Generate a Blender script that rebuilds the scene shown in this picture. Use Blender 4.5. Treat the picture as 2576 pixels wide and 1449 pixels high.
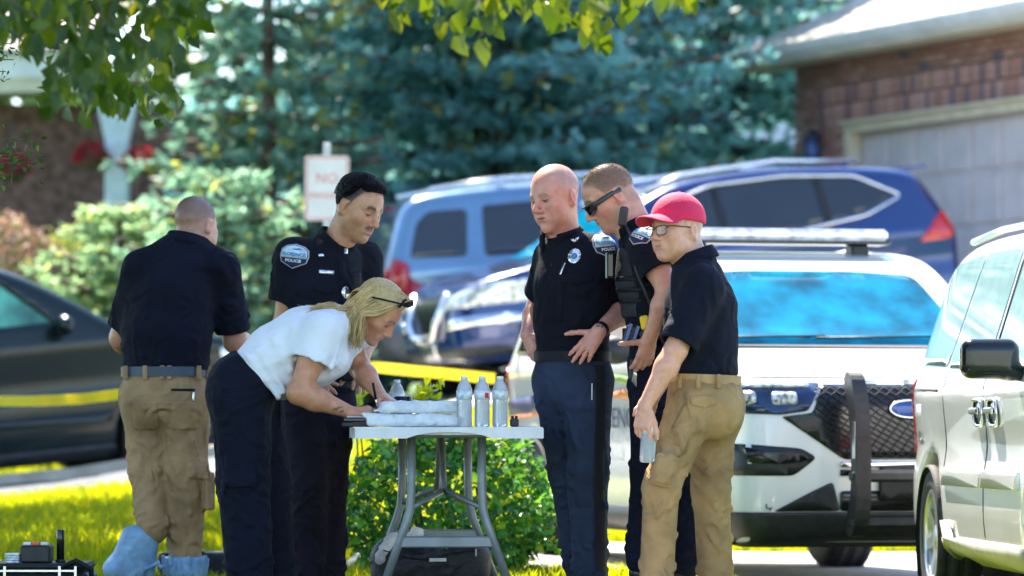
import bpy, bmesh, math, random
import numpy as np
from mathutils import Vector, Matrix
from mathutils.bvhtree import BVHTree

for o in list(bpy.data.objects):
    bpy.data.objects.remove(o)
SC = bpy.context.scene
COL = SC.collection
R = math.radians

# ------------------------------------------------------------------ camera
F = 11070.0          # focal length in units of a 2576 px wide frame
HC = 0.72            # camera height, metres
HZ = 1085.0          # row of the horizon in that frame
def W(x, y, Y):
    """survey point: column, row and distance -> metres"""
    return Vector(((x - 1288.0) * Y / F, Y, HC + (HZ - y) * Y / F))
cam = bpy.data.cameras.new('camera')
cam.sensor_width = 36.0
cam.lens = 36.0 * F / 2576.0
cam.shift_y = (HZ - 724.5) / 2576.0
cam.clip_start, cam.clip_end = 0.5, 400.0
cam.dof.use_dof = True
cam.dof.focus_distance = 18.2
cam.dof.aperture_fstop = 2.9
camo = bpy.data.objects.new('camera', cam); COL.objects.link(camo)
camo.location = (0, 0, HC); camo.rotation_euler = (R(90), 0, 0)
SC.camera = camo

# ------------------------------------------------------------------ sky, sun, exposure
SUN_EL, SUN_AZ = R(53), R(-19)      # azimuth from +Y (away from the camera), negative = left
w = bpy.data.worlds.new('World'); SC.world = w; w.use_nodes = True
nt = w.node_tree
sky = nt.nodes.new('ShaderNodeTexSky'); sky.sky_type = 'NISHITA'; sky.sun_disc = False
sky.sun_elevation = SUN_EL; sky.sun_rotation = SUN_AZ
sky.air_density = 1.0; sky.dust_density = 0.3; sky.ozone_density = 1.9
bg = nt.nodes['Background']; bg.inputs['Strength'].default_value = 0.12
nt.links.new(sky.outputs['Color'], bg.inputs['Color'])
sl = bpy.data.lights.new('sun', 'SUN'); sl.energy = 5.0; sl.angle = R(0.5); sl.color = (1.0, 0.92, 0.77)
slo = bpy.data.objects.new('sun', sl); COL.objects.link(slo)
TO_SUN = Vector((math.sin(SUN_AZ) * math.cos(SUN_EL), math.cos(SUN_AZ) * math.cos(SUN_EL), math.sin(SUN_EL)))
slo.rotation_euler = TO_SUN.to_track_quat('Z', 'Y').to_euler(); slo.location = (0, 30, 40)
vs = SC.view_settings
vs.view_transform = 'Standard'; vs.look = 'None'; vs.exposure = 2.0; vs.gamma = 1.0
vs.use_curve_mapping = False
SC.render.engine = 'CYCLES'
cy = SC.cycles
cy.use_denoising = True
cy.max_bounces = 7; cy.diffuse_bounces = 3; cy.glossy_bounces = 3; cy.transmission_bounces = 6; cy.transparent_max_bounces = 8
cy.sample_clamp_indirect = 6.0
cy.caustics_reflective = False; cy.caustics_refractive = False
# ------------------------------------------------------------------ objects
def mesh_np(name, V, Fc, cols=None):
    V = np.asarray(V, np.float32); me = bpy.data.meshes.new(name)
    if len(Fc) and isinstance(Fc, np.ndarray):
        n, k = Fc.shape
        me.vertices.add(len(V)); me.vertices.foreach_set('co', V.ravel())
        me.loops.add(n * k); me.loops.foreach_set('vertex_index', Fc.astype(np.int32).ravel())
        me.polygons.add(n); me.polygons.foreach_set('loop_start', np.arange(0, n * k, k, dtype=np.int32))
        me.update(calc_edges=True)
    else:
        me.from_pydata(V.tolist(), [], Fc); me.update()
    if cols is not None:
        at = me.color_attributes.new('Col', 'FLOAT_COLOR', 'POINT')
        c = np.ones((len(V), 4), np.float32); c[:, :3] = cols
        at.data.foreach_set('color', c.ravel())
    return me

def smooth(me, on=True):
    me.polygons.foreach_set('use_smooth', [on] * len(me.polygons))

def ob(name, me, mat=None, parent=None, label=None):
    o = bpy.data.objects.new(name, me); COL.objects.link(o)
    if mat is not None and me is not None and not me.materials:
        for m in (mat if isinstance(mat, (list, tuple)) else [mat]):
            me.materials.append(m)
    if parent is not None:
        o.parent = parent
        if parent.get('ws'):
            o.matrix_parent_inverse = PM[parent.name].inverted()
    if label: o['label'] = label
    return o

PM = {}
def thing(name, label, cat, loc=(0, 0, 0), rot=None, group=None, ws=True):
    o = bpy.data.objects.new(name, None); COL.objects.link(o); o.empty_display_size = 0.1
    o.location = loc
    if rot is not None: o.rotation_euler = rot
    o['label'] = label; o['category'] = cat
    if group: o['group'] = group
    M = Matrix.Translation(Vector(loc))
    if rot is not None:
        from mathutils import Euler
        M = M @ Euler(rot).to_matrix().to_4x4()
    PM[o.name] = M
    if ws: o['ws'] = 1
    return o

def tag(o, label=None, cat=None, group=None, kind=None):
    if label: o['label'] = label
    if cat: o['category'] = cat
    if group: o['group'] = group
    if kind: o['kind'] = kind
    return o

class MB:
    """collects simple solids into one mesh"""
    def __init__(s): s.v = []; s.f = []; s.sm = []
    def add(s, V, Fs, sm=False):
        n = len(s.v); s.v += [tuple(v) for v in V]; s.f += [tuple(i + n for i in f) for f in Fs]; s.sm += [sm] * len(Fs)
        return s
    def box(s, lo, hi, M=None, bev=0.0):
        x0, y0, z0 = lo; x1, y1, z1 = hi
        if bev > 0:
            b = min(bev, (x1-x0)*.49, (y1-y0)*.49, (z1-z0)*.49)
            V = []; 
            for sx, X in ((1, x0), (-1, x1)):
                for sy, Yy in ((1, y0), (-1, y1)):
                    for sz, Z in ((1, z0), (-1, z1)):
                        V += [(X, Yy+sy*b, Z+sz*b), (X+sx*b, Yy, Z+sz*b), (X+sx*b, Yy+sy*b, Z)]
            bm = bmesh.new()
            for v in V: bm.verts.new(v)
            bmesh.ops.convex_hull(bm, input=bm.verts[:])
            bmesh.ops.dissolve_limit(bm, angle_limit=0.02, verts=bm.verts[:], edges=bm.edges[:])
            bm.verts.index_update()
            V = [v.co.copy() for v in bm.verts]; Fs = [[v.index for v in f.verts] for f in bm.faces]; bm.free()
        else:
            V = [Vector(p) for p in ((x0,y0,z0),(x1,y0,z0),(x1,y1,z0),(x0,y1,z0),(x0,y0,z1),(x1,y0,z1),(x1,y1,z1),(x0,y1,z1))]
            Fs = [(0,3,2,1),(4,5,6,7),(0,1,5,4),(1,2,6,5),(2,3,7,6),(3,0,4,7)]
        if M is not None: V = [M @ Vector(v) for v in V]
        return s.add(V, Fs)
    def tube(s, pts, rad, n=8, caps=True, sm=True, flat=None):
        pts = [Vector(p) for p in pts]
        if not isinstance(rad, (list, tuple)): rad = [rad] * len(pts)
        V = []; prev = None
        for i, p in enumerate(pts):
            d = (pts[min(i+1, len(pts)-1)] - pts[max(i-1, 0)])
            d = d.normalized() if d.length > 1e-9 else Vector((0, 0, 1))
            if prev is None:
                a = Vector((0, 0, 1)) if abs(d.z) < 0.9 else Vector((1, 0, 0))
                u = d.cross(a).normalized()
            else:
                u = (prev - d * prev.dot(d)).normalized()
            prev = u; v = d.cross(u)
            for k in range(n):
                t = 2 * math.pi * k / n
                V.append(p + (u * math.cos(t) + v * math.sin(t) * (flat or 1)) * rad[i])
        Fs = []
        for i in range(len(pts) - 1):
            for k in range(n):
                Fs.append((i*n+k, i*n+(k+1) % n, (i+1)*n+(k+1) % n, (i+1)*n+k))
        if caps:
            Fs.append(tuple(range(n-1, -1, -1))); Fs.append(tuple((len(pts)-1)*n + k for k in range(n)))
        return s.add(V, Fs, sm)
    def lathe(s, prof, n=16, M=None, sm=True, caps=True):
        V = []; Fs = []
        for r, z in prof:
            for k in range(n):
                t = 2*math.pi*k/n; V.append(Vector((r*math.cos(t), r*math.sin(t), z)))
        for i in range(len(prof)-1):
            for k in range(n):
                Fs.append((i*n+k, i*n+(k+1) % n, (i+1)*n+(k+1) % n, (i+1)*n+k))
        if caps and prof[0][0] > 1e-4: Fs.append(tuple(range(n-1, -1, -1)))
        if caps and prof[-1][0] > 1e-4: Fs.append(tuple((len(prof)-1)*n+k for k in range(n)))
        if M is not None: V = [M @ v for v in V]
        return s.add(V, Fs, sm)
    def prism(s, poly, y0, y1, M=None):
        """polygon in x,z extruded along y"""
        n = len(poly)
        V = [Vector((p[0], y0, p[1])) for p in poly] + [Vector((p[0], y1, p[1])) for p in poly]
        Fs = [tuple(range(n)), tuple(range(2*n-1, n-1, -1))] + [(i, i+n, (i+1) % n + n, (i+1) % n) for i in range(n)]
        if M is not None: V = [M @ v for v in V]
        return s.add(V, Fs)
    def mesh(s, name):
        me = bpy.data.meshes.new(name); me.from_pydata([tuple(v) for v in s.v], [], s.f)
        me.polygons.foreach_set('use_smooth', s.sm)
        bm = bmesh.new(); bm.from_mesh(me); bmesh.ops.recalc_face_normals(bm, faces=bm.faces[:]); bm.to_mesh(me); bm.free()
        me.update(); return me
    def build(s, name, mat, parent=None, label=None):
        return ob(name, s.mesh(name), mat, parent, label)

# ------------------------------------------------------------------ materials
MATS = {}
def setin(b, k, v):
    if k in b.inputs: b.inputs[k].default_value = v
def thin_glass(name, tint=(1, 1, 1), gloss=.12, rough=.02):
    if name in MATS: return MATS[name]
    m = bpy.data.materials.new(name); m.use_nodes = True; N = m.node_tree.nodes; L = m.node_tree.links
    N.remove(N['Principled BSDF']); a = N.new('ShaderNodeBsdfTransparent'); a.inputs[0].default_value = (*tint, 1)
    b = N.new('ShaderNodeBsdfGlossy'); b.inputs['Roughness'].default_value = rough; fr = N.new('ShaderNodeFresnel'); fr.inputs[0].default_value = 1.5
    ad = N.new('ShaderNodeMath'); ad.operation = 'MULTIPLY_ADD'; ad.inputs[1].default_value = 1.0; ad.inputs[2].default_value = gloss; L.new(fr.outputs[0], ad.inputs[0])
    x = N.new('ShaderNodeMixShader'); ge = N.new('ShaderNodeNewGeometry'); iv = N.new('ShaderNodeMath'); iv.operation = 'SUBTRACT'; iv.inputs[0].default_value = 1.0; L.new(ge.outputs['Backfacing'], iv.inputs[1])
    mm = N.new('ShaderNodeMath'); mm.operation = 'MULTIPLY'; L.new(ad.outputs[0], mm.inputs[0]); L.new(iv.outputs[0], mm.inputs[1]); L.new(mm.outputs[0], x.inputs[0]); L.new(a.outputs[0], x.inputs[1]); L.new(b.outputs[0], x.inputs[2]); L.new(x.outputs[0], N['Material Output'].inputs['Surface'])
    MATS[name] = m; return m
def mat(name, col, rough=0.6, metal=0.0, var=0.12, vscale=8.0, bump=0.0, bscale=60.0, coat=0.0, ior=None, trans=0.0,
        vcol=False, col2=None, wrinkle=0.0, wscale=7.0, tcol=None, transl=0.0, spec=None, sheen=0.0, stretch=None, coords='Object', bdetail=4):
    if name in MATS: return MATS[name]
    m = bpy.data.materials.new(name); m.use_nodes = True; nt = m.node_tree; N = nt.nodes; L = nt.links
    b = N['Principled BSDF']
    setin(b, 'Roughness', rough); setin(b, 'Metallic', metal)
    if coat: setin(b, 'Coat Weight', coat); setin(b, 'Coat Roughness', 0.03)
    if ior: setin(b, 'IOR', ior)
    if trans: setin(b, 'Transmission Weight', trans)
    if spec is not None: setin(b, 'Specular IOR Level', spec)
    if sheen: setin(b, 'Sheen Weight', sheen); setin(b, 'Sheen Roughness', 0.5)
    tc = N.new('ShaderNodeTexCoord'); src = tc.outputs[coords]
    if stretch:
        mp = N.new('ShaderNodeMapping'); mp.inputs['Scale'].default_value = stretch
        L.new(src, mp.inputs['Vector']); src = mp.outputs['Vector']
    nz = N.new('ShaderNodeTexNoise'); nz.inputs['Scale'].default_value = vscale; nz.inputs['Detail'].default_value = 5
    L.new(src, nz.inputs['Vector'])
    mx = N.new('ShaderNodeMix'); mx.data_type = 'RGBA'
    c = np.array(col[:3]); c2 = np.array(col2[:3]) if col2 is not None else c * (1 - 2*var)
    hi = c if col2 is not None else np.minimum(c * (1 + 2*var), 0.95)
    if vcol:
        at = N.new('ShaderNodeAttribute'); at.attribute_name = 'Col'
        mr = N.new('ShaderNodeMapRange'); mr.inputs['From Min'].default_value = 0.3; mr.inputs['From Max'].default_value = 0.7
        mr.inputs['To Min'].default_value = 1 - var; mr.inputs['To Max'].default_value = 1 + var
        L.new(nz.outputs['Fac'], mr.inputs['Value'])
        mu = N.new('ShaderNodeVectorMath'); mu.operation = 'SCALE'
        L.new(at.outputs['Color'], mu.inputs[0]); L.new(mr.outputs['Result'], mu.inputs['Scale'])
        cout = mu.outputs['Vector']
    else:
        mr = N.new('ShaderNodeMapRange'); mr.inputs['From Min'].default_value = 0.32; mr.inputs['From Max'].default_value = 0.68
        L.new(nz.outputs['Fac'], mr.inputs['Value']); L.new(mr.outputs['Result'], mx.inputs[0])
        mx.inputs[6].default_value = (*c2, 1); mx.inputs[7].default_value = (*hi, 1)
        cout = mx.outputs[2]
    L.new(cout, b.inputs['Base Color'])
    if bump:
        n2 = N.new('ShaderNodeTexNoise'); n2.inputs['Scale'].default_value = bscale; n2.inputs['Detail'].default_value = bdetail
        L.new(src, n2.inputs['Vector'])
        bp = N.new('ShaderNodeBump'); bp.inputs['Strength'].default_value = bump; bp.inputs['Distance'].default_value = 0.01
        L.new(n2.outputs['Fac'], bp.inputs['Height']); L.new(bp.outputs['Normal'], b.inputs['Normal'])
        if wrinkle:
            n3 = N.new('ShaderNodeTexNoise'); n3.inputs['Scale'].default_value = wscale; n3.inputs['Detail'].default_value = 2.5; n3.inputs['Distortion'].default_value = 1.2
            try: n3.noise_type = 'RIDGED_MULTIFRACTAL'
            except Exception: pass
            L.new(src, n3.inputs['Vector'])
            b3 = N.new('ShaderNodeBump'); b3.inputs['Strength'].default_value = wrinkle; b3.inputs['Distance'].default_value = 0.06
            L.new(n3.outputs['Fac'], b3.inputs['Height']); L.new(b3.outputs['Normal'], bp.inputs['Normal'])
    if transl:
        t = N.new('ShaderNodeBsdfTranslucent'); 
        if tcol is not None:
            tm = N.new('ShaderNodeVectorMath'); tm.operation = 'MULTIPLY'; tm.inputs[1].default_value = tcol; L.new(cout, tm.inputs[0]); L.new(tm.outputs[0], t.inputs['Color'])
        else: L.new(cout, t.inputs['Color'])
        ms = N.new('ShaderNodeMixShader'); ms.inputs[0].default_value = transl
        L.new(b.outputs[0], ms.inputs[1]); L.new(t.outputs[0], ms.inputs[2])
        L.new(ms.outputs[0], N['Material Output'].inputs['Surface'])
    MATS[name] = m
    return m

# ------------------------------------------------------------------ implicit surfaces
def smin(a, b, k):
    if k <= 0: return np.minimum(a, b)
    h = np.maximum(k - np.abs(a - b), 0) / k
    return np.minimum(a, b) - h * h * k * 0.25
def smax(a, b, k): return -smin(-a, -b, k)

def d_cone(a, b, ra, rb):
    a = np.array(a, np.float32); b = np.array(b, np.float32); ab = b - a; L2 = float(ab @ ab) + 1e-12
    def fn(x, y, z):
        t = np.clip(((x-a[0])*ab[0] + (y-a[1])*ab[1] + (z-a[2])*ab[2]) / L2, 0, 1)
        return np.sqrt((x-a[0]-t*ab[0])**2 + (y-a[1]-t*ab[1])**2 + (z-a[2]-t*ab[2])**2) - (ra + (rb-ra)*t)
    r = max(ra, rb)
    return fn, np.minimum(a, b) - r, np.maximum(a, b) + r
def d_ecap(a, b, ra, rb, side, flatcap=False):
    """capsule with elliptical section; ra, rb = (radius along side, radius across)"""
    a = np.array(a, np.float32); b = np.array(b, np.float32); ab = b - a; L = float(np.linalg.norm(ab)) + 1e-9; wv = ab / L
    s = np.array(side, np.float32); s = s - wv * (s @ wv); s /= np.linalg.norm(s) + 1e-9; d = np.cross(wv, s)
    def fn(x, y, z):
        px, py, pz = x-a[0], y-a[1], z-a[2]
        h = px*wv[0] + py*wv[1] + pz*wv[2]; t = np.clip(h / L, 0, 1); e = h - t * L
        qs = px*s[0] + py*s[1] + pz*s[2]; qd = px*d[0] + py*d[1] + pz*d[2]
        ru = ra[0] + (rb[0]-ra[0])*t; rv = ra[1] + (rb[1]-ra[1])*t; rm = np.minimum(ru, rv)
        k = np.sqrt((qs/ru)**2 + (qd/rv)**2 + (e/rm)**2)
        g = np.sqrt((qs/ru**2)**2 + (qd/rv**2)**2 + (e/rm**2)**2) + 1e-6
        return np.where(k < 0.3, (k-1)*rm, k*(k-1)/g)
    r = max(ra[0], rb[0], ra[1], rb[1])
    return fn, np.minimum(a, b) - r, np.maximum(a, b) + r
def d_ell(c, r, M=None):
    c = np.array(c, np.float32); r = np.array(r, np.float32)
    M = np.eye(3, dtype=np.float32) if M is None else np.array(M, np.float32)   # columns = axes
    def fn(x, y, z):
        px, py, pz = x-c[0], y-c[1], z-c[2]
        q = [px*M[0, i] + py*M[1, i] + pz*M[2, i] for i in range(3)]
        k = np.sqrt((q[0]/r[0])**2 + (q[1]/r[1])**2 + (q[2]/r[2])**2)
        g = np.sqrt((q[0]/r[0]**2)**2 + (q[1]/r[1]**2)**2 + (q[2]/r[2]**2)**2) + 1e-6
        return np.where(k < 0.3, (k-1)*r.min(), k*(k-1)/g)
    m = r.max()
    return fn, c - m, c + m
def d_plane(p, n):
    """negative on the side opposite to n"""
    p = np.array(p, np.float32); n = np.array(n, np.float32); n /= np.linalg.norm(n)
    return (lambda x, y, z: (x-p[0])*n[0] + (y-p[1])*n[1] + (z-p[2])*n[2])
def d_box(M, half, rnd=0.005):
    """rounded box; M = 4x4 placing its centre"""
    A = np.array(M, np.float32); c = A[:3, 3]; Rm = A[:3, :3]; hf = np.array(half, np.float32) - rnd
    def fn(x, y, z):
        px, py, pz = x-c[0], y-c[1], z-c[2]
        q = [np.abs(px*Rm[0, i] + py*Rm[1, i] + pz*Rm[2, i]) - hf[i] for i in range(3)]
        o = np.sqrt(sum(np.maximum(v, 0)**2 for v in q))
        return o + np.minimum(np.maximum(np.maximum(q[0], q[1]), q[2]), 0) - rnd
    m = float(np.linalg.norm(half))
    return fn, c - m, c + m

class SDF:
    def __init__(s, lo, hi, h):
        s.lo = np.array(lo, np.float32); s.h = h
        n = np.ceil((np.array(hi) - s.lo) / h).astype(int) + 1
        s.ax = [(s.lo[i] + h*np.arange(n[i])).astype(np.float32) for i in range(3)]
        s.f = np.full(n, 0.5, np.float32)
    def _sl(s, lo, hi):
        r = []
        for i in range(3):
            a = int(max(0, np.floor((lo[i]-s.lo[i])/s.h))); b = int(min(len(s.ax[i]), np.ceil((hi[i]-s.lo[i])/s.h)+1))
            if b <= a: return None
            r.append(slice(a, b))
        return tuple(r)
    def _xyz(s, sl):
        return s.ax[0][sl[0]][:, None, None], s.ax[1][sl[1]][None, :, None], s.ax[2][sl[2]][None, None, :]
    def add(s, prim, k=0.02):
        fn, lo, hi = prim; m = k + 3*s.h; sl = s._sl(lo-m, hi+m)
        if sl is None: return s
        d = fn(*s._xyz(sl)); s.f[sl] = smin(s.f[sl], d, k); return s
    def sub(s, prim, k=0.01):
        fn, lo, hi = prim; m = k + 3*s.h; sl = s._sl(lo-m, hi+m)
        if sl is None: return s
        d = fn(*s._xyz(sl)); s.f[sl] = smax(s.f[sl], -d, k); return s
    def cut(s, pl, k=0.006):
        """keep the side opposite to the plane's normal"""
        sl = tuple(slice(0, len(a)) for a in s.ax); s.f = smax(s.f, pl(*s._xyz(sl)), k); return s
    def warp(s, fn):
        sl = tuple(slice(0, len(a)) for a in s.ax); s.f = s.f + fn(*s._xyz(sl)); return s
    def mesh(s):
        f = s.f.copy()
        f[0, :, :] = f[-1, :, :] = 0.5; f[:, 0, :] = f[:, -1, :] = 0.5; f[:, :, 0] = f[:, :, -1] = 0.5
        neg = f < 0; n = np.array(f.shape) - 1
        cnt = np.zeros(n, np.int8)
        for i in (0, 1):
            for j in (0, 1):
                for k in (0, 1):
                    cnt += neg[i:i+n[0], j:j+n[1], k:k+n[2]]
        act = (cnt > 0) & (cnt < 8); I = np.argwhere(act)
        idx = np.full(n, -1, np.int64); idx[act] = np.arange(len(I))
        P = np.zeros((len(I), 3), np.float32); C = np.zeros(len(I), np.float32)
        cor = [(i, j, k) for i in (0, 1) for j in (0, 1) for k in (0, 1)]
        val = {c: f[I[:, 0]+c[0], I[:, 1]+c[1], I[:, 2]+c[2]] for c in cor}
        for a in cor:
            for ax in range(3):
                if a[ax] == 0:
                    b = list(a); b[ax] = 1; b = tuple(b); va, vb = val[a], val[b]
                    m = (va < 0) != (vb < 0); t = np.where(m, va/np.where(m, va-vb, 1), 0)
                    for q in range(3):
                        P[:, q] += np.where(m, a[q] + (t if q == ax else 0), 0)
                    C += m
        V = s.lo + s.h * (I + P / C[:, None])
        Q = []
        for ax in range(3):
            o1, o2 = (ax+1) % 3, (ax+2) % 3
            sa = [slice(0, -1) if q == ax else slice(1, -1) for q in range(3)]
            sb = [slice(1, None) if q == ax else slice(1, -1) for q in range(3)]
            A, B = neg[tuple(sa)], neg[tuple(sb)]
            E = np.argwhere(A != B); fl = A[A != B]
            E = E + np.array([0 if q == ax else 1 for q in range(3)])
            def cell(d1, d2):
                c = E.copy(); c[:, o1] -= d1; c[:, o2] -= d2
                return idx[c[:, 0], c[:, 1], c[:, 2]]
            q = np.stack([cell(1, 1), cell(0, 1), cell(0, 0), cell(1, 0)], 1)
            q[~fl] = q[~fl][:, ::-1]; Q.append(q)
        Q = np.concatenate(Q); Q = Q[(Q >= 0).all(1)]
        return V.astype(np.float32), Q

def relax(V, Q, it=2, lam=0.5):
    V = V.copy(); E = np.concatenate([Q[:, [0, 1]], Q[:, [1, 2]], Q[:, [2, 3]], Q[:, [3, 0]]])
    E = np.concatenate([E, E[:, ::-1]])
    deg = np.bincount(E[:, 0], minlength=len(V))[:, None].clip(1)
    for _ in range(it):
        S = np.stack([np.bincount(E[:, 0], weights=V[E[:, 1], i], minlength=len(V)) for i in range(3)], 1)
        V = V + lam * (S/deg - V)
    return V.astype(np.float32)

_wr = np.random.RandomState(5)
_WD = [(_wr.randn(3), _wr.rand()*6.28) for _ in range(24)]
def wob(x, y, z, freq, seed=0, n=4):
    o = 0
    for i in range(n):
        d, p = _WD[(seed*5 + i) % 24]
        o = o + np.sin((x*d[0] + y*d[1] + z*d[2]) * freq * (1 + 0.35*i) + p + 1.3*seed) / (1 + 0.5*i)
    return o / n

# ------------------------------------------------------------------ pieces laid on a surface
def bvh_of(V, Q): return BVHTree.FromPolygons([Vector(v) for v in V.tolist()], Q.tolist())

def flat_poly(poly, step):
    bm = bmesh.new(); f = bm.faces.new([bm.verts.new((p[0], p[1], 0)) for p in poly])
    bmesh.ops.triangulate(bm, faces=bm.faces[:])
    us = [p[0] for p in poly]; vs_ = [p[1] for p in poly]
    for lo, hi, n in ((min(us), max(us), (1, 0, 0)), (min(vs_), max(vs_), (0, 1, 0))):
        q = lo + step
        while q < hi - step*0.3:
            bmesh.ops.bisect_plane(bm, geom=bm.verts[:]+bm.edges[:]+bm.faces[:], plane_co=Vector(n)*q, plane_no=n, dist=1e-6); q += step
    return bm

def lay(bm, O, U, Vv, D, bvh, off=0.004, skirt=0.004, maxd=3.0):
    """project a flat bmesh (x along U, y along Vv) onto a surface along D; returns a mesh"""
    O, U, Vv, D = Vector(O), Vector(U).normalized(), Vector(Vv).normalized(), Vector(D).normalized()
    back = {}
    for v in bm.verts:
        p = O + U*v.co.x + Vv*v.co.y
        h = bvh.ray_cast(p, D, maxd)
        if h[0] is None:
            h = bvh.find_nearest(p + D*0.0)
            q, nn = h[0], h[1]
        else: q, nn = h[0], h[1]
        if nn.dot(D) > 0: nn = -nn
        nb = (nn*0.6 - D*0.4).normalized()
        back[v] = q - nb*skirt; v.co = q + nb*off
    bm.normal_update()
    if skirt > 0:
        be = [e for e in bm.edges if len(e.link_faces) == 1]
        nv = {}
        for e in be:
            for v in e.verts:
                if v not in nv: nv[v] = bm.verts.new(back[v])
        for e in be:
            a, b = e.verts
            try: bm.faces.new((a, b, nv[b], nv[a]))
            except ValueError: pass
    bmesh.ops.recalc_face_normals(bm, faces=bm.faces[:])
    me = bpy.data.meshes.new('laid'); bm.to_mesh(me); bm.free()
    # face outwards
    if len(me.polygons):
        s = sum(p.normal.dot(D)*p.area for p in me.polygons)
        if s > 0: me.flip_normals()
    smooth(me); return me

def text_bm(txt, size, step=0.0, bold=0.0):
    cu = bpy.data.curves.new('txt', 'FONT'); cu.body = txt; cu.size = size; cu.align_x = 'CENTER'; cu.align_y = 'CENTER'
    cu.resolution_u = 3; cu.offset = bold
    o = bpy.data.objects.new('txt', cu); COL.objects.link(o)
    dg = bpy.context.evaluated_depsgraph_get(); e = o.evaluated_get(dg); me = e.to_mesh()
    bm = bmesh.new(); bm.from_mesh(me); e.to_mesh_clear()
    bpy.data.objects.remove(o); bpy.data.curves.remove(cu)
    if step:
        xs = [v.co.x for v in bm.verts]; q = min(xs) + step
        mx = max(xs)
        while q < mx:
            bmesh.ops.bisect_plane(bm, geom=bm.verts[:]+bm.edges[:]+bm.faces[:], plane_co=(q, 0, 0), plane_no=(1, 0, 0), dist=1e-6); q += step
    return bm

def chaikin(P, n=2, closed=True):
    P = [tuple(p) for p in P]
    for _ in range(n):
        o = []
        for i in range(len(P)):
            a, b = P[i], P[(i+1) % len(P)]
            o += [tuple(a[k]*.75 + b[k]*.25 for k in range(len(a))), tuple(a[k]*.25 + b[k]*.75 for k in range(len(a)))]
        P = o
    return P
def roundpoly(P, r=0.02, n=3):
    """round the corners of a polygon by r"""
    o = []
    for i in range(len(P)):
        a, b, c = (Vector((*P[i-1], 0)), Vector((*P[i], 0)), Vector((*P[(i+1) % len(P)], 0)))
        rr = min(r, (a-b).length*.45, (c-b).length*.45)
        p, q = b + (a-b).normalized()*rr, b + (c-b).normalized()*rr
        for k in range(n+1):
            t = k/n; w_ = p*(1-t)**2 + b*2*t*(1-t) + q*t*t; o.append((w_.x, w_.y))
    return o
# ------------------------------------------------------------------ terrain
_ZX = [-60, -9, -6, -3.4, -1.5, -0.3, 3, 6, 60]
_ZV = [-0.03, -0.03, 0.10, 0.35, 0.68, 0.97, 1.28, 1.5, 1.6]
def sst(t): t = np.clip(t, 0, 1); return t*t*(3-2*t)
def ground_z(x, y):
    x = np.asarray(x, float); y = np.asarray(y, float)
    zb = np.interp(x, _ZX, _ZV)
    m = sst((x + 2.6) / 2.2)
    y0 = 20.5 + 9.0*m; y1 = 34.5
    T = np.clip((y - y0) / (y1 - y0), 0, 1); T = T*(1-m) + sst(T)*m
    z = zb*T + 0.03*np.clip(y - 37, 0, 30)
    z = z - 0.085 * sst((x - 0.5)/0.9) * (1 - sst((y - 28)/3.5))
    return z
def G(x, y): return float(ground_z(x, y))

def sheet(name, xs, ys, m, off=0.0, inside=None):
    X, Yg = np.meshgrid(xs, ys); Z = ground_z(X, Yg) + off
    V = np.stack([X, Yg, Z], -1).reshape(-1, 3); nx, ny = len(xs), len(ys)
    i = np.arange(ny-1)[:, None]*nx + np.arange(nx-1)[None, :]
    Q = np.stack([i, i+1, i+nx+1, i+nx], -1).reshape(-1, 4)
    me = mesh_np(name, V, Q); smooth(me)
    o = ob(name, me, m); tag(o, kind='structure'); return o
def ribbon(name, path, m, off, thick=0.0, nacross=6):
    """strip over the terrain between two polylines (lists of (x,y))"""
    A, B = path; n = len(A); V = []; Fs = []
    for i in range(n):
        for k in range(nacross+1):
            t = k/nacross; x = A[i][0]*(1-t)+B[i][0]*t; y = A[i][1]*(1-t)+B[i][1]*t
            V.append((x, y, G(x, y)+off))
    c = nacross+1
    for i in range(n-1):
        for k in range(nacross): Fs.append((i*c+k, i*c+k+1, (i+1)*c+k+1, (i+1)*c+k))
    if thick:
        nb = len(V); V += [(x, y, z-thick) for x, y, z in V]
        for i in range(n-1):
            Fs.append((i*c, (i+1)*c, (i+1)*c+nb, i*c+nb)); Fs.append((i*c+nacross, i*c+nacross+nb, (i+1)*c+nacross+nb, (i+1)*c+nacross))
        for i, s in ((0, 1), (n-1, -1)):
            for k in range(nacross): Fs.append((i*c+k, i*c+k+nb, i*c+k+1+nb, i*c+k+1)[::s])
    me = bpy.data.meshes.new(name); me.from_pydata(V, [], Fs); me.update()
    bm = bmesh.new(); bm.from_mesh(me); bmesh.ops.recalc_face_normals(bm, faces=bm.faces[:]); bm.to_mesh(me); bm.free()
    o = ob(name, me, m); tag(o, kind='structure'); return o
def lerp_path(a, b, n): return [(a[0]+(b[0]-a[0])*i/(n-1), a[1]+(b[1]-a[1])*i/(n-1)) for i in range(n)]

M_lawn = mat('lawn_soil', (0.04, 0.11, 0.012), 0.9, var=0.3, vscale=3.0, bump=0.5, bscale=90)
M_asph = mat('asphalt', (0.040, 0.052, 0.075), 0.8, var=0.25, vscale=6, bump=0.35, bscale=220)
M_conc = mat('concrete', (0.50, 0.46, 0.40), 0.85, var=0.12, vscale=3.5, bump=0.2, bscale=150)
xs = np.unique(np.concatenate([np.linspace(-120, -12, 12), np.linspace(-12, 12, 97), np.linspace(12, 120, 12)]))
ys = np.unique(np.concatenate([np.linspace(-10, 14, 13), np.linspace(14, 50, 145), np.linspace(50, 300, 22)]))
sheet('lawn_ground', xs, ys, M_lawn)
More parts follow.
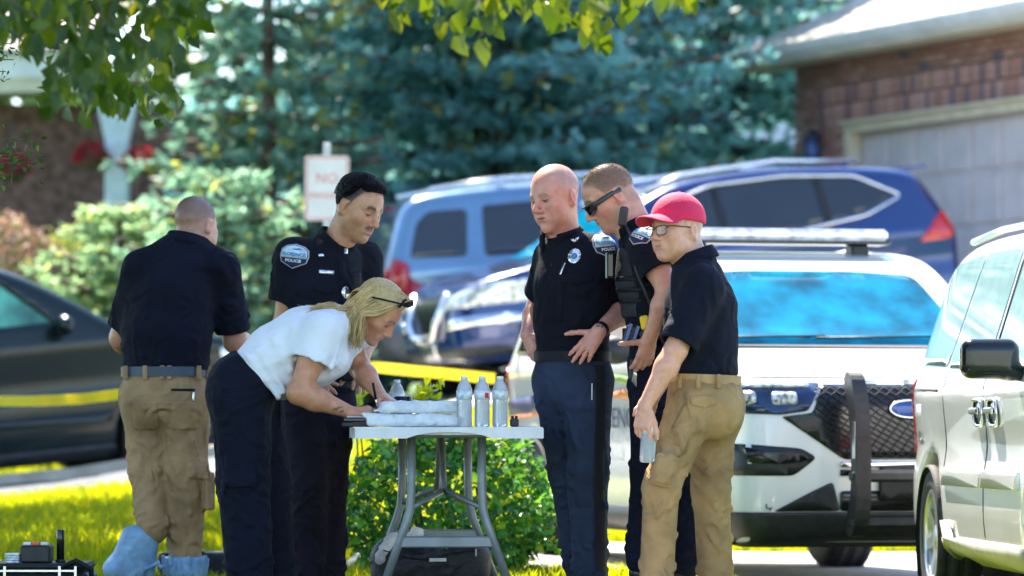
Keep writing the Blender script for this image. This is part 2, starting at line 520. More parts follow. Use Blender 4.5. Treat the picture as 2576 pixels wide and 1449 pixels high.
# street on the left, climbing to the right
ribbon('street', (lerp_path((-14, 31.2), (-1.2, 29.8), 30), lerp_path((-14, 36.2), (-1.2, 33.3), 30)), M_asph, 0.02, 0.05)
ribbon('curb', (lerp_path((-14, 36.2), (-1.2, 33.3), 30), lerp_path((-14, 36.45), (-1.2, 33.5), 30)), M_conc, 0.10, 0.14, 2)
ribbon('curb', (lerp_path((-14, 30.95), (-1.2, 29.62), 30), lerp_path((-14, 31.2), (-1.2, 29.8), 30)), M_conc, 0.05, 0.08, 2)
ribbon('pavement', (lerp_path((-14, 36.45), (-1.6, 33.6), 30), lerp_path((-14, 37.3), (-1.6, 34.5), 30)), M_conc, 0.06, 0.1, 3)
# concrete drive with the parked cars, climbing to the garage
ribbon('driveway', (lerp_path((-2.2, 33.6), (9.0, 33.8), 24), lerp_path((-2.2, 43.5), (9.0, 43.5), 24)), M_conc, 0.03, 0.08, 10)
# slab the white police car stands on, and the walk in front of it
ribbon('road', (lerp_path((-0.9, 21.9), (9, 21.5), 24), lerp_path((-0.9, 28.6), (9, 28.6), 24)), M_conc, 0.012, 0.05, 8)
ribbon('path', (lerp_path((0.12, 15.5), (0.22, 20.6), 12), lerp_path((0.98, 15.5), (1.0, 20.6), 12)), M_conc, 0.012, 0.04, 3)

# grass blades, one mass
rg = np.random.RandomState(11)
def grass(name, regions, label):
    V = []; 
    for (x0, x1, y0, y1, n, h) in regions:
        y = y0 + (y1-y0)*rg.rand(n)**1.3; x = x0 + (x1-x0)*rg.rand(n)
        keep = np.ones(n, bool)
        keep &= ~((x > 0.10) & (x < 1.02) & (y > 15.4) & (y < 20.62))
        keep &= ~((x > -0.92) & (y > 21.9-.04*(x+.9)) & (y < 28.7))
        s1 = 31.2 + (x+14)/12.8*(29.8-31.2)-0.28; s2 = 37.3 + (x+14)/12.4*(34.5-37.3)
        keep &= ~((y > s1) & (y < s2) & (x < -1.15)); keep &= ~((x > -2.25) & (y > 33.5))
        x, y = x[keep], y[keep]; n = len(x)
        z = ground_z(x, y); a = rg.rand(n)*6.28; hh = h*(0.6+0.8*rg.rand(n)); wd = 0.0045*(y/20)
        lean = rg.randn(n, 2)*0.35*hh[:, None]
        b0 = np.stack([x-np.cos(a)*wd, y-np.sin(a)*wd, z-0.005], 1); b1 = np.stack([x+np.cos(a)*wd, y+np.sin(a)*wd, z-0.005], 1)
        m0 = np.stack([x-np.cos(a)*wd*.7+lean[:, 0]*.4, y-np.sin(a)*wd*.7+lean[:, 1]*.4, z+hh*.6], 1)
        m1 = np.stack([x+np.cos(a)*wd*.7+lean[:, 0]*.4, y+np.sin(a)*wd*.7+lean[:, 1]*.4, z+hh*.6], 1)
        t = np.stack([x+lean[:, 0], y+lean[:, 1], z+hh], 1)
        V.append(np.stack([b0, b1, m1, m0, t], 1))
    V = np.concatenate(V); n = len(V); b = np.arange(n)[:, None]*5
    T = np.concatenate([b+np.array([[0, 1, 2]]), b+np.array([[0, 2, 3]]), b+np.array([[3, 2, 4]])])
    tint = 0.75+0.5*rg.rand(n, 1); base = np.array([[0.032, 0.145, 0.012]])*tint; base[:, 0] *= 0.85+0.45*rg.rand(n)
    cols = np.repeat(base, 5, 0)
    me = mesh_np(name, V.reshape(-1, 3), T, cols)
    o = ob(name, me, mat('grass_blade', (0, 0, 0), 0.55, vcol=True, var=0.15, vscale=4, transl=0.62, tcol=(15.5, 3.7, .12)))
    tag(o, label, 'grass', kind='stuff')
grass('grass', [(-4.6, -0.6, 18.2, 32.0, 90000, 0.075), (-0.7, 3.2, 17.5, 23.0, 42000, 0.065), (-5.5, 0.5, 34.0, 42.0, 16000, 0.09), (-1.2, 4.0, 28.7, 33.5, 26000, 0.08)],
      'mown lawn grass around the people and cars')

# ------------------------------------------------------------------ foliage helpers
def leaf_mesh(name, L, Wd, fold=0.25, droop=0.15):
    V = [(0, 0, 0), (Wd*.5, L*.35, fold*Wd), (-Wd*.5, L*.35, fold*Wd), (0, L*.4, 0), (Wd*.36, L*.7, fold*Wd*.6-droop*L*.3), (-Wd*.36, L*.7, fold*Wd*.6-droop*L*.3), (0, L*.72, -droop*L*.35), (0, L, -droop*L)]
    Fs = [(0, 1, 3), (0, 3, 2), (1, 4, 6, 3), (3, 6, 5, 2), (4, 7, 6), (6, 7, 5)]
    me = bpy.data.meshes.new(name); me.from_pydata(V, [], Fs); me.update(); smooth(me); return me
def leaves_np(P, D, U, L, Wd):
    """simple folded leaves as arrays: base points, direction, up, length, width"""
    S = np.cross(D, U); S /= np.linalg.norm(S, axis=1, keepdims=True)+1e-9; N_ = np.cross(S, D)
    L = L[:, None]; Wd = Wd[:, None]
    a = P; b = P+D*L*.4+S*Wd*.5+N_*Wd*.2; c = P+D*L*.45; d = P+D*L*.4-S*Wd*.5+N_*Wd*.2; e = P+D*L-N_*L*.12
    V = np.stack([a, b, c, d, e], 1).reshape(-1, 3); i = np.arange(len(P))[:, None]*5
    T = np.concatenate([i+np.array([[0, 1, 2]]), i+np.array([[0, 2, 3]]), i+np.array([[2, 1, 4]]), i+np.array([[3, 2, 4]])])
    return V, T
def unit(a): return a/(np.linalg.norm(a, axis=-1, keepdims=True)+1e-9)

M_bark = mat('bark', (0.11, 0.08, 0.06), 0.9, var=0.3, vscale=14, bump=0.8, bscale=40, stretch=(1, 1, 0.25))
M_needle = mat('spruce_needles', (0, 0, 0), 0.5, vcol=True, var=0.2, vscale=3, transl=0.6)

def conifer(name, label, base, H, Rm, seed, c_lo, c_hi, whorls, per, tuft=0.15, droop=0.35, zlo=0.03, tip=None, group=None, dens=1.0, power=0.75):
    r = np.random.RandomState(seed); bx, by, bz = base
    t = thing(name, label, 'tree', base, group=group)
    tr = MB(); tr.tube([(bx, by, bz-0.2), (bx+.05, by, bz+H*.4), (bx, by, bz+H*.98)], [Rm*.07, Rm*.05, 0.02], 8)
    PP = []; DD = []; br = MB(); CC = []
    for wi in range(whorls):
        zf = zlo + (1-zlo)*(wi+r.rand()*.6)/whorls; ph = r.rand()*6.28
        Lb = Rm*max(0.03, (1-zf))**power*(0.8+0.35*r.rand())
        for k in range(per):
            a = ph+6.283*k/per+r.randn()*.15; lb = Lb*(0.72+0.5*r.rand()); d = np.array([math.cos(a), math.sin(a), 0])
            n = max(3, int(lb/0.22)); pts = []
            for j in range(n+1):
                s = j/n; zz = zf*H + lb*(0.12*s - droop*s*(1-s*.55)) 
                pts.append(np.array([bx, by, bz])+d*lb*s+np.array([0, 0, zz])+r.randn(3)*.015)
            br.tube(pts[::max(1, n//3)]+[pts[-1]], [0.028*lb/Rm+.008]*(len(pts[::max(1, n//3)]))+[0.004], 4, caps=False)
            side = np.array([-d[1], d[0], 0]); tone = r.rand()
            for j in range(1, n+1):
                s = j/n; wl = lb*0.36*(1-s)+0.12
                m = max(1, int(dens*(wl/0.13)*2))
                for q in range(m):
                    sg = 1 if r.rand() < .5 else -1; u = r.rand()
                    p = pts[j]+side*sg*wl*u+d*(0.25*wl*u)+np.array([0, 0, -0.18*wl*u])+r.randn(3)*.03
                    PP.append(p); DD.append(side*sg*(0.6+.4*u)+d*0.7+r.randn(3)*.25+np.array([0, 0, .12])); CC.append(0.55*tone+.45*r.rand())
    P = np.array(PP); D = unit(np.array(DD)); C = np.array(CC); n = len(P)
    V = []; T = []; K = []
    k0 = 4
    Pk = np.repeat(P, k0, 0); Dk = unit(np.repeat(D, k0, 0)+r.randn(n*k0, 3)*.42); U = unit(r.randn(n*k0, 3))
    S = unit(np.cross(Dk, U)); L = tuft*(0.6+.7*r.rand(n*k0))[:, None]; wd = L*0.17
    V = np.stack([Pk-Dk*L*.1, Pk+Dk*L*.5+S*wd, Pk+Dk*L, Pk+Dk*L*.5-S*wd], 1).reshape(-1, 3)
    Q = np.arange(len(Pk))[:, None]*4+np.array([[0, 1, 2, 3]])
    c = np.array(c_lo)[None]*(1-C[:, None])+np.array(c_hi)[None]*C[:, None]
    if tip is not None:
        mk = r.rand(n) < tip[1]; c[mk] = np.array(tip[0])*(0.7+.6*r.rand(mk.sum(), 1))
    cols = np.repeat(np.repeat(c, k0, 0)*(0.75+.5*r.rand(n*k0, 1)), 4, 0)
    tr.build('trunk', M_bark, t); tag(br.build('branches', M_bark, t), kind='stuff')
    ob('crown', mesh_np('crown', V, Q, cols), M_needle, t)
    return t

TEAL0, TEAL1 = (0.035, 0.17, 0.175), (0.42, 0.80, 0.77)
def gxy(px, Y): return (px-1288)*Y/F
bx = gxy(1235, 46); conifer('spruce_tree', 'large blue spruce filling the background behind the parked cars', (bx, 46, G(bx, 46)), 10.5, 3.9, 3, TEAL0, TEAL1, 34, 8, tuft=0.17, tip=((0.42, 0.42, 0.12), 0.06), power=0.5, dens=1.35)
bx = gxy(1800, 49); conifer('spruce_tree', 'blue spruce beside the brick garage, behind the larger spruce', (bx, 49, G(bx, 49)), 8.6, 2.3, 4, (0.04, 0.16, 0.155), (0.32, 0.66, 0.58), 28, 8, tuft=0.2, power=0.55)
bx = gxy(665, 43.5); conifer('spruce_tree', 'lighter green spruce standing left of the large blue spruce', (bx, 43.5, G(bx, 43.5)), 7.2, 1.6, 8, (0.07, 0.19, 0.14), (0.34, 0.56, 0.40), 24, 7, tuft=0.19, tip=((0.34, 0.36, 0.07), 0.12), power=0.6)
bx = gxy(300, 40.5); conifer('juniper_tree', 'low yellow green juniper with layered sprays left of the spruces', (bx, 40.5, G(bx, 40.5)), 2.35, 1.45, 6, (0.20, 0.36, 0.16), (0.56, 0.74, 0.40), 13, 11, tuft=0.11, droop=0.02, tip=((0.60, 0.62, 0.18), 0.10), power=0.45, dens=2.2)
bx = gxy(560, 39.5); conifer('juniper_tree', 'broad grey green juniper behind the man in booties', (bx, 39.5, G(bx, 39.5)), 2.5, 1.3, 16, (0.13, 0.30, 0.18), (0.44, 0.68, 0.46), 13, 10, tuft=0.11, droop=0.02, tip=((0.60, 0.62, 0.20), 0.08), power=0.45, dens=2.2)

# reddish shrub by the left house
def shrub(name, label, c, rad, n, lsize, cols, seed, M, stems=6, cat='shrub'):
    r = np.random.RandomState(seed); t = thing(name, label, cat, (c[0], c[1], G(c[0], c[1])))
    st = MB()
    for k in range(stems):
        a = r.rand()*6.28; st.tube([(c[0], c[1], G(c[0], c[1])-.05), (c[0]+math.cos(a)*rad[0]*.4, c[1]+math.sin(a)*rad[1]*.4, c[2]), (c[0]+math.cos(a)*rad[0]*.7, c[1]+math.sin(a)*rad[1]*.7, c[2]+rad[2]*.6)], [0.02, 0.012, 0.004], 5)
    st.build('stem', M_bark, t)
    d = unit(r.randn(n, 3)); lump = 1+0.12*np.sin(d[:, 0]*7+1)*np.sin(d[:, 1]*6)+0.1*np.sin(d[:, 2]*9+d[:, 0]*5)
    P = np.array(c)+d*np.array(rad)*(lump*(0.72+0.3*r.rand(n)**.5))[:, None]
    P[:, 2] = np.maximum(P[:, 2], ground_z(P[:, 0], P[:, 1])+.02)
    D = unit(d*.7+r.randn(n, 3)*.6); U = unit(d+r.randn(n, 3)*.5)
    V, T = leaves_np(P, D, U, lsize*(.6+.8*r.rand(n)), lsize*.6*(.7+.6*r.rand(n)))
    c0 = np.array(cols)[r.randint(0, len(cols), n)]*(0.7+.6*r.rand(n, 1))
    ob('foliage', mesh_np('foliage', V, T, np.repeat(c0, 5, 0)), M, t)
    return t
M_leafv = mat('shrub_leaves', (0, 0, 0), 0.5, vcol=True, var=0.15, vscale=9, transl=0.35)
x0 = gxy(20, 41); shrub('shrub', 'rounded pinkish brown flowering shrub at the left edge', (x0, 41, 2.05), (0.55, 0.6, 0.62), 4000, 0.07, [(.42, .25, .18), (.5, .34, .28), (.3, .17, .1), (.2, .2, .06)], 21, M_leafv)
x0 = gxy(190, 42); shrub('shrub', 'bright yellow green shrub below the porch column', (x0, 42, 1.75), (0.6, 0.6, 0.8), 4500, 0.08, [(.35, .42, .05), (.2, .33, .05), (.45, .45, .1)], 22, M_leafv)

# far woods closing the view
def woods():
    r = np.random.RandomState(40); P = []; C = []
    for i in range(46):
        cx = -42+i*1.9+r.randn(); cyy = 82+r.randn()*5; h = 5.0+3.0*r.rand(); n = 480
        d = unit(r.randn(n, 3)); P.append(np.array([cx, cyy, 1.2+h*.55])+d*np.array([2.6, 2.6, h*.5])*(0.6+.45*r.rand(n, 1)))
        C.append(np.array([[.05, .10, .03]])*(0.6+.9*r.rand(n, 1))*(0.8+.5*r.rand()))
    P = np.concatenate(P); C = np.concatenate(C); n = len(P)
    V, T = leaves_np(P, unit(r.randn(n, 3)), unit(r.randn(n, 3)), 0.9*(.6+.8*r.rand(n)), 0.6*np.ones(n))
    o = ob('woods', mesh_np('woods', V, T, np.repeat(C, 5, 0)), M_leafv); tag(o, 'dark green woods far behind the houses', 'woods', kind='stuff')
woods()

# ------------------------------------------------------------------ brick garage house on the right
M_mort = mat('mortar', (0.46, 0.41, 0.40), 0.9, var=0.12, vscale=20, bump=0.3, bscale=120)
M_brick = [mat('brick_%s' % n_, c, 0.85, var=0.16, vscale=30, bump=0.4, bscale=140) for n_, c in
           (('red', (0.37, 0.19, 0.155)), ('brown', (0.30, 0.165, 0.13)), ('rose', (0.45, 0.26, 0.22)), ('slate', (0.13, 0.11, 0.15)))]
M_trim = mat('cream_trim', (0.66, 0.60, 0.46), 0.55, var=0.06, vscale=4)
M_white = mat('white_trim', (0.78, 0.79, 0.80), 0.45, var=0.05, vscale=4)
M_shing = mat('roof_shingle', (0.46, 0.41, 0.37), 0.9, var=0.28, vscale=9, bump=0.6, bscale=70)
M_gdoor = mat('garage_door', (0.58, 0.53, 0.55), 0.5, var=0.05, vscale=3)

def garage():
    A = Vector((gxy(2008, 46.0), 46.0, 0)); dr = Vector((0.386, -0.922, 0)).normalized(); nrm = Vector((-0.922, -0.386, 0)).normalized()
    gz = G(A.x, A.y)-0.1
    M = Matrix((( dr.x, -nrm.x, 0, A.x), (dr.y, -nrm.y, 0, A.y), (0, 0, 1, 0), (0, 0, 0, 1)))   # local: x along wall, y into house, z up
    def loc(u, z, d=0): return M @ Vector((u, d, z))
    # heights read off the corner at distance 46
    z_eave = HC+(HZ-160)*46/F; z_door = HC+(HZ-331)*46/F; z_sold0 = z_door+.03; z_sold1 = HC+(HZ-232)*46/F
    Lw = 9.0; u_door0, u_door1 = 1.10, 6.0
    h = thing('garage_house', 'brick garage with tan overhead door and white gutter behind the blue car', 'house', (A.x, A.y, gz), (0, 0, math.atan2(dr.y, dr.x)))
    def P(mb): # bring from wall-local to world
        mb.v = [tuple(M @ Vector(v)) for v in mb.v]; return mb
    wl = MB(); wl.box((0.0, 0.02, gz), (u_door0, 0.25, z_eave)); wl.box((u_door0, 0.02, z_door), (u_door1, 0.25, z_eave)); wl.box((u_door1, 0.02, gz), (Lw, 0.25, z_eave))
    wl.box((0, 0.25, gz), (0.25, 7, z_eave)); wl.box((Lw-.25, .25, gz), (Lw, 7, z_eave)); wl.box((0.25, 6.75, gz), (Lw-.25, 7, z_eave))
    w_ = P(wl).build('wall', M_mort, h)
    # bricks
    rb = random.Random(4); meshes = {}
    def bmesh_for(wd, ht):
        k = (round(wd, 3), round(ht, 3))
        if k not in meshes:
            meshes[k] = [MB().box((-wd/2, -0.045, -ht/2), (wd/2, 0.01, ht/2), bev=0.006).mesh('brick') for _ in M_brick]
            for me_, m_ in zip(meshes[k], M_brick): me_.materials.append(m_)
        return meshes[k]
    spots = []
    ch = 0.0725
    nrow = int((z_eave-z_sold1)/ch)
    for r_ in range(nrow):
        z = z_sold1+0.012+ch*(r_+.5); u = 0.105 if r_ % 2 == 0 else 0.0
        while u < 5.4:
            lo = max(0.004, u-.1); hi = u+.1
            spots.append(((lo+hi)/2, z, hi-lo, ch-.012, rb.choice([0, 0, 1, 1, 2, 0, 3 if rb.random() < .3 else 1]))); u += .212
    for row in range(2):
        hh = (z_sold1-z_sold0)/2
        u = 0.62
        while u < 5.4:
            spots.append((u, z_sold0+hh*(row+.5), .063, hh-.012, rb.choices([0, 2, 1, 3], [4, 4, 1, 3 if (u*7+row*2) % 2 < .9 else .5])[0])); u += .0745
    z = z_sold1-ch*.5; r_ = 0
    while z > z_sold0-1.3:
        u0 = 0.0 if r_ % 2 else 0.105; u = u0
        lim = 0.58 if z > z_sold0 else u_door0-.06
        while u < lim:
            lo = max(0.004, u-.1); hi = min(u+.1, lim)
            if hi-lo > .05: spots.append(((lo+hi)/2, z, hi-lo, ch-.012, rb.choice([0, 1, 2, 0, 2])))
            u += .212
        z -= ch; r_ += 1
    back = []
    for r_ in range(nrow):
        u = 5.51 if r_ % 2 == 0 else 5.40
        while u < Lw-.1: back.append((u, z_sold1+0.012+ch*(r_+.5), .2, ch-.012, rb.choice([0, 0, 1, 1, 2]))); u += .212
    u = 5.41
    while u < 6.0:
        for row in range(2): hh = (z_sold1-z_sold0)/2; back.append((u, z_sold0+hh*(row+.5), .063, hh-.012, rb.choice([0, 2, 1])))
        u += .0745
    z = z_sold1-ch*.5; r_ = 0
    while z > gz:
        u = 6.12 if r_ % 2 else 6.225
        while u < Lw-.1: back.append((u, z, .2, ch-.012, rb.choice([0, 1, 2, 0, 2]))); u += .212
        z -= ch; r_ += 1
    # the 300 that show largest (nearest in view) as bricks, the rest as one part
    spots.sort(key=lambda s: (-(s[2]*s[3]) if s[1] > z_sold0-.25 else 1))
    spots += back
    rest = {0: MB(), 1: MB(), 2: MB(), 3: MB()}
    ang = math.atan2(dr.y, dr.x)
    for i, (u, z, wd, ht, k) in enumerate(spots):
        if i < 290:
            o = bpy.data.objects.new('brick', bmesh_for(wd, ht)[k]); COL.objects.link(o); o.parent = h
            o.location = (u, -0.004*rb.random(), z-gz)
        else:
            b = MB().box((u-wd/2, -0.045, z-ht/2), (u+wd/2, 0.01, z+ht/2)); rest[k].add(b.v, b.f)
    allr = MB(); mi = []
    for k in rest:
        allr.add(rest[k].v, rest[k].f); mi += [k]*len(rest[k].f)
    me = P(allr).mesh('more_bricks'); me.polygons.foreach_set('material_index', mi)
    o = ob('more_bricks', me, M_brick, h); tag(o, kind='stuff')
    # door frame, door and its panels
    f = MB(); f.box((u_door0, -0.03, z_door-.09), (u_door1, .12, z_door-.004)); f.box((u_door0, -0.03, gz), (u_door0+.10, .12, z_door-.094)); f.box((u_door1-.1, -.03, gz), (u_door1, .12, z_door-.094))
    f.box((u_door0, -.10, z_door-.002), (u_door1+.1, 0.01, z_door+.025))
    P(f).build('door_frame', M_trim, h)
    d_ = MB(); d_.box((u_door0+.1, .13, gz), (u_door1-.1, .18, z_door-.09)); dd = P(d_).build('garage_door', M_gdoor, h)
    ph = 0.53; zz = z_door-.10
    while zz-ph > gz-.2:
        for k in range(8):
            u0 = u_door0+.13+k*.585
            b = MB().box((u0+.03, .105, zz-ph+.04), (u0+.555, .131, zz-.03), bev=.012); P(b).build('panel', M_gdoor, dd)
        zz -= ph
    # eaves
    e = MB(); e.box((-.75, -.42, z_eave-.05), (Lw+.3, .02, z_eave-.02)); so = P(e).build('soffit', M_trim, h)
    e = MB(); e.box((-.78, -.45, z_eave-.02), (Lw+.3, -.42, z_eave+.12)); P(e).build('fascia', M_white, h)
    g = MB(); prof = [(0, 0), (-.05, 0), (-.09, .05), (-.11, .12), (-.10, .12), (-.08, .06), (-.045, .012), (0, .012)]
    n = len(prof); V = [(-.8, -.45+p[0], z_eave+.01+p[1]) for p in prof]+[(Lw+.3, -.45+p[0], z_eave+.01+p[1]) for p in prof]
    g.add(V, [tuple(range(n)), tuple(range(2*n-1, n-1, -1))]+[(i, i+n, (i+1) % n+n, (i+1) % n) for i in range(n)]); P(g).build('gutter', M_white, h)
    # hip roof
    rf = MB(); zr = z_eave+.12; ap = z_eave+2.1
    V = [(-.82, -.5, zr), (Lw+.35, -.5, zr), (Lw+.35, 7.4, zr), (-.82, 7.4, zr), (3.2, 3.4, ap), (Lw-3.2, 3.4, ap)]
    rf.add(V, [(0, 1, 5, 4), (1, 2, 5), (2, 3, 4, 5), (3, 0, 4), (0, 3, 2, 1)]); P(rf).build('roof', M_shing, h)
    # wall lantern by the door
    t = thing('wall_lantern', 'dark blue wall lantern on the brick pier of the garage', 'lantern', loc(0.66, z_door-.35, -.05))
    zl = z_door-.36
    q = MB().lathe([(.03, 0), (.075, .03), (.085, .2), (.05, .22)], 8, M @ Matrix.Translation((.66, -.17, zl))); q.build('lamp_glass', mat('lantern_glass', (.05, .10, .3), .15, var=.2), t)
    q = MB().lathe([(.1, 0), (.06, .06), (.02, .12), (.0, .13)], 8, M @ Matrix.Translation((.66, -.17, zl+.22))); q.tube([loc(.66, zl+.1, -.02), loc(.66, zl+.28, -.05), loc(.66, zl+.33, -.17)], .014, 6); q.build('lamp_cap', mat('lantern_metal', (.02, .03, .07), .4), t)
    # downpipe at the corner
garage()

# pale sided house far behind the garage
def sided_house():
    Y = 66; x0, x1 = gxy(1560, Y), gxy(2800, Y); zt = 11.0; zb = 1.5
    h = thing('sided_house', 'pale lavender clapboard house wall above the garage roof', 'house', ((x0+x1)/2, Y, zb))
    MB().box((x0, Y+.02, zb), (x1, Y+6, zt)).build('wall', M_white, h)
    m = mat('clapboard', (0.62, 0.64, 0.80), 0.55, var=0.04, vscale=2)
    z = 4.2; me = None
    while z < 8.6:
        b = MB(); V = [(x0-.02, Y-.035, z), (x1+.02, Y-.035, z), (x1+.02, Y-.012, z+.2), (x0-.02, Y-.012, z+.2), (x0-.02, Y+.03, z), (x1+.02, Y+.03, z), (x1+.02, Y+.03, z+.2), (x0-.02, Y+.03, z+.2)]
        b.add(V, [(0, 1, 2, 3), (4, 7, 6, 5), (0, 4, 5, 1), (3, 2, 6, 7), (0, 3, 7, 4), (1, 5, 6, 2)]).build('clapboard', m, h); z += .205
    MB().prism([(x0-.4, zt), (x1+.4, zt), ((x0+x1)/2, zt+3)], Y-.4, Y+6.4).build('roof', M_shing, h)
sided_house()

# brown house on the left: wall, eave, porch column
def left_house():
    Y = 50; h = thing('brown_house', 'brown brick house with white eave and porch column at left', 'house', (gxy(100, Y), Y, 1.6))
    ze = HC+(HZ-262)*Y/F; x1 = gxy(720, Y)
    mb = mat('brown_brick', (0.16, 0.085, 0.075), 0.85, var=.3, vscale=9, bump=.4, bscale=50)
    MB().box((-16, Y, .9), (x1, Y+6, ze)).build('wall', mb, h)
    M = Matrix.Translation((0, Y, ze)) @ Matrix.Rotation(R(6), 4, 'Y') 
    xe = gxy(236, Y-.9)
    b = MB(); b.prism([(-16, ze+.02), (xe, ze-.02+.26), (xe, ze+.55), (-16, ze+.3)], Y-1.0, Y-.9); b.build('fascia', M_white, h)
    b = MB(); b.prism([(-16, ze-.16), (xe, ze+.08), (xe, ze+.235), (-16, ze+.015)], Y-.95, Y-.02); b.build('soffit', M_trim, h)
    b = MB(); b.add([(-16, Y-1.1, ze+.31), (xe+.1, Y-1.1, ze+.56), (xe+.1, Y+3, ze+2.6), (-16, Y+3, ze+2.6), (-16, Y-1.1, ze+.25), (xe+.1, Y-1.1, ze+.5), (xe+.1, Y+3, ze+2.5), (-16, Y+3, ze+2.5)], [(0, 1, 2, 3), (7, 6, 5, 4), (0, 4, 5, 1), (1, 5, 6, 2), (2, 6, 7, 3), (3, 7, 4, 0)]); b.build('roof', M_shing, h)
    Yc = 48.6; xc = gxy(295, Yc); zc0, zc1 = 1.5, ze+.1
    cm = mat('column_paint', (0.62, 0.72, 0.80), .45, var=.05)
    c = MB(); c.box((xc-.13, Yc-.13, zc0), (xc+.13, Yc+.13, zc1-.62), bev=.02); c.box((xc-.17, Yc-.17, zc0-.3), (xc+.17, Yc+.17, zc0+.12), bev=.02); 
    c.prism([(xc-.13, zc1-.618), (xc+.13, zc1-.618), (xc+.24, zc1-.1), (xc-.0, zc1-.3), (xc-.24, zc1-.1)], Yc-.10, Yc+.10); c.build('porch_column', cm, h)
    # hanging baskets of red flowers
    for k, (px, py, lab) in enumerate(((228, 392, 'basket of red flowers hanging left of the porch column'), (352, 405, 'basket of red flowers hanging right of the porch column'), (30, 420, 'small basket of red flowers at the left edge under the eave'))):
        p = W(px, py, 48.4); t = thing('hanging_basket', lab, 'flower basket', p, group='red hanging baskets on the porch')
        MB().lathe([(.02, -.17), (.11, -.14), (.15, -.02), (.14, -.02), (.1, -.12)], 12, Matrix.Translation(p)).build('basket', mat('basket_brown', (.1, .06, .03), .8), t)
        wr = MB(); 
        for a in (0, 2.1, 4.2): wr.tube([p+Vector((math.cos(a)*.14, math.sin(a)*.14, -.02)), p+Vector((0, 0, .5))], .004, 4)
        wr.tube([p+Vector((0, 0, .5)), Vector((p.x, p.y, ze+.05))], .004, 4); wr.build('hanger', mat('wire', (.1, .1, .1), .4, 1), t)
        r = np.random.RandomState(60+k); n = 260; d = unit(r.randn(n, 3)); d[:, 2] = np.abs(d[:, 2])*1.1-.35
        PP = np.array(p)+d*np.array([.17, .17, .17]); V, T = leaves_np(PP, unit(d+r.randn(n, 3)*.4), unit(r.randn(n, 3)), .06*np.ones(n), .05*np.ones(n))
        c = np.where(r.rand(n, 1) < .8, np.array([[.55, .015, .05]]), np.array([[.08, .16, .03]])); ob('flowers', mesh_np('flowers', V, T, np.repeat(c, 5, 0)), M_leafv, t)
left_house()
# ------------------------------------------------------------------ street tree overhead (trunk left of the frame)
def leaf_mats(prefix, cols, transl=0.5, rough=0.4, tcol=None):
    return [mat('%s_%d' % (prefix, i), c, rough, var=0.14, vscale=25, transl=transl, tcol=tcol) for i, c in enumerate(cols)]
def place_leaves(parent, P, D, U, size, meshes, pick):
    for i in range(len(P)):
        d = Vector(D[i]); s = d.cross(Vector(U[i])).normalized(); n = s.cross(d)
        o = bpy.data.objects.new('leaf', meshes[pick[i]]); COL.objects.link(o); o.parent = parent
        k = float(size[i])
        M = Matrix(((s.x*k, d.x*k, n.x*k, P[i][0]), (s.y*k, d.y*k, n.y*k, P[i][1]), (s.z*k, d.z*k, n.z*k, P[i][2]), (0, 0, 0, 1)))
        if parent.get('ws'): o.matrix_parent_inverse = PM[parent.name].inverted()
        o.matrix_basis = M
def inpoly(x, y, poly):
    c = False; j = len(poly)-1
    for i in range(len(poly)):
        a, b = poly[i], poly[j]
        if (a[1] > y) != (b[1] > y) and x < (b[0]-a[0])*(y-a[1])/(b[1]-a[1])+a[0]: c = not c
        j = i
    return c
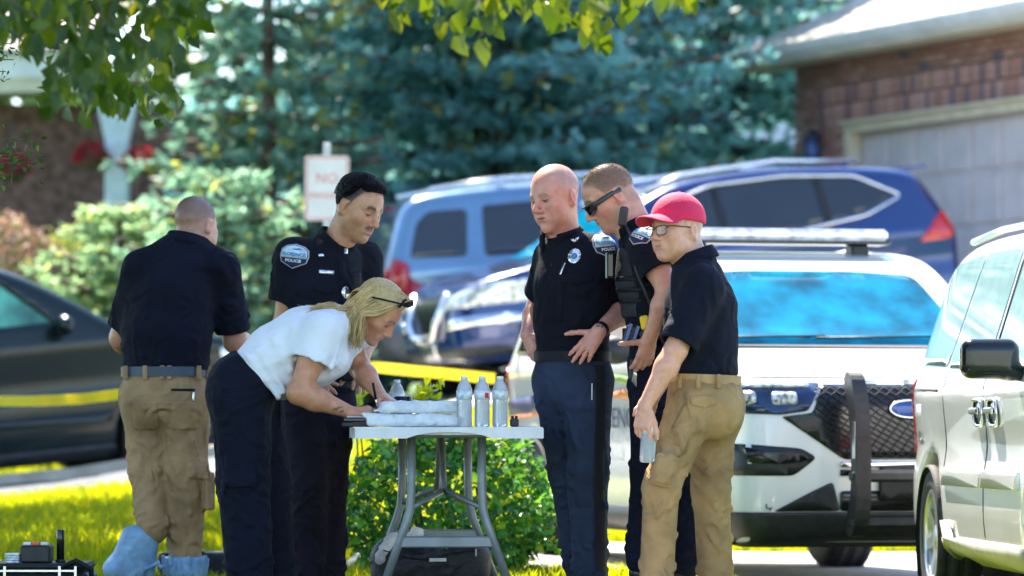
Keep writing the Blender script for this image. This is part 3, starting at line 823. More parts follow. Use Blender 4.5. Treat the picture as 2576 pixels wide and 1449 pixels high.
def street_tree():
    r = np.random.RandomState(77); base = Vector((-4.4, 18.8, G(-4.4, 18.8)))
    t = thing('shade_tree', 'broad leaved street tree with branches hanging into the top of the picture', 'tree', base)
    tk = MB(); tk.tube([base-Vector((0, 0, .2)), base+Vector((.05, .05, 1.3)), base+Vector((-.1, .3, 2.8)), base+Vector((0, .8, 5)), base+Vector((0, 1.2, 7.5))], [.2, .16, .14, .09, .02], 10)
    for k in range(12):
        a = r.rand()*6.28; z = 2.6+r.rand()*2.5; L = 2.5+2*r.rand(); p = base+Vector((-.05, .2+z*.1, z))
        d = Vector((math.cos(a)*.7, math.sin(a)*1.3, .45)).normalized()
        tk.tube([p, p+d*L*.5+Vector((0, 0, .1)), p+d*L+Vector((0, 0, .4))], [.06, .04, .01], 6)
    tk.build('trunk', M_bark, t)
    cols = [(0.03, 0.075, 0.008), (0.06, 0.12, 0.008), (0.12, 0.175, 0.008), (0.26, 0.27, 0.012)]
    LM = leaf_mats('tree_leaf', cols, 0.42, .4, (2.0, 1.35, .5))
    meshes = []
    for i in range(4):
        me = leaf_mesh('leaf', 1.0, 0.62, .22, .22); me.materials.append(LM[i]); meshes.append(me)
    regions = [([(-30, -25), (520, -25), (512, 40), (490, 105), (455, 110), (440, 175), (462, 240), (455, 290), (415, 330), (380, 300), (330, 260), (270, 285), (215, 300), (150, 330), (120, 285), (105, 235), (120, 160), (40, 120), (-30, 90)], 470, 15.8, 13.2),
               ([(960, -25), (1270, -25), (1262, 60), (1238, 120), (1170, 140), (1120, 110), (1085, 70), (1010, 55), (965, 80)], 75, 15.0, 13.6),
               ([(1270, -25), (1765, -25), (1755, 30), (1640, 30), (1560, 55), (1540, 130), (1500, 100), (1440, 70), (1400, 55), (1345, 90), (1300, 30)], 85, 15.0, 13.6)]
    P = []; tone = []
    for poly, n, ya, yb in regions:
        xs_ = [p[0] for p in poly]; ys_ = [p[1] for p in poly]; c = 0
        while c < n:
            x = min(xs_)+r.rand()*(max(xs_)-min(xs_)); y = min(ys_)+(r.rand()**1.5)*(max(ys_)-min(ys_))
            if inpoly(x, y, poly):
                P.append(W(x, y-25, yb+(ya-yb)*r.rand())); c += 1
                tone.append(y)
    n = len(P); P = np.array(P)
    D = unit(np.stack([r.randn(n)*.45, r.randn(n)*.45, -1+.5*r.randn(n)], 1)); U = unit(np.stack([r.randn(n)*.8, -1+r.randn(n)*.7, r.randn(n)*.3], 1))
    size = .052+.042*r.rand(n); pick = np.clip((r.randn(n)*.85+1.0), 0, 3).astype(int)
    order = np.argsort(-size)
    a, b = order[:295], order[295:]
    place_leaves(t, P[a], D[a], U[a], size[a], meshes, pick[a])
    # twigs the leaves hang from
    tw = MB()
    for k in range(42):
        i = r.randint(n); p = Vector(P[i]); tw.tube([p, p+Vector((r.randn()*.1-.05, r.randn()*.2, .16)), p+Vector((r.randn()*.15-.25, r.randn()*.3, .42))], [.003, .004, .006], 5)
    for (p0, p1) in ((Vector((-4.2, 18.0, 2.9)), W(250, -60, 14.5)), (Vector((-4.3, 18.6, 3.2)), W(1100, -60, 14.4)), (Vector((-4.3, 18.6, 3.4)), W(1650, -60, 14.4))):
        m = (p0+p1)/2+Vector((0, 0, .35)); tw.tube([p0, m, p1], [.04, .025, .008], 6)
    o = tw.build('twigs', M_bark, t); tag(o, kind='stuff')
    # the rest of the crown, one mass
    cl = []; 
    while len(cl) < 460:
        d = r.uniform(-1, 1, 3)
        if np.linalg.norm(d) > 1 : continue
        c = np.array([-4.4, 22.4, 6.2])+d*np.array([4.0, 9.2, 2.9])
        cl.append(c)
    m = 140; C = np.repeat(np.array(cl), m, 0); Pn = C+r.randn(len(C), 3)*np.array([.5, .5, .3])
    px = 1288+Pn[:, 0]*F/Pn[:, 1]; py = HZ-(Pn[:, 2]-HC)*F/Pn[:, 1]
    keep = ~((px > -60) & (px < 2640) & (py > -40)) & (Pn[:, 1] > 9)
    kx, ky = -TO_SUN.x/TO_SUN.z, -TO_SUN.y/TO_SUN.z            # where a leaf's shadow lands: leaves left out to sunlight bush and right side
    lx = Pn[:, 0]+(Pn[:, 2]-.9)*kx; ly = Pn[:, 1]+(Pn[:, 2]-.9)*ky
    keep &= ~(lx > .12+.12*r.randn(len(Pn))) & ~((lx > -.22+.08*r.randn(len(Pn))) & (ly > 20.0) & (ly < 23)); Pn = Pn[keep]; k = len(Pn)
    sz = np.concatenate([np.ones(k), np.full(len(b), .5)]); Pn = np.concatenate([Pn, P[b]]); Dn = unit(np.concatenate([r.randn(k, 3)*.7+np.array([0, 0, -.5]), D[b]])); Un = unit(r.randn(len(Pn), 3))
    V, T = leaves_np(Pn, Dn, Un, .15*sz*(.8+.5*r.rand(len(Pn))), .11*sz*(.8+.5*r.rand(len(Pn))))
    c = np.array(cols)[np.clip(r.randn(len(Pn))*.8+1, 0, 3).astype(int)]
    o = ob('crown', mesh_np('crown', V, T, np.repeat(c, 5, 0)), mat('tree_leaf_mass', (0, 0, 0), .45, vcol=True, transl=.5, tcol=(2.2, 1.5, .5)), t); tag(o, kind='stuff')
street_tree()

# small leaved sapling at the left edge
def sapling():
    r = np.random.RandomState(31); b = Vector((-2.75, 17.6, 0)); t = thing('sapling', 'small leaved sapling reaching in at the left edge', 'tree', b)
    tk = MB(); tk.tube([b-Vector((0, 0, .1)), b+Vector((.03, 0, 1.2)), b+Vector((.1, 0, 2.6))], [.025, .02, .006], 6)
    ends = []
    for (x, y) in ((10, 60), (25, 110), (35, 150), (15, 180), (60, 350), (85, 385), (40, 400), (20, 440), (95, 410)):
        p = W(x, y, 17.4+.3*r.rand()); q = b+Vector((.05, 0, p.z-.12)); tk.tube([q, (p+q)/2+Vector((0, 0, .06)), p], [.009, .006, .002], 5); ends.append((p, q))
    tk.build('trunk', M_bark, t)
    LM = leaf_mats('sapling_leaf', [(.03, .09, .015), (.06, .15, .02), (.16, .26, .03)], .45)
    ms = []
    for m_ in LM:
        me = leaf_mesh('leaf', 1, .6, .2, .1); me.materials.append(m_); ms.append(me)
    P = []
    for p, q in ends:
        for k in range(33): P.append(p+(q-p)*(r.rand()*.35)+Vector(r.randn(3)*.032))
    n = len(P); P = np.array(P)
    place_leaves(t, P, unit(r.randn(n, 3)+np.array([0, 0, -.4])), unit(r.randn(n, 3)), .022+.014*r.rand(n), ms, r.choice(3, n, p=[.45, .35, .2]))
sapling()

# ------------------------------------------------------------------ round bush behind the table
def bush():
    r = np.random.RandomState(9); c = np.array([gxy(1125, 21.4), 21.4, .33]); rad = np.array([.55, .52, .40])
    t = thing('bush', 'round glossy green bush behind the folding table', 'bush', (c[0], c[1], 0))
    st = MB()
    for k in range(16):
        a = r.rand()*6.28; e = c+np.array([math.cos(a)*rad[0]*.8, math.sin(a)*rad[1]*.8, .25*r.rand()])
        st.tube([(c[0]+.1*math.cos(a), c[1]+.1*math.sin(a), -.02), tuple((c+e)/2+np.array([0, 0, -.1])), tuple(e)], [.014, .008, .003], 5)
    sprigs = [(890, 975), (902, 1000), (1080, 1000), (1060, 990), (1098, 990), (1050, 1010)]
    se = []
    for x, y in sprigs:
        p = W(x, y, 21.3); st.tube([(p.x+.02, p.y, .6), (p.x, p.y, p.z)], [.004, .002], 4); se.append(p)
    o = st.build('stems', M_bark, t); tag(o, kind='stuff')
    n = 5200; d = unit(r.randn(n, 3)); d[:, 2] = np.where(d[:, 2] < -.75, -d[:, 2], d[:, 2])
    lump = 1+.09*np.sin(d[:, 0]*8+2)*np.cos(d[:, 2]*7)+.07*np.sin(d[:, 0]*15+d[:, 2]*13)
    P = c+d*rad*(lump*(.66+.36*r.rand(n)**.6))[:, None]; P[:, 2] = np.maximum(P[:, 2], .02)
    D = unit(d*.6+r.randn(n, 3)*.6+np.array([0, 0, .15])); U = unit(d*1.0+np.array([0, -.3, .5])+r.randn(n, 3)*.45)
    sp = np.concatenate([np.array(p)+r.randn(9, 3)*np.array([.02, .02, .03]) for p in se])
    P = np.concatenate([sp, P]); D = np.concatenate([unit(r.randn(len(sp), 3)+np.array([0, 0, .6])), D]); U = np.concatenate([unit(r.randn(len(sp), 3)), U])
    n = len(P); size = .040+.022*r.rand(n)
    cols = [(.03, .15, .04), (.06, .27, .045), (.12, .40, .035), (.30, .50, .02)]
    LM = leaf_mats('bush_leaf', cols, .45, .28, (2.6, 1.4, .6)); ms = []
    for m_ in LM:
        me = leaf_mesh('leaf', 1, .68, .2, .12); me.materials.append(m_); ms.append(me)
    pick = r.choice(4, n, p=[.34, .38, .22, .06]); pick[:len(sp)] = 3
    # nearest faces to the lens show largest
    score = -P[:, 1]*1.0+size*4+np.where(np.arange(n) < len(sp), 3, 0); order = np.argsort(-score)
    a, b = order[:300], order[300:]
    place_leaves(t, P[a], D[a], U[a], size[a], ms, pick[a])
    V, T = leaves_np(P[b], D[b], U[b], size[b], size[b]*.68)
    o = ob('foliage', mesh_np('foliage', V, T, np.repeat(np.array(cols)[pick[b]], 5, 0)), mat('bush_leaf_mass', (0, 0, 0), .3, vcol=True, var=.12, transl=.45, tcol=(2.6, 1.4, .6)), t); tag(o, kind='stuff')
bush()
# ------------------------------------------------------------------ vehicles
M_glass = mat('tinted_glass', (0.008, 0.012, 0.018), 0.04, var=0.1, vscale=3, ior=1.75)
M_glassb = mat('windscreen_painted_sky', (0.0, 0.15, 0.27), 0.09, var=0.3, vscale=4, ior=1.45)  # reflected sky painted in as a cyan base colour
M_lampi = mat('lamp_inner', (.34, .37, .38), .35, .2, var=.8, vscale=45)
M_hlamp = mat('headlamp_cover', (0.01, 0.035, 0.11), 0.06, var=0.3, vscale=12, ior=1.6)
M_tyre = mat('tyre_rubber', (0.022, 0.022, 0.024), 0.75, var=0.2, vscale=30, bump=0.3, bscale=120)
M_rim = mat('alloy_rim', (0.62, 0.63, 0.65), 0.3, 0.85, var=0.08)
M_black = mat('black_plastic', (0.018, 0.020, 0.024), 0.5, var=0.2, vscale=20, bump=0.15, bscale=200)
M_trimb = mat('gloss_black_trim', (0.012, 0.014, 0.018), 0.18, var=0.1)
M_chrome = mat('chrome', (0.80, 0.82, 0.85), 0.24, 1.0, var=0.04)
M_redl = mat('red_lens', (0.42, 0.008, 0.02), 0.12, var=0.15, vscale=30, coat=0.6)
M_clear = mat('clear_lens', (0.55, 0.62, 0.68), 0.08, 0.35, var=0.3, vscale=25, coat=0.8)
M_white_paint = mat('white_car_paint', (0.80, 0.80, 0.80), 0.28, var=0.02, vscale=2, coat=0.8)
M_navy = mat('navy_vinyl', (0.03, 0.035, 0.14), 0.4, var=0.05)
M_orange = mat('orange_vinyl', (0.75, 0.22, 0.05), 0.4, var=0.08)
M_greenv = mat('green_vinyl', (0.25, 0.42, 0.06), 0.4, var=0.15)
M_greyv = mat('grey_vinyl', (0.45, 0.46, 0.50), 0.4, var=0.05)

def poly_sdf(px, pz, poly):
    d = np.full(np.broadcast(px, pz).shape, 1e9, np.float32); s = np.ones(d.shape, bool)
    n = len(poly)
    for i in range(n):
        ax, az = poly[i]; bx_, bz_ = poly[i-1]
        ex, ez = bx_-ax, bz_-az; wx, wz = px-ax, pz-az
        t = np.clip((wx*ex+wz*ez)/(ex*ex+ez*ez+1e-12), 0, 1)
        d = np.minimum(d, (wx-ex*t)**2+(wz-ez*t)**2)
        c1 = (pz >= az); c2 = (pz < bz_); c3 = (ex*wz > ez*wx)
        s ^= (c1 & c2 & c3) | (~c1 & ~c2 & ~c3)
    return np.sqrt(d)*np.where(s, 1, -1)

class Car:
    """local frame: y = 0 at the nose to y = L at the tail, x across, z up"""
    def __init__(s, name, label, paint, prof, Wd, belt, tumble, wheels, rw, loc, yaw, pitch=0.0, roll=0.0, h=0.025, nose=(0.9, .16), tail=(0.8, .10), k=0.10, cut=None, cat='car', group=None, archpad=.055):
        L = max(p[0] for p in prof); H = max(p[1] for p in prof)
        rot = (Matrix.Rotation(yaw, 3, 'Z') @ Matrix.Rotation(pitch, 3, 'X') @ Matrix.Rotation(roll, 3, 'Y')).to_euler()
        s.t = thing(name, label, cat, loc, rot, ws=False, group=group); s.L, s.H, s.W = L, H, Wd
        f = SDF((-Wd/2-.1, -.1, .05), (Wd/2+.1, L+.1, H+.1), h)
        x, y, z = f._xyz(tuple(slice(0, len(a)) for a in f.ax))
        y2, z2 = f.ax[1][:, None], f.ax[2][None, :]
        side = poly_sdf(y2, z2, chaikin(prof, 2)).astype(np.float32)
        hw = Wd/2 - nose[1]*np.clip((nose[0]-y2)/nose[0], 0, 1)**2 - tail[1]*np.clip((y2-(L-tail[0]))/tail[0], 0, 1)**2
        hw = hw - tumble*np.clip(z2-belt, 0, 9) - 0.10*np.clip(.45-z2, 0, 1)**1.0 - .02*np.clip((z2-.62)/.12, 0, 1)*np.clip((belt-.03-z2)/.2, 0, 1)
        f.f = smax(side[None], np.abs(x)-hw[None], k).astype(np.float32)
        for yw in wheels:
            c = np.sqrt((y2-yw)**2+(z2-rw)**2)-(rw+archpad)
            f.f = np.maximum(f.f, -np.maximum(c[None], (Wd/2-.27)-np.abs(x)))
        if cut: cut(f, x, y, z)
        V, Q = f.mesh(); V = relax(V, Q, 2, .5)
        s.body = ob('body', mesh_np('body', V, Q), paint, s.t); smooth(s.body.data); s.bvh = bvh_of(V, Q)
    def side(s, name, poly, m, sx=-1, off=.004, parent=None, step=.06, rnd=.03, skirt=.006, label=None):
        """piece on the flank; polygon in (y, z); sx = -1 for the flank at negative x"""
        P = roundpoly(poly, rnd) if rnd else poly
        me = lay(flat_poly(P, step), (sx*3, 0, 0), (0, 1, 0), (0, 0, 1), (-sx, 0, 0), s.bvh, off, skirt, 4); return ob(name, me, m, parent or s.t, label)
    def front(s, name, poly, m, back=False, off=.004, parent=None, step=.05, rnd=.03, skirt=.006):
        P = roundpoly(poly, rnd) if rnd else poly
        O = (0, s.L+2, 0) if back else (0, -2, 0); D = (0, -1, 0) if back else (0, 1, 0)
        me = lay(flat_poly(P, step), O, (1, 0, 0), (0, 0, 1), D, s.bvh, off, skirt, s.L+4); return ob(name, me, m, parent or s.t)
    def text(s, name, txt, y, z, size, m, sx=-1, off=.008, parent=None, sy=1.0):
        bm = text_bm(txt, size, .05)
        for v in bm.verts: v.co.x *= sy
        U = (0, -sx*-1, 0) if sx > 0 else (0, -1, 0)
        me = lay(bm, (sx*3, y, z), U, (0, 0, 1), (-sx, 0, 0), s.bvh, off, 0, 4); return ob(name, me, m, parent or s.t)
    def wheel(s, y, sx, r, wd, rimr, spokes, style=0, steer=0.0, inset=.0, lo=None):
        key = (r, wd, rimr, spokes, style)
        if not hasattr(s, 'wm'): s.wm = {}
        if key not in s.wm:
            T = Matrix.Rotation(R(90), 4, 'Y')
            ty = MB().lathe([(rimr, -wd/2+.01), (rimr+.02, -wd/2), (r-.03, -wd/2+.004), (r-.006, -wd/2+.03), (r, -wd/2+.06), (r, wd/2-.06), (r-.006, wd/2-.03), (r-.03, wd/2-.004), (rimr+.02, wd/2), (rimr, wd/2-.01), (rimr-.01, 0), (rimr, -wd/2+.01)], 36, T, caps=False)
            for q in (-.3, 0, .3):
                ty.lathe([(r-.004, q*wd-.004), (r+.006, q*wd-.018), (r+.006, q*wd-.05), (r-.004, q*wd-.055)], 36, T, caps=False)
            rm = MB().lathe([(rimr+.004, -wd/2+.012), (rimr-.02, -wd/2+.006), (rimr-.035, -wd/2+.03), (rimr-.04, .05), (rimr-.0, .06)], 28, T, caps=False)
            rm.lathe([(.0, -wd/2+.03), (.055, -wd/2+.03), (.07, -wd/2+.06), (.07, -.0), (0, 0)], 16, T)
            for q in range(spokes):
                a = 6.2832*q/spokes; ca, sa = math.cos(a), math.sin(a); w0, w1 = (.034, .022) if style == 0 else (.05, .035)
                M = Matrix.Rotation(a, 4, 'X')
                rm.add([M @ Vector(v) for v in [(-wd/2+.035, -w0, .05), (-wd/2+.035, w0, .05), (-wd/2+.02, w1, rimr-.02), (-wd/2+.02, -w1, rimr-.02), (-wd/2+.075, -w0, .05), (-wd/2+.075, w0, .05), (-wd/2+.06, w1, rimr-.02), (-wd/2+.06, -w1, rimr-.02)]], [(0, 1, 2, 3), (7, 6, 5, 4), (0, 3, 7, 4), (1, 5, 6, 2), (3, 2, 6, 7), (0, 4, 5, 1)])
            dk = MB().lathe([(0, -wd/2+.085), (rimr-.05, -wd/2+.085), (rimr-.05, -wd/2+.1), (0, -wd/2+.1)], 24, T)
            s.wm[key] = (ty.mesh('tyre'), rm.mesh('rim'), dk.mesh('brake_disc'))
        x = sx*(s.W/2-wd/2-.02-inset)
        if lo is not None: x = lo
        wo = ob('wheel', s.wm[key][0], M_tyre, s.t); wo.location = (x, y, r-.005); wo.rotation_euler = (0, 0, (0 if sx < 0 else math.pi)+steer)
        for nm, me, m_ in (('rim', s.wm[key][1], M_rim), ('brake_disc', s.wm[key][2], M_black)):
            if nm == 'brake_disc' and style == 2: continue
            o = ob(nm, me, m_, wo)
        return wo

def mirror_y(poly, sx): return poly

# ---- white police utility car, nose to the camera
def police_car():
    th = R(13); Yf = 21.8; nose = Vector((gxy(2290, Yf), Yf, 0))
    prof = [(0.03, .24), (.0, .66), (.02, .92), (.09, 1.04), (.45, 1.12), (.95, 1.18), (1.30, 1.225), (1.62, 1.43), (2.00, 1.70), (2.30, 1.775), (3.0, 1.805), (3.9, 1.775), (4.45, 1.70), (4.72, 1.45), (4.93, 1.15), (5.02, 1.0), (5.03, .5), (4.95, .34), (4.4, .28), (3.0, .26), (1.0, .26), (.25, .22)]
    loc = (nose.x, nose.y, -.074)
    c = Car('police_car', 'white police utility car with black push bumper and roof light bar', M_white_paint, prof, 2.0, 1.14, .30, (.95, 3.97), .375, loc, th, k=.12, nose=(1.1, .18))
    t = c.t
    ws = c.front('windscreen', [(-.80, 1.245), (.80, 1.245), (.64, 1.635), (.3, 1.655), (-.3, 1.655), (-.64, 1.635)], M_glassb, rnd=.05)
    c.front('wiper_cowl', [(-.82, 1.228), (.82, 1.228), (.815, 1.242), (-.815, 1.242)], M_black, off=.006, rnd=0)
    for sx in (-1, 1):
        wb = MB(); wb.tube([(-.1+sx*.35, 1.36, 1.25), (-.05+sx*.05, 1.38, 1.285)], .008, 5); wb.tube([(-.42+sx*.35, 1.36, 1.285), (.28+sx*.3, 1.37, 1.295)], .006, 5); wb.build('wiper', M_black, t)
    for sx in (-1, 1):
        c.side('window', [(1.72, 1.21), (2.78, 1.21), (2.74, 1.64), (2.20, 1.63)], M_glass, sx)
        c.side('window', [(2.86, 1.21), (3.72, 1.21), (3.62, 1.63), (2.82, 1.645)], M_glass, sx)
        c.side('window', [(3.80, 1.22), (4.50, 1.25), (4.36, 1.55), (3.74, 1.62)], M_glass, sx)
        c.side('door_seam', [(1.56, .42), (1.572, .42), (1.572, 1.17), (1.56, 1.17)], M_black, sx, rnd=0, off=.003, step=.04)
        c.side('door_seam', [(2.80, .40), (2.812, .40), (2.812, 1.19), (2.80, 1.19)], M_black, sx, rnd=0, off=.003, step=.04)
        c.side('door_handle', [(2.55, 1.04), (2.75, 1.04), (2.75, 1.07), (2.55, 1.07)], M_white_paint, sx, rnd=.01, off=.03)
        c.side('sill', [(1.40, .27), (3.50, .27), (3.50, .40), (1.40, .40)], M_black, sx, rnd=.02, off=.012)
        q = SDF((-.2, -.15, -.12), (.2, .15, .12), .012); q.add(d_ell((0, 0, 0), (.12, .065, .075)), .02)
        V, Q = q.mesh(); V = V+np.array([sx*1.10, 1.62, 1.22]); mo = ob('mirror', mesh_np('mirror', V, Q), M_black, t); smooth(mo.data)
        MB().tube([(sx*.9, 1.66, 1.15), (sx*1.03, 1.63, 1.18)], .025, 6).build('mirror_arm', M_black, mo)
        c.side('tail_light', [(4.70, 1.0), (4.98, .98), (4.99, 1.12), (4.86, 1.22), (4.74, 1.14)], M_redl, sx, off=.01)
    # livery on the flank toward the picture's left
    c.text('lettering', 'FLORENCE', 2.11, .86, .155, M_navy, -1, sy=1.55)
    c.text('lettering', 'POLICE', 2.05, .70, .085, M_greyv, -1, sy=1.6)
    c.side('stripe', [(2.9, .98), (4.0, .90), (4.9, .88), (4.9, .98), (4.0, 1.0), (2.9, 1.03)], M_navy, -1, off=.006, rnd=0)
    c.side('stripe', [(2.9, .955), (4.0, .875), (4.9, .855), (4.9, .877), (4.0, .897), (2.9, .977)], M_orange, -1, off=.006, rnd=0)
    c.side('swoosh', [(1.45, .99), (1.85, 1.02), (2.25, 1.0), (2.0, .97), (1.6, .955)], M_orange, -1, off=.006, rnd=.02)
    c.side('swoosh', [(1.5, 1.06), (1.8, 1.085), (2.2, 1.105), (2.05, 1.06), (1.7, 1.04)], M_greenv, -1, off=.006, rnd=.02)
    # front end
    for sx in (-1, 1):
        P = lambda pts: [(sx*p[0], p[1]) for p in pts]
        hl = c.front('headlight', P([(.955, 1.03), (.44, 1.03), (.52, .895), (.66, .875), (.955, .885)]), M_hlamp, off=.012, rnd=.02)
        for u, zz in ((.84, .96), (.64, .955)):
            c.front('lamp', [(sx*u-.065, zz-.032), (sx*u+.065, zz-.032), (sx*u+.065, zz+.028), (sx*u-.065, zz+.028)], M_lampi, off=.018, rnd=.02, parent=hl, step=.04)
        c.front('lamp_strip', P([(.93, 1.022), (.50, 1.022), (.505, 1.010), (.93, 1.008)]), M_clear, off=.018, rnd=0, parent=hl, step=.05)
        c.front('fog_pocket', P([(.885, .735), (.56, .71), (.48, .665), (.60, .575), (.885, .575)]), M_black, off=.006, rnd=.03)
        c.front('fog_fin', P([(.83, .715), (.58, .69), (.50, .665), (.56, .645), (.66, .635), (.82, .64)]), M_trimb, off=.022, rnd=.015)
        c.front('air_duct', P([(.70, .40), (.50, .50), (.40, .545), (.36, .40)]), M_black, off=.010, rnd=.02)
    gr = c.front('grille', [(-.43, 1.025), (.43, 1.025), (.50, .885), (.66, .865), (.34, .655), (-.34, .655), (-.66, .865), (-.50, .885)], M_trimb, off=.006, rnd=.015)
    for j in range(17):
        z = .675+j*.0205; wd = .36+.012*min(j, 10)
        b = MB(); pr = []
        for i in range(int(2*wd/.028)+1):
            hit = c.bvh.ray_cast(Vector((-wd+i*.028, -2, z+(.0095 if (i+j) % 2 else -.0095))), Vector((0, 1, 0)), 4)[0]
            if hit: pr.append(hit+Vector((0, -.012, 0)))
        if len(pr) > 2: b.tube(pr, .0034, 4).build('grille_bar', M_black, gr)
    for x0, x1 in ((-.30, -.14), (.0, .16)):
        c.front('marker_light', [(x0, 1.028), (x1, 1.028), (x1, 1.055), (x0, 1.055)], M_clear, off=.012, rnd=.006)
    c.front('hood_gap', [(-.86, 1.058), (.86, 1.058), (.86, 1.064), (-.86, 1.064)], M_black, off=.003, rnd=0)
    c.front('grille_lip', [(-.36, .618), (.36, .618), (.36, .645), (-.36, .645)], M_chrome, off=.012, rnd=.006)
    em = c.front('emblem', [(.105*math.cos(a), .905+.043*math.sin(a)) for a in [6.283*k/18 for k in range(18)]], mat('emblem_blue', (.02, .07, .3), .2), off=.024, rnd=0, step=.05)
    pts = []
    for k in range(25):
        a = 6.283*k/24; hh = c.bvh.ray_cast(Vector((.105*math.cos(a), -2, .905+.043*math.sin(a))), Vector((0, 1, 0)), 4)[0]; pts.append(hh+Vector((0, -.026, 0)))
    MB().tube(pts, .006, 5, caps=False).build('emblem_ring', M_chrome, em)
    c.front('lower_bumper', [(-.97, .23), (.97, .23), (.985, .395), (-.985, .395)], M_black, off=.014, rnd=.01)
    c.front('lower_intake', [(-.36, .40), (.36, .40), (.36, .50), (-.36, .50)], M_trimb, off=.010, rnd=.02)
    c.front('bumper_slot', [(-.36, .575), (.36, .575), (.36, .605), (-.36, .605)], M_trimb, off=.008, rnd=0)
    pl = c.front('plate_bracket', [(-.16, .45), (.16, .45), (.16, .62), (-.16, .62)], M_black, off=.04, rnd=.015)
    for x in (-.11, .11): c.front('bracket_bolt', [(x+.014*math.cos(a), .59+.014*math.sin(a)) for a in [6.283*k/8 for k in range(8)]], M_trimb, off=.046, rnd=0, parent=pl, step=.1)
    # push bumper
    for sx in (-1, 1):
        x = sx*.335
        prof2 = chaikin([(-.07, .32), (-.20, .26), (-.29, .37), (-.31, .62), (-.29, .86), (-.22, 1.05), (-.12, 1.10), (-.07, 1.03), (-.175, .88), (-.21, .64), (-.19, .44)], 2)
        b = MB(); n = len(prof2); V = [(x-.036, p[0], p[1]) for p in prof2]+[(x+.036, p[0], p[1]) for p in prof2]
        b.add(V, [tuple(range(n)), tuple(range(2*n-1, n-1, -1))]+[(i, i+n, (i+1) % n+n, (i+1) % n) for i in range(n)])
        up = b.build('push_bumper_upright', M_black, t)
        MB().box((x-.042, -.285, .66), (x-.038, -.24, .84), bev=.001).build('bracket_light', M_chrome, up)
    MB().box((-.38, -.27, .545), (.38, -.18, .605), bev=.015).build('push_bumper_bar', M_black, t)
    MB().box((-.38, -.24, .32), (.38, -.15, .37), bev=.015).build('push_bumper_bar', M_black, t)
    # light bar
    lb = MB().box((-.60, 2.20, 1.835), (.60, 2.46, 1.90), bev=.02).build('light_bar', mat('light_bar_lens', (.62, .62, .66), .12, .3, var=.2, vscale=14, coat=.6), t)
    MB().box((-.62, 2.22, 1.815), (.62, 2.44, 1.838), bev=.006).build('light_bar_base', M_trimb, lb)
    for x in (-.46, .46): MB().box((x-.05, 2.27, 1.73), (x+.05, 2.40, 1.816), bev=.01).build('light_bar_foot', M_black, lb)
    for x in (-.62, .62): MB().tube([(x, 2.3, 1.75), (x*.98, 3.0, 1.805), (x*.98, 3.9, 1.775)], .018, 6).build('roof_rail', M_white_paint, t)
    for y in (.95, 3.97):
        for sx in (-1, 1): c.wheel(y, sx, .375, .25, .235, 5, 1)
police_car()

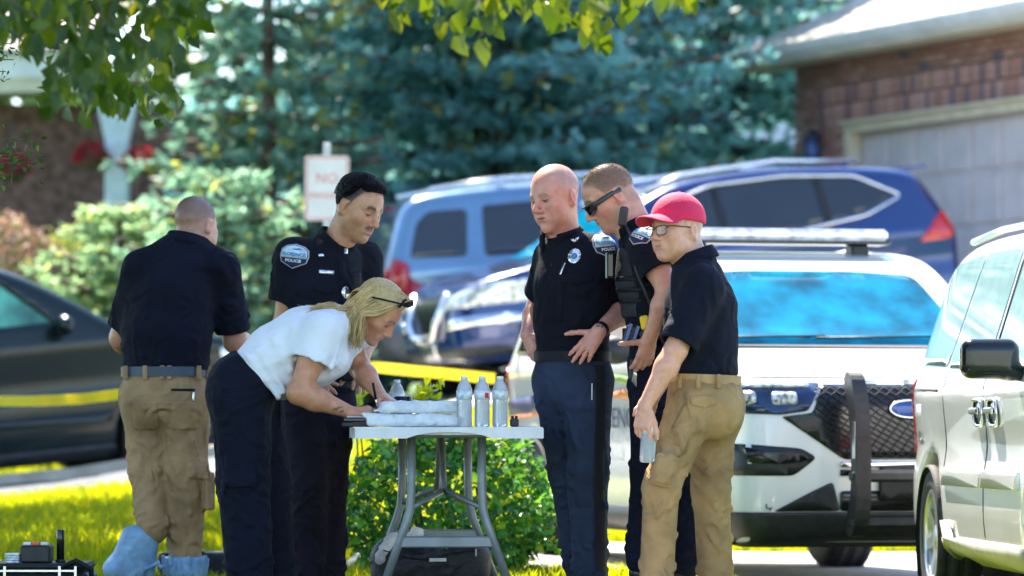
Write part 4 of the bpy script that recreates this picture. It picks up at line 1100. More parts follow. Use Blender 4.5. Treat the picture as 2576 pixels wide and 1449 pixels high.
# ---- silver minivan at the right edge, nose toward the camera
def minivan():
    paint = mat('silver_paint', (0.78, 0.78, 0.775), 0.32, 0.12, var=0.03, vscale=2, coat=0.9)
    prof = [(.03, .30), (.0, .55), (.05, .78), (.35, .92), (.85, 1.02), (1.15, 1.10), (1.6, 1.40), (2.05, 1.66), (2.5, 1.735), (3.4, 1.75), (4.2, 1.73), (4.55, 1.66), (4.72, 1.42), (4.80, 1.08), (4.86, .95), (4.87, .45), (4.78, .30), (4.2, .24), (1.0, .22), (.2, .24)]
    Yr = 20.3; yaw = R(3.8); Lw = 2.88; yr, yf = 3.90, 1.02
    # world point of the rear wheel's outer face
    wx = gxy(2333, Yr); Wd = 1.98
    off = (Matrix.Rotation(yaw, 3, 'Z') @ Vector((-Wd/2, yr, 0)))*.97
    loc = Vector((wx, Yr, -.085))-Vector((off.x, off.y, 0))
    c = Car('minivan', 'silver minivan with black mirror parked at the right edge', paint, prof, Wd, 1.02, .33, (yf, yr), .33, loc, yaw, k=.12, nose=(.9, .2), archpad=.07)
    t = c.t; t.scale = (.97, .97, .97)
    mg = mat('painted_sky_glass', (0.30, 0.47, 0.52), 0.04, var=.05, ior=1.7)  # pale cyan base colour stands for the sky mirrored in the panes
    for sx in (-1,):
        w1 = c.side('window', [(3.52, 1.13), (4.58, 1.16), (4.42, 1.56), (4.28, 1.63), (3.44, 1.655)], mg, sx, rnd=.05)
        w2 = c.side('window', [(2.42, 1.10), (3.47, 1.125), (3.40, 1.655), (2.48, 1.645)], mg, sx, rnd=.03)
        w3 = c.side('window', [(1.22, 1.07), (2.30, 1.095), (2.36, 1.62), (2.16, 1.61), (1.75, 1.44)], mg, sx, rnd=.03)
        c.side('door_seal', [(2.315, 1.09), (2.345, 1.09), (2.40, 1.64), (2.372, 1.64)], M_trimb, sx, rnd=0, off=.006)
        c.side('door_seam', [(2.36, .36), (2.372, .36), (2.385, 1.07), (2.373, 1.07)], M_black, sx, rnd=0, off=.002)
        c.side('door_seam', [(3.46, .62), (3.47, .62), (3.47, 1.10), (3.46, 1.10)], M_black, sx, rnd=0, off=.002)
        c.side('slide_track', [(3.62, 1.012), (4.5, 1.03), (4.5, 1.045), (3.62, 1.027)], M_black, sx, rnd=0, off=.003)
        for y in (2.13, 2.50):
            hd = c.side('door_handle', [(y-.10, .86), (y+.10, .86), (y+.10, .965), (y-.10, .965)], M_trimb, sx, rnd=.045, off=.006)
            rr = MB(); 
            ring = roundpoly([(y-.105, .855), (y+.105, .855), (y+.105, .97), (y-.105, .97)], .05)
            pts = [c.bvh.ray_cast(Vector((-3, a, b)), Vector((1, 0, 0)), 4)[0]+Vector((-.01, 0, 0)) for a, b in ring]; pts.append(pts[0])
            rr.tube(pts, .009, 5, caps=False).build('handle_rim', M_chrome, hd)
            hx = pts[0].x; MB().box((hx-.028, y-.10, .905), (hx-.008, y+.10, .935), bev=.008).build('handle_grip', M_chrome, hd)
        c.side('moulding', [(1.50, .58), (2.36, .58), (2.36, .66), (1.50, .66)], paint, sx, rnd=.01, off=.016)
        c.side('moulding', [(2.375, .58), (3.42, .58), (3.42, .66), (2.375, .66)], paint, sx, rnd=.01, off=.016)
        c.side('sill', [(1.42, .235), (3.46, .235), (3.46, .34), (1.42, .34)], mat('sill_tan', (.42, .40, .33), .5, .3, var=.1), sx, rnd=.02, off=.022)
        c.side('tail_light', [(4.66, .72), (4.85, .72), (4.85, 1.06), (4.74, 1.12), (4.68, 1.08)], M_redl, sx, off=.012)
        c.side('fuel_door', [(4.12, .78), (4.32, .78), (4.32, .96), (4.12, .96)], paint, sx, rnd=.02, off=.003)
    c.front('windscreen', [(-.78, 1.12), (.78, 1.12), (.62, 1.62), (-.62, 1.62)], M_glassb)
    for sx in (-1, 1):
        c.front('headlight', [(sx*.9, .66), (sx*.52, .68), (sx*.56, .83), (sx*.88, .83)], M_clear, rnd=.02)
    c.front('grille', [(-.42, .70), (.42, .70), (.42, .80), (-.42, .80)], M_black); c.front('lower_intake', [(-.6, .34), (.6, .34), (.6, .46), (-.6, .46)], M_black)
    # mirror housing
    q = SDF((-.2, -.16, -.14), (.26, .16, .14), .01); q.add(d_box(Matrix.Translation((0, 0, .0)), (.125, .06, .085), .05), .02); q.add(d_cone((.08, .0, -.05), (.22, .02, -.085), .03, .035), .04)
    V, Q = q.mesh(); V = relax(V, Q, 2); V = V+np.array([-1.115, 1.50, 1.135]); mo = ob('mirror', mesh_np('mirror', V, Q), M_trimb, t); smooth(mo.data)
    MB().box((-1.215, 1.553, 1.075), (-1.02, 1.562, 1.195), bev=.004).build('mirror_glass', M_chrome, mo)
    MB().tube([(-.70, 1.9, 1.70), (-.68, 2.6, 1.765), (-.68, 3.6, 1.775), (-.70, 4.3, 1.745)], .018, 6).build('roof_rail', paint, t)
    MB().tube([(.70, 1.9, 1.70), (.68, 2.6, 1.765), (.68, 3.6, 1.775), (.70, 4.3, 1.745)], .018, 6).build('roof_rail', paint, t)
    c.wheel(yr, -1, .335, .215, .225, 7, 0, inset=-.012); c.wheel(yr, 1, .335, .215, .225, 7, 0)
    c.wheel(yf, -1, .335, .215, .225, 7, 0, steer=R(-14)); c.wheel(yf, 1, .335, .215, .225, 7, 0, steer=R(-14))
minivan()

# ---- blue crossover on the drive, nose to the left
def blue_car():
    paint = mat('deep_blue_paint', (0.004, 0.028, 0.15), 0.22, 0.3, var=0.05, vscale=2, coat=1.0)
    prof = [(.02, .32), (.0, .6), (.05, .82), (.25, .95), (.7, 1.03), (1.10, 1.09), (1.5, 1.33), (1.95, 1.58), (2.4, 1.66), (3.1, 1.68), (3.9, 1.62), (4.35, 1.55), (4.45, 1.42), (4.62, 1.12), (4.70, .95), (4.68, .5), (4.55, .34), (3.8, .26), (1.0, .24), (.2, .25)]
    a = R(20); nx = W(1085, 960, 37.0)
    yaw = a-R(90); pitch = math.atan(.10)
    z0 = HC+(HZ-998)*37.2/F
    loc = (gxy(1086, 37.4), 37.4, z0)
    c = Car('blue_car', 'deep blue crossover on the drive with its nose to the left', paint, prof, 1.84, 1.02, .30, (.93, 3.63), .355, loc, yaw, pitch, k=.11, nose=(.9, .2))
    t = c.t
    # after this yaw the flank seen is the one at negative x? (front -> left, camera below): pick by testing
    sx = VIS(c)
    gl = c.side('window', [(1.62, 1.16), (2.0, 1.42), (2.4, 1.545), (3.1, 1.57), (3.72, 1.52), (4.10, 1.34), (3.75, 1.22), (3.0, 1.12), (2.2, 1.09)], M_glass, sx, rnd=.06)
    pts = [c.bvh.ray_cast(Vector((sx*3, y, z)), Vector((-sx, 0, 0)), 4)[0]+Vector((sx*.012, 0, 0)) for y, z in roundpoly([(1.58, 1.14), (1.98, 1.44), (2.4, 1.57), (3.1, 1.595), (3.75, 1.545), (4.16, 1.34), (3.78, 1.195), (3.0, 1.095), (2.2, 1.065)], .06)]
    MB().tube(pts+[pts[0]], .014, 5, caps=False).build('window_trim', M_chrome, gl)
    for y in (2.42, 3.38): c.side('pillar', [(y, 1.09), (y+.09, 1.10), (y+.05, 1.57), (y-.02, 1.57)], M_trimb, sx, off=.008, rnd=0)
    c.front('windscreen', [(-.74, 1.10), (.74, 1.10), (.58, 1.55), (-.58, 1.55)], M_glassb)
    c.front('rear_window', [(-.6, 1.16), (.6, 1.16), (.52, 1.48), (-.52, 1.48)], M_glass, back=True)
    for s_ in (-1, 1):
        c.side('tail_light', [(4.25, .92), (4.60, .94), (4.63, 1.14), (4.50, 1.17), (4.36, 1.03)], M_redl, s_, off=.015)
        c.side('headlight', [(.10, .72), (.62, .86), (.64, .93), (.30, .92), (.08, .84)], M_clear, s_, off=.012)
        c.front('headlight', [(s_*.90, .74), (s_*.50, .72), (s_*.46, .82), (s_*.88, .90)], M_clear, off=.012)
        c.front('running_lamp', [(s_*.9, .58), (s_*.55, .55), (s_*.58, .63), (s_*.88, .67)], M_chrome, off=.012)
        c.side('sill', [(1.36, .25), (3.2, .25), (3.2, .38), (1.36, .38)], M_black, s_, off=.015)
        rl = MB().tube([(s_*.60, 1.75, 1.52), (s_*.60, 2.2, 1.675), (s_*.58, 3.1, 1.735), (s_*.58, 3.9, 1.665)], .022, 6); rl.build('roof_rail', M_chrome, t)
    gr = c.front('grille', [(-.42, .84), (.42, .84), (.30, .50), (-.30, .50)], M_trimb, off=.008)
    for s_ in (-1, 1):
        pts = [c.bvh.ray_cast(Vector((s_*x, -2, z)), Vector((0, 1, 0)), 5)[0]+Vector((0, -.03, 0)) for x, z in ((.44, .86), (.34, .62), (.27, .50), (.0, .48))]
        MB().tube(pts, .035, 6).build('grille_chrome', M_chrome, gr)
    c.front('licence_plate', [(-.16, .30), (.16, .30), (.16, .45), (-.16, .45)], M_chrome, off=.02)
    c.front('lower_bumper', [(-.9, .26), (.9, .26), (.86, .40), (-.86, .40)], M_black, off=.008)
    sp = MB().box((-.56, 4.28, 1.545), (.56, 4.56, 1.585), bev=.015); sp.build('spoiler', paint, t)
    MB().tube([(.0, 3.95, 1.60), (0, 4.05, 1.68), (0, 4.12, 1.70)], .02, 5).build('antenna_fin', paint, t)
    for y in (.93, 3.63):
        for s_ in (-1, 1): c.wheel(y, s_, .355, .225, .235, 5, 1)

def VIS(c):
    """flank (sign of local x) that faces the camera"""
    M = PM[c.t.name].to_3x3(); return -1 if (M @ Vector((-1, 0, 0))).y < 0 else 1
blue_car()

# ---- grey blue large car behind it, tail to the left
def grey_suv():
    paint = mat('silver_blue_paint', (0.14, 0.26, 0.40), 0.25, 0.5, var=0.04, vscale=2, coat=1.0)
    prof = [(.02, .35), (.0, .7), (.05, .98), (.4, 1.08), (1.0, 1.14), (1.45, 1.2), (1.85, 1.55), (2.2, 1.78), (2.7, 1.87), (3.6, 1.90), (4.5, 1.87), (4.72, 1.80), (4.86, 1.45), (4.98, 1.12), (5.02, .9), (5.02, .5), (4.9, .36), (4.0, .3), (1.0, .28), (.2, .3)]
    Y = 40.4; tail = W(930, 1018, Y)
    ax = Vector((-math.cos(R(14)), -math.sin(R(14)), 0))       # nose -> tail
    yaw = math.atan2(ax.y, ax.x)-R(90); pitch = -math.atan(.085)
    loc = tail-ax*5.0; loc.z = tail.z+.085*5.0
    c = Car('grey_suv', 'silver blue sport utility car behind the blue one with its tail to the left', paint, prof, 2.0, 1.16, .26, (.95, 3.95), .385, loc, yaw, pitch, k=.11)
    t = c.t; sx = VIS(c)
    c.side('window', [(4.22, 1.27), (4.74, 1.29), (4.64, 1.60), (4.52, 1.70), (4.16, 1.70)], M_glass, sx, rnd=.05)
    c.side('window', [(3.20, 1.25), (4.06, 1.26), (4.02, 1.72), (3.16, 1.74)], M_glass, sx, rnd=.05)
    c.side('window', [(2.0, 1.22), (3.1, 1.24), (3.06, 1.74), (2.5, 1.73)], M_glass, sx, rnd=.05)
    c.front('rear_window', [(-.72, 1.24), (.72, 1.24), (.62, 1.70), (-.62, 1.70)], mg2, back=True, rnd=.05)
    c.front('brake_light', [(-.25, 1.755), (.25, 1.755), (.25, 1.785), (-.25, 1.785)], M_redl, back=True, off=.02, rnd=.01)
    for s_ in (-1, 1):
        c.side('tail_light', [(4.74, .88), (5.0, .88), (4.98, 1.10), (4.88, 1.30), (4.76, 1.24)], M_redl, s_, off=.02)
        c.front('tail_light', [(s_*.72, .90), (s_*.98, .90), (s_*.94, 1.22), (s_*.80, 1.2)], M_redl, back=True, off=.02)
        MB().tube([(s_*.68, 2.2, 1.80), (s_*.66, 2.8, 1.935), (s_*.66, 3.8, 1.955), (s_*.68, 4.45, 1.90)], .025, 6).build('roof_rail', M_chrome, t)
    c.front('licence_plate', [(-.16, .82), (.16, .82), (.16, .97), (-.16, .97)], M_chrome, back=True, off=.01)
    c.front('bumper', [(-.95, .40), (.95, .40), (.95, .66), (-.95, .66)], mat('grey_bumper', (.2, .2, .21), .45), back=True, off=.02)
    for y in (.95, 3.95):
        for s_ in (-1, 1): c.wheel(y, s_, .385, .25, .24, 6, 1)
mg2 = mat('rear_glass', (0.05, 0.10, 0.15), 0.05, var=.1, ior=2.0)
grey_suv()

# ---- dark car across the street at the left edge, hollow cabin
def dark_car():
    paint = mat('dark_green_paint', (0.003, 0.012, 0.014), 0.25, 0.0, var=0.05, vscale=2, coat=.25, spec=.35)
    prof = [(.02, .32), (.0, .6), (.05, .82), (.3, .94), (.8, 1.02), (1.2, 1.08), (1.55, 1.32), (2.0, 1.57), (2.5, 1.66), (3.2, 1.67), (4.0, 1.58), (4.45, 1.42), (4.65, 1.1), (4.72, .9), (4.70, .5), (4.6, .34), (3.9, .26), (1.0, .24), (.2, .26)]
    fw = Vector((math.cos(R(24)), math.sin(R(24)), 0)); Y = 36.0; SCL = 1.19
    p_w = W(238, 1187, Y+.6)            # far front wheel's contact
    yaw = math.atan2(-fw.y, -fw.x)-R(90)
    pitch = -math.atan(.10)
    def cut(f, x, y, z):
        ax_y, ax_z = f.ax[1][:, None], f.ax[2][None, :]
        cab = poly_sdf(ax_y, ax_z, [(1.62, .55), (1.40, 1.02), (1.72, 1.30), (2.12, 1.54), (2.6, 1.60), (3.2, 1.61), (3.9, 1.53), (4.3, 1.36), (4.45, 1.1), (4.4, .55)])
        inner = np.maximum(cab[None], np.abs(x)-(.80-.26*np.clip(ax_z-1.0, 0, 9))[None])
        f.f = np.maximum(f.f, -inner)
        for poly in ([(1.70, 1.17), (2.02, 1.44), (2.35, 1.56), (2.72, 1.57), (2.72, 1.16)], [(2.82, 1.16), (2.82, 1.575), (3.2, 1.575), (3.62, 1.53), (3.70, 1.16)], [(3.80, 1.17), (3.76, 1.5), (4.05, 1.42), (4.20, 1.19)]):
            w2 = poly_sdf(ax_y, ax_z, poly); f.f = np.maximum(f.f, -np.maximum(w2[None], .3-np.abs(x)))
        sc = poly_sdf(ax_y, ax_z, [(1.30, 1.11), (1.1, 1.3), (1.6, 1.75), (2.12, 1.60)]); f.f = np.maximum(f.f, -np.maximum(sc[None], np.abs(x)-(.70-.26*np.clip(ax_z-1.0, 0, 9))[None]))
        sc = poly_sdf(ax_y, ax_z, [(4.15, 1.50), (4.3, 1.7), (4.9, 1.2), (4.56, 1.12)]); f.f = np.maximum(f.f, -np.maximum(sc[None], np.abs(x)-(.66-.26*np.clip(ax_z-1.0, 0, 9))[None]))
    Rm = Matrix.Rotation(yaw, 3, 'Z') @ Matrix.Rotation(pitch, 3, 'X') @ Matrix.Rotation(R(-3.0), 3, 'Y')
    lx = .80
    # choose the far flank's front wheel for placing
    best = None
    for sgn in (-1, 1):
        v = Rm @ Vector((sgn*lx, .93, 0))
        if best is None or v.y > best.y: best = v
    loc = Vector(p_w)-best*SCL
    c = Car('dark_car', 'dark green car with side windows painted mint green across the street at left', paint, prof, 1.84, 1.02, .30, (.93, 3.63), .345, loc, yaw, pitch, R(-3.0), k=.1, h=.022, cut=cut)
    t = c.t; sx = VIS(c); t.scale = (SCL, SCL, SCL)
    gm = mat('mint_painted_glass', (.10, .42, .33), .05, var=.35, vscale=2.5, ior=1.6)  # opaque; mint colour painted in for the bright view through the glass
    def pane(name, poly, s_):
        b = MB(); P = [Vector((s_*(.895-.30*max(0, z-1.02)), y, z)) for y, z in poly]; n = len(P)
        P += [p-Vector((s_*.006, 0, 0)) for p in P]
        b.add(P, [tuple(range(n)), tuple(range(2*n-1, n-1, -1))]+[(i, i+n, (i+1) % n+n, (i+1) % n) for i in range(n)]); b.build(name, gm, t)
    for s_ in (-1, 1):
        pane('window', [(1.68, 1.155), (2.01, 1.45), (2.35, 1.57), (2.73, 1.58), (2.73, 1.15)], s_)
        pane('window', [(2.81, 1.15), (2.81, 1.58), (3.2, 1.58), (3.63, 1.54), (3.71, 1.15)], s_)
        pane('window', [(3.79, 1.16), (3.75, 1.51), (4.05, 1.43), (4.21, 1.18)], s_)
        c.side('door_handle', [(2.95, .92), (3.20, .93), (3.20, .965), (2.95, .955)], M_trimb, s_, off=.03, rnd=.012)
        c.side('door_seam', [(2.76, .40), (2.772, .40), (2.772, 1.05), (2.76, 1.05)], M_black, s_, rnd=0, off=.002)
        c.side('moulding', [(1.35, .50), (3.2, .50), (3.2, .56), (1.35, .56)], paint, s_, rnd=.01, off=.012)
        c.side('sill', [(1.33, .25), (3.24, .25), (3.24, .34), (1.33, .34)], M_black, s_, off=.012)
        q = SDF((-.2, -.15, -.12), (.2, .15, .12), .014); q.add(d_ell((0, 0, 0), (.11, .06, .07)), .02); V, Q = q.mesh()
        mo = ob('mirror', mesh_np('mirror', V+np.array([s_*1.0, 1.66, 1.15]), Q), paint, t); smooth(mo.data)
        c.side('headlight', [(.10, .72), (.55, .82), (.56, .90), (.12, .86)], M_clear, s_, off=.012)
        c.side('tail_light', [(4.3, .9), (4.62, .9), (4.62, 1.08), (4.35, 1.06)], M_redl, s_, off=.012)
    sm = mat('seat_cloth', (.10, .11, .10), .8)
    for x in (-.38, .38):
        for y in (2.45, 3.45):
            b = MB(); b.box((x-.25, y, .95), (x+.25, y+.16, 1.28), bev=.05); b.box((x-.12, y+.03, 1.28), (x+.12, y+.12, 1.44), bev=.03); b.build('seat', sm, t)
    for y in (.93, 3.63):
        for s_ in (-1, 1): c.wheel(y, s_, .345, .215, .23, 5, 2)
dark_car()
# ------------------------------------------------------------------ people
A3 = lambda v: np.array(v, np.float32)
def nrm(v): v = np.array(v, float); return v/(np.linalg.norm(v)+1e-9)
def facing(az):
    a = R(az); return np.array([math.sin(a), -math.cos(a), 0.]), np.array([-math.cos(a), -math.sin(a), 0.])   # forward, person's right

M_skin = mat('skin', (0, 0, 0), 0.38, vcol=True, var=0.12, vscale=38, bump=0.10, bscale=300)
setin(M_skin.node_tree.nodes['Principled BSDF'], 'Subsurface Weight', 0.05)
setin(M_skin.node_tree.nodes['Principled BSDF'], 'Subsurface Radius', (0.012, 0.004, 0.002))
def cloth(name, c, rough=0.9, sheen=0.0, bump=0.3, bscale=70, var=0.14, wrinkle=.55, wscale=8.0): return mat(name, c, rough, var=var, vscale=6, bump=bump, bscale=bscale, sheen=sheen, bdetail=6, wrinkle=wrinkle, wscale=wscale, spec=.25)
M_polo = cloth('navy_polo', (0.0040, 0.0055, 0.0165)); M_unif = cloth('black_navy_uniform', (0.0032, 0.0042, 0.0115))
M_khaki = cloth('khaki_cotton', (0.37, 0.238, 0.128), wrinkle=.65, wscale=8.0); M_khaki2 = cloth('tan_cotton', (0.385, 0.235, 0.110), wrinkle=.65, wscale=8.0)
M_trou = cloth('slate_blue_trousers', (0.027, 0.040, 0.078)); M_trou2 = cloth('dark_plum_trousers', (0.010, 0.0075, 0.018)); M_trou3 = cloth('navy_cargo', (0.0032, 0.0052, 0.0165))
M_tee = cloth('white_tee', (0.80, 0.81, 0.87), bump=.2, var=.03, wrinkle=.3); M_bootie = mat('shoe_cover_blue', (0.30, 0.52, 0.76), 0.38, var=.12, vscale=16, bump=.35, bscale=40, transl=.25, wrinkle=.16, wscale=14)
M_belt = mat('black_leather', (0.006, 0.0065, 0.010), .55, spec=.25, var=.2, vscale=30, bump=.2, bscale=150)
M_shoe = mat('black_shoe', (0.012, 0.012, 0.014), .3, var=.15)
M_patchn = mat('patch_navy', (0.012, 0.016, 0.075), .8); M_patchl = mat('patch_pale_blue', (0.50, 0.66, 0.85), .8, var=.12, vscale=40); M_patchw = mat('patch_white', (0.72, 0.75, 0.82), .8); M_patcht = mat('patch_teal', (0.05, .22, .42), .8)
M_silver = mat('silver_metal', (.82, .84, .86), .22, .9, var=.05); M_gold = mat('gold_metal', (.75, .55, .22), .25, 1, var=.05)

def tube_prim(pts, rad):
    return [d_cone(pts[i], pts[i+1], rad[i], rad[i+1]) for i in range(len(pts)-1)]

# ---- head, in its own frame: y = face, z = up, x = the person's right
def hairline(x, y):
    th = np.degrees(np.abs(np.arctan2(x, y)))
    return np.interp(th, [0, 25, 45, 62, 78, 92, 110, 140, 180], [.092, .090, .080, .050, .004, -.012, -.05, -.062, -.066])
def cranium(x, y, z):
    a = d_ell((0, -.012, .043), (.0765, .098, .090))[0](x, y, z)
    b = d_ell((0, .012, .035), (.070, .084, .082))[0](x, y, z)
    return smin(a, b, .03)
class Head:
    def __init__(s, c, az, pitch=0, roll=0, sc=1.0):
        a, p = R(az), R(pitch)
        f = np.array([math.sin(a)*math.cos(p), -math.cos(a)*math.cos(p), -math.sin(p)]); rt = nrm(np.cross(f, [0, 0, 1])); up = np.cross(rt, f)
        r_ = R(roll); rt, up = rt*math.cos(r_)+up*math.sin(r_), up*math.cos(r_)-rt*math.sin(r_)
        s.B = np.stack([rt, f, up], 1); s.c = np.array(c, float); s.sc = sc
    def w(s, p): return s.c+(s.B @ np.array(p, float))*s.sc
    def wv(s, V): return (s.c+(np.asarray(V)*s.sc) @ s.B.T).astype(np.float32)
    def loc(s, p): return (s.B.T @ (np.array(p, float)-s.c))/s.sc
    def mesh(s, neckbase, skin, jaw=1.0, cheek=0.0, nose=1.0, neck_r=.058, hair=None, stubble=0.0, moust=None, brow=(.16, .09, .05), brow_w=1.0, eyes=.35, lipc=(.60, .19, .17), look=0.0, mouth=0.0, red=1.0, browlow=0.0, chin=1.0, neck_back=.0, fem=False):
        h = .0033
        nb = s.loc(neckbase)
        f = SDF((-.115, -.145, min(-.20, nb[2]-.02)), (.115, .150, .155), h)
        J = jaw
        f.add((cranium, A3((-.09, -.12, -.06)), A3((.09, .11, .14))), 0)
        f.add(d_ell((0, .026, -.022), (.064*J, .070, .080)), .03)
        f.add(d_ecap((0, .018, -.062), (0, .055, -.088), (.054*J, .040), (.034*J, .030), (1, 0, 0)), .03)
        f.add(d_ell((0, .074, -.100*chin), (.021*J, .019, .017)), .022)
        for sx in (-1, 1):
            f.add(d_ell((sx*.040, .060, -.018), (.023+cheek*.004, .020+cheek*.004, .020)), .028)
            if cheek: f.add(d_ell((sx*.044, .042, -.058), (.022+.005*cheek, .032, .032)), .03)
            f.add(d_cone((sx*.010, .0905, .022-browlow), (sx*.046, .075, .027-browlow*.5), .0108, .0085), .016)       # brow ridge
            f.sub(d_ell((sx*.0315, .100, .002), (.0205, .0165, .0130)), .016)                                # eye socket
            f.add(d_ell((sx*.0315, .0765, .002), (.0145, .0130, .0115)), .004)                              # eyeball under lids
            f.add(d_cone((sx*.020, .0875, -.0075), (sx*.044, .0775, -.0045), .0032, .0028), .006)             # lower lid
            f.add(d_cone((sx*.018, .0885, .0085), (sx*.046, .0775, .0075), .0036, .0030), .006)               # upper lid
            f.add(d_ell((sx*.0125*nose, .1035, -.0345), (.0085*nose, .0105, .0075)), .009)                   # nostril wing
            f.sub(d_ell((sx*.0065, .1085, -.0425), (.0038, .006, .0035)), .003)
            # ear
            Me = np.array(Matrix.Rotation(R(-16)*sx, 3, 'Z') @ Matrix.Rotation(R(-10), 3, 'X'))
            f.add(d_ell((sx*.078, -.016, -.002), (.0085, .0195, .0315), Me), .006)
            f.sub(d_ell((sx*.0885, -.012, .001), (.007, .0105, .0185), Me), .005)
            f.add(d_cone((sx*.072, -.006, -.026), (sx*.076, -.010, -.022), .008, .007), .008)
        f.add(d_cone((0, .0915, .018), (0, .1150*nose**.3, -.024), .0078, .0105*nose), .012)
        f.add(d_ell((0, .1170*nose**.3, -.030), (.0115*nose, .0100, .0095)), .008)
        # mouth
        f.add(d_ell((0, .080, -.062), (.031, .016, .020)), .02)
        f.add(d_cone((-.017, .0925, -.0580), (.017, .0925, -.0580), .0052, .0052), .007)
        f.add(d_cone((-.015, .0915, -.0685), (.015, .0915, -.0685), .0062, .0062), .007)
        f.sub(d_ell((0, .0995, -.0630), (.025, .010, .0016+.0022*mouth)), .003)
        f.sub(d_ell((0, .098, -.0815), (.018, .007, .005)), .012)
        # neck
        f.add(d_cone((0, -.020, -.035), nb, neck_r, neck_r*1.10), .03)
        if neck_back: f.add(d_cone((0, -.055, -.045), nb+np.array([0, -.02, 0]), .045, .055), .03)
        V, Q = f.mesh()
        x, y, z = V[:, 0], V[:, 1], V[:, 2]; ax = np.abs(x)
        C = np.tile(np.array(skin, np.float32), (len(V), 1))
        def mix(m, c):
            nonlocal C
            m = np.clip(m, 0, 1)[:, None]; C = C*(1-m)+np.array(c, np.float32)[None]*m
        g = lambda cx, cy_, cz, r_: np.exp(-(((ax-cx)**2+(y-cy_)**2+(z-cz)**2)/r_**2))
        rd = np.array(skin)*np.array([1.04, .72, .70])
        mix(red*(.55*g(.046, .065, -.03, .026)+.6*g(0, .118, -.032, .018)+.5*g(.08, -.01, 0, .03)+.2*g(0, .08, -.1, .03)), rd)
        sk2 = np.array(skin)
        if stubble:
            m = sst((-.034-z+.0)/.02)*sst((y+.03)/.04)*(1-np.exp(-((x/.022)**2+((z+.063)/.009)**2)))*sst((z+.135)/.03)
            mix(stubble*m, sk2*np.array([.52, .52, .56]))
        mix(.85*np.exp(-((x/.0205)**4+((z+.0632)/.0092)**4))*(y > .075), lipc)
        mix(.9*np.exp(-((x/.021)**4+((z+.0630)/.0018)**2))*(y > .075), np.array(lipc)*.38)
        # brows
        zb = .0285-browlow+.004*np.sin(np.clip((ax-.012)/.042, 0, 1)*3.1)-.004*np.clip((ax-.036)/.02, 0, 1)
        mb = sst((ax-.010)/.006)*sst((.054-ax)/.01)*np.exp(-((z-zb)/(.0060*brow_w))**2)*(y > .05)
        mix(np.minimum(1.25*mb, .95), brow)
        # eyes: whites and iris between the lids, dark lash line
        ze = .0022-.003*look; he = .0020+.0042*eyes
        e = ((ax-.0315)/.0125)**2+((z-ze)/he)**2
        mix(sst(1.5-e)*(y > .06), (.42, .38, .36))
        mix(sst(2.2-(((ax-.0315)/.0062)**2+((z-ze+.0008)/he)**2)*1.6)*(y > .06), (.035, .024, .02))
        mix(.92*1.2*np.exp(-((z-ze-he-.0006)/.0024)**2)*sst((.0155-np.abs(ax-.0315))/.003)*(y > .06), (.04, .025, .02))
        mix(.35*np.exp(-((z-ze+he+.001)/.002)**2)*sst((.0145-np.abs(ax-.0315))/.003)*(y > .06), (.12, .06, .05))
        if moust is not None:
            mm = np.exp(-((ax-.012)/.0155)**4-((z+.0500+.10*np.maximum(ax-.008, 0))/.0062)**2)*(y > .07); mix(np.minimum(1.15*mm, .95), moust)
        if hair is not None:
            hc, strength, top = hair
            hl = z-hairline(x, y)-top*sst((y-.0)/.05)
            nz_ = .004*wob(x, y, z, 260, 3)
            mix(strength*(.5+.5*sst((z+.01)/.06))*sst((hl+nz_)/.024+.4)*((ax < .0785) | (z > .03)), hc)
        V = s.wv(V); s.body = (V, Q, C); return s.body
    def hair_cap(s, thick, top=0.0, h=.0035, side=.004, quiff=0.0, grooves=0.0, raise_=0.0):
        f = SDF((-.12, -.15, -.10), (.12, .15, .18), h)
        x, y, z = f._xyz(tuple(slice(0, len(a)) for a in f.ax))
        hl0 = hairline(x, y)+top+raise_*sst((np.degrees(np.abs(np.arctan2(x, y)))-40)/30)
        th = side+(thick-side)*sst((z-.035)/.07)+quiff*sst((y-.02)/.06)*sst((z-.06)/.04)
        th = np.minimum(th, np.maximum(.62*(z-hl0), 0)+.0015)
        d = cranium(x, y, z)-th
        if grooves: d = d+grooves*np.sin(x*300+y*60*np.sin(z*40))*np.sin(y*170+z*90)
        hl = hl0-z
        f.f = smax(d, hl.astype(np.float32), .008).astype(np.float32)
        ear = d_ell((.08, -.014, -.004), (.03, .024, .036)); 
        f.sub(ear, .006); f.sub(d_ell((-.08, -.014, -.004), (.03, .024, .036)), .006)
        V, Q = f.mesh(); return s.wv(V), Q

def arm_mesh(sh, el, wr, skin, r=(.050, .043, .040, .027), hand=None, h=.0042, fat=1.0, extra=None):
    sh, el, wr = A3(sh), A3(el), A3(wr); pts = [sh, el, wr]
    hp = hand(wr) if hand else []
    lo = np.min([sh, el, wr], 0)-.24; hi = np.max([sh, el, wr], 0)+.24
    for p in hp: lo = np.minimum(lo, p[1]-.02); hi = np.maximum(hi, p[2]+.02)
    f = SDF(lo, hi, h)
    m = sh+(el-sh)*.45
    f.add(d_cone(sh, m, r[0]*fat, r[0]*fat*1.02), 0); f.add(d_cone(m, el, r[0]*fat, r[1]*fat), .02)
    q = el+(wr-el)*.30
    f.add(d_cone(el, q, r[1]*fat, r[1]*1.05*fat), .025); f.add(d_cone(q, wr, r[1]*1.03*fat, r[3]*fat), .025)
    for i, p in enumerate(hp): f.add(p, .012 if i == 0 else .007)
    V, Q = f.mesh()
    C = np.tile(np.array(skin, np.float32), (len(V), 1))
    k = np.exp(-(np.linalg.norm(V-el, axis=1)/.05)**2)[:, None]; C = C*(1-.25*k)+np.array(skin)*np.array([1, .75, .72])*.25*k
    C *= (1+.06*wob(V[:, 0], V[:, 1], V[:, 2], 45, 2))[:, None]
    return V, Q, C

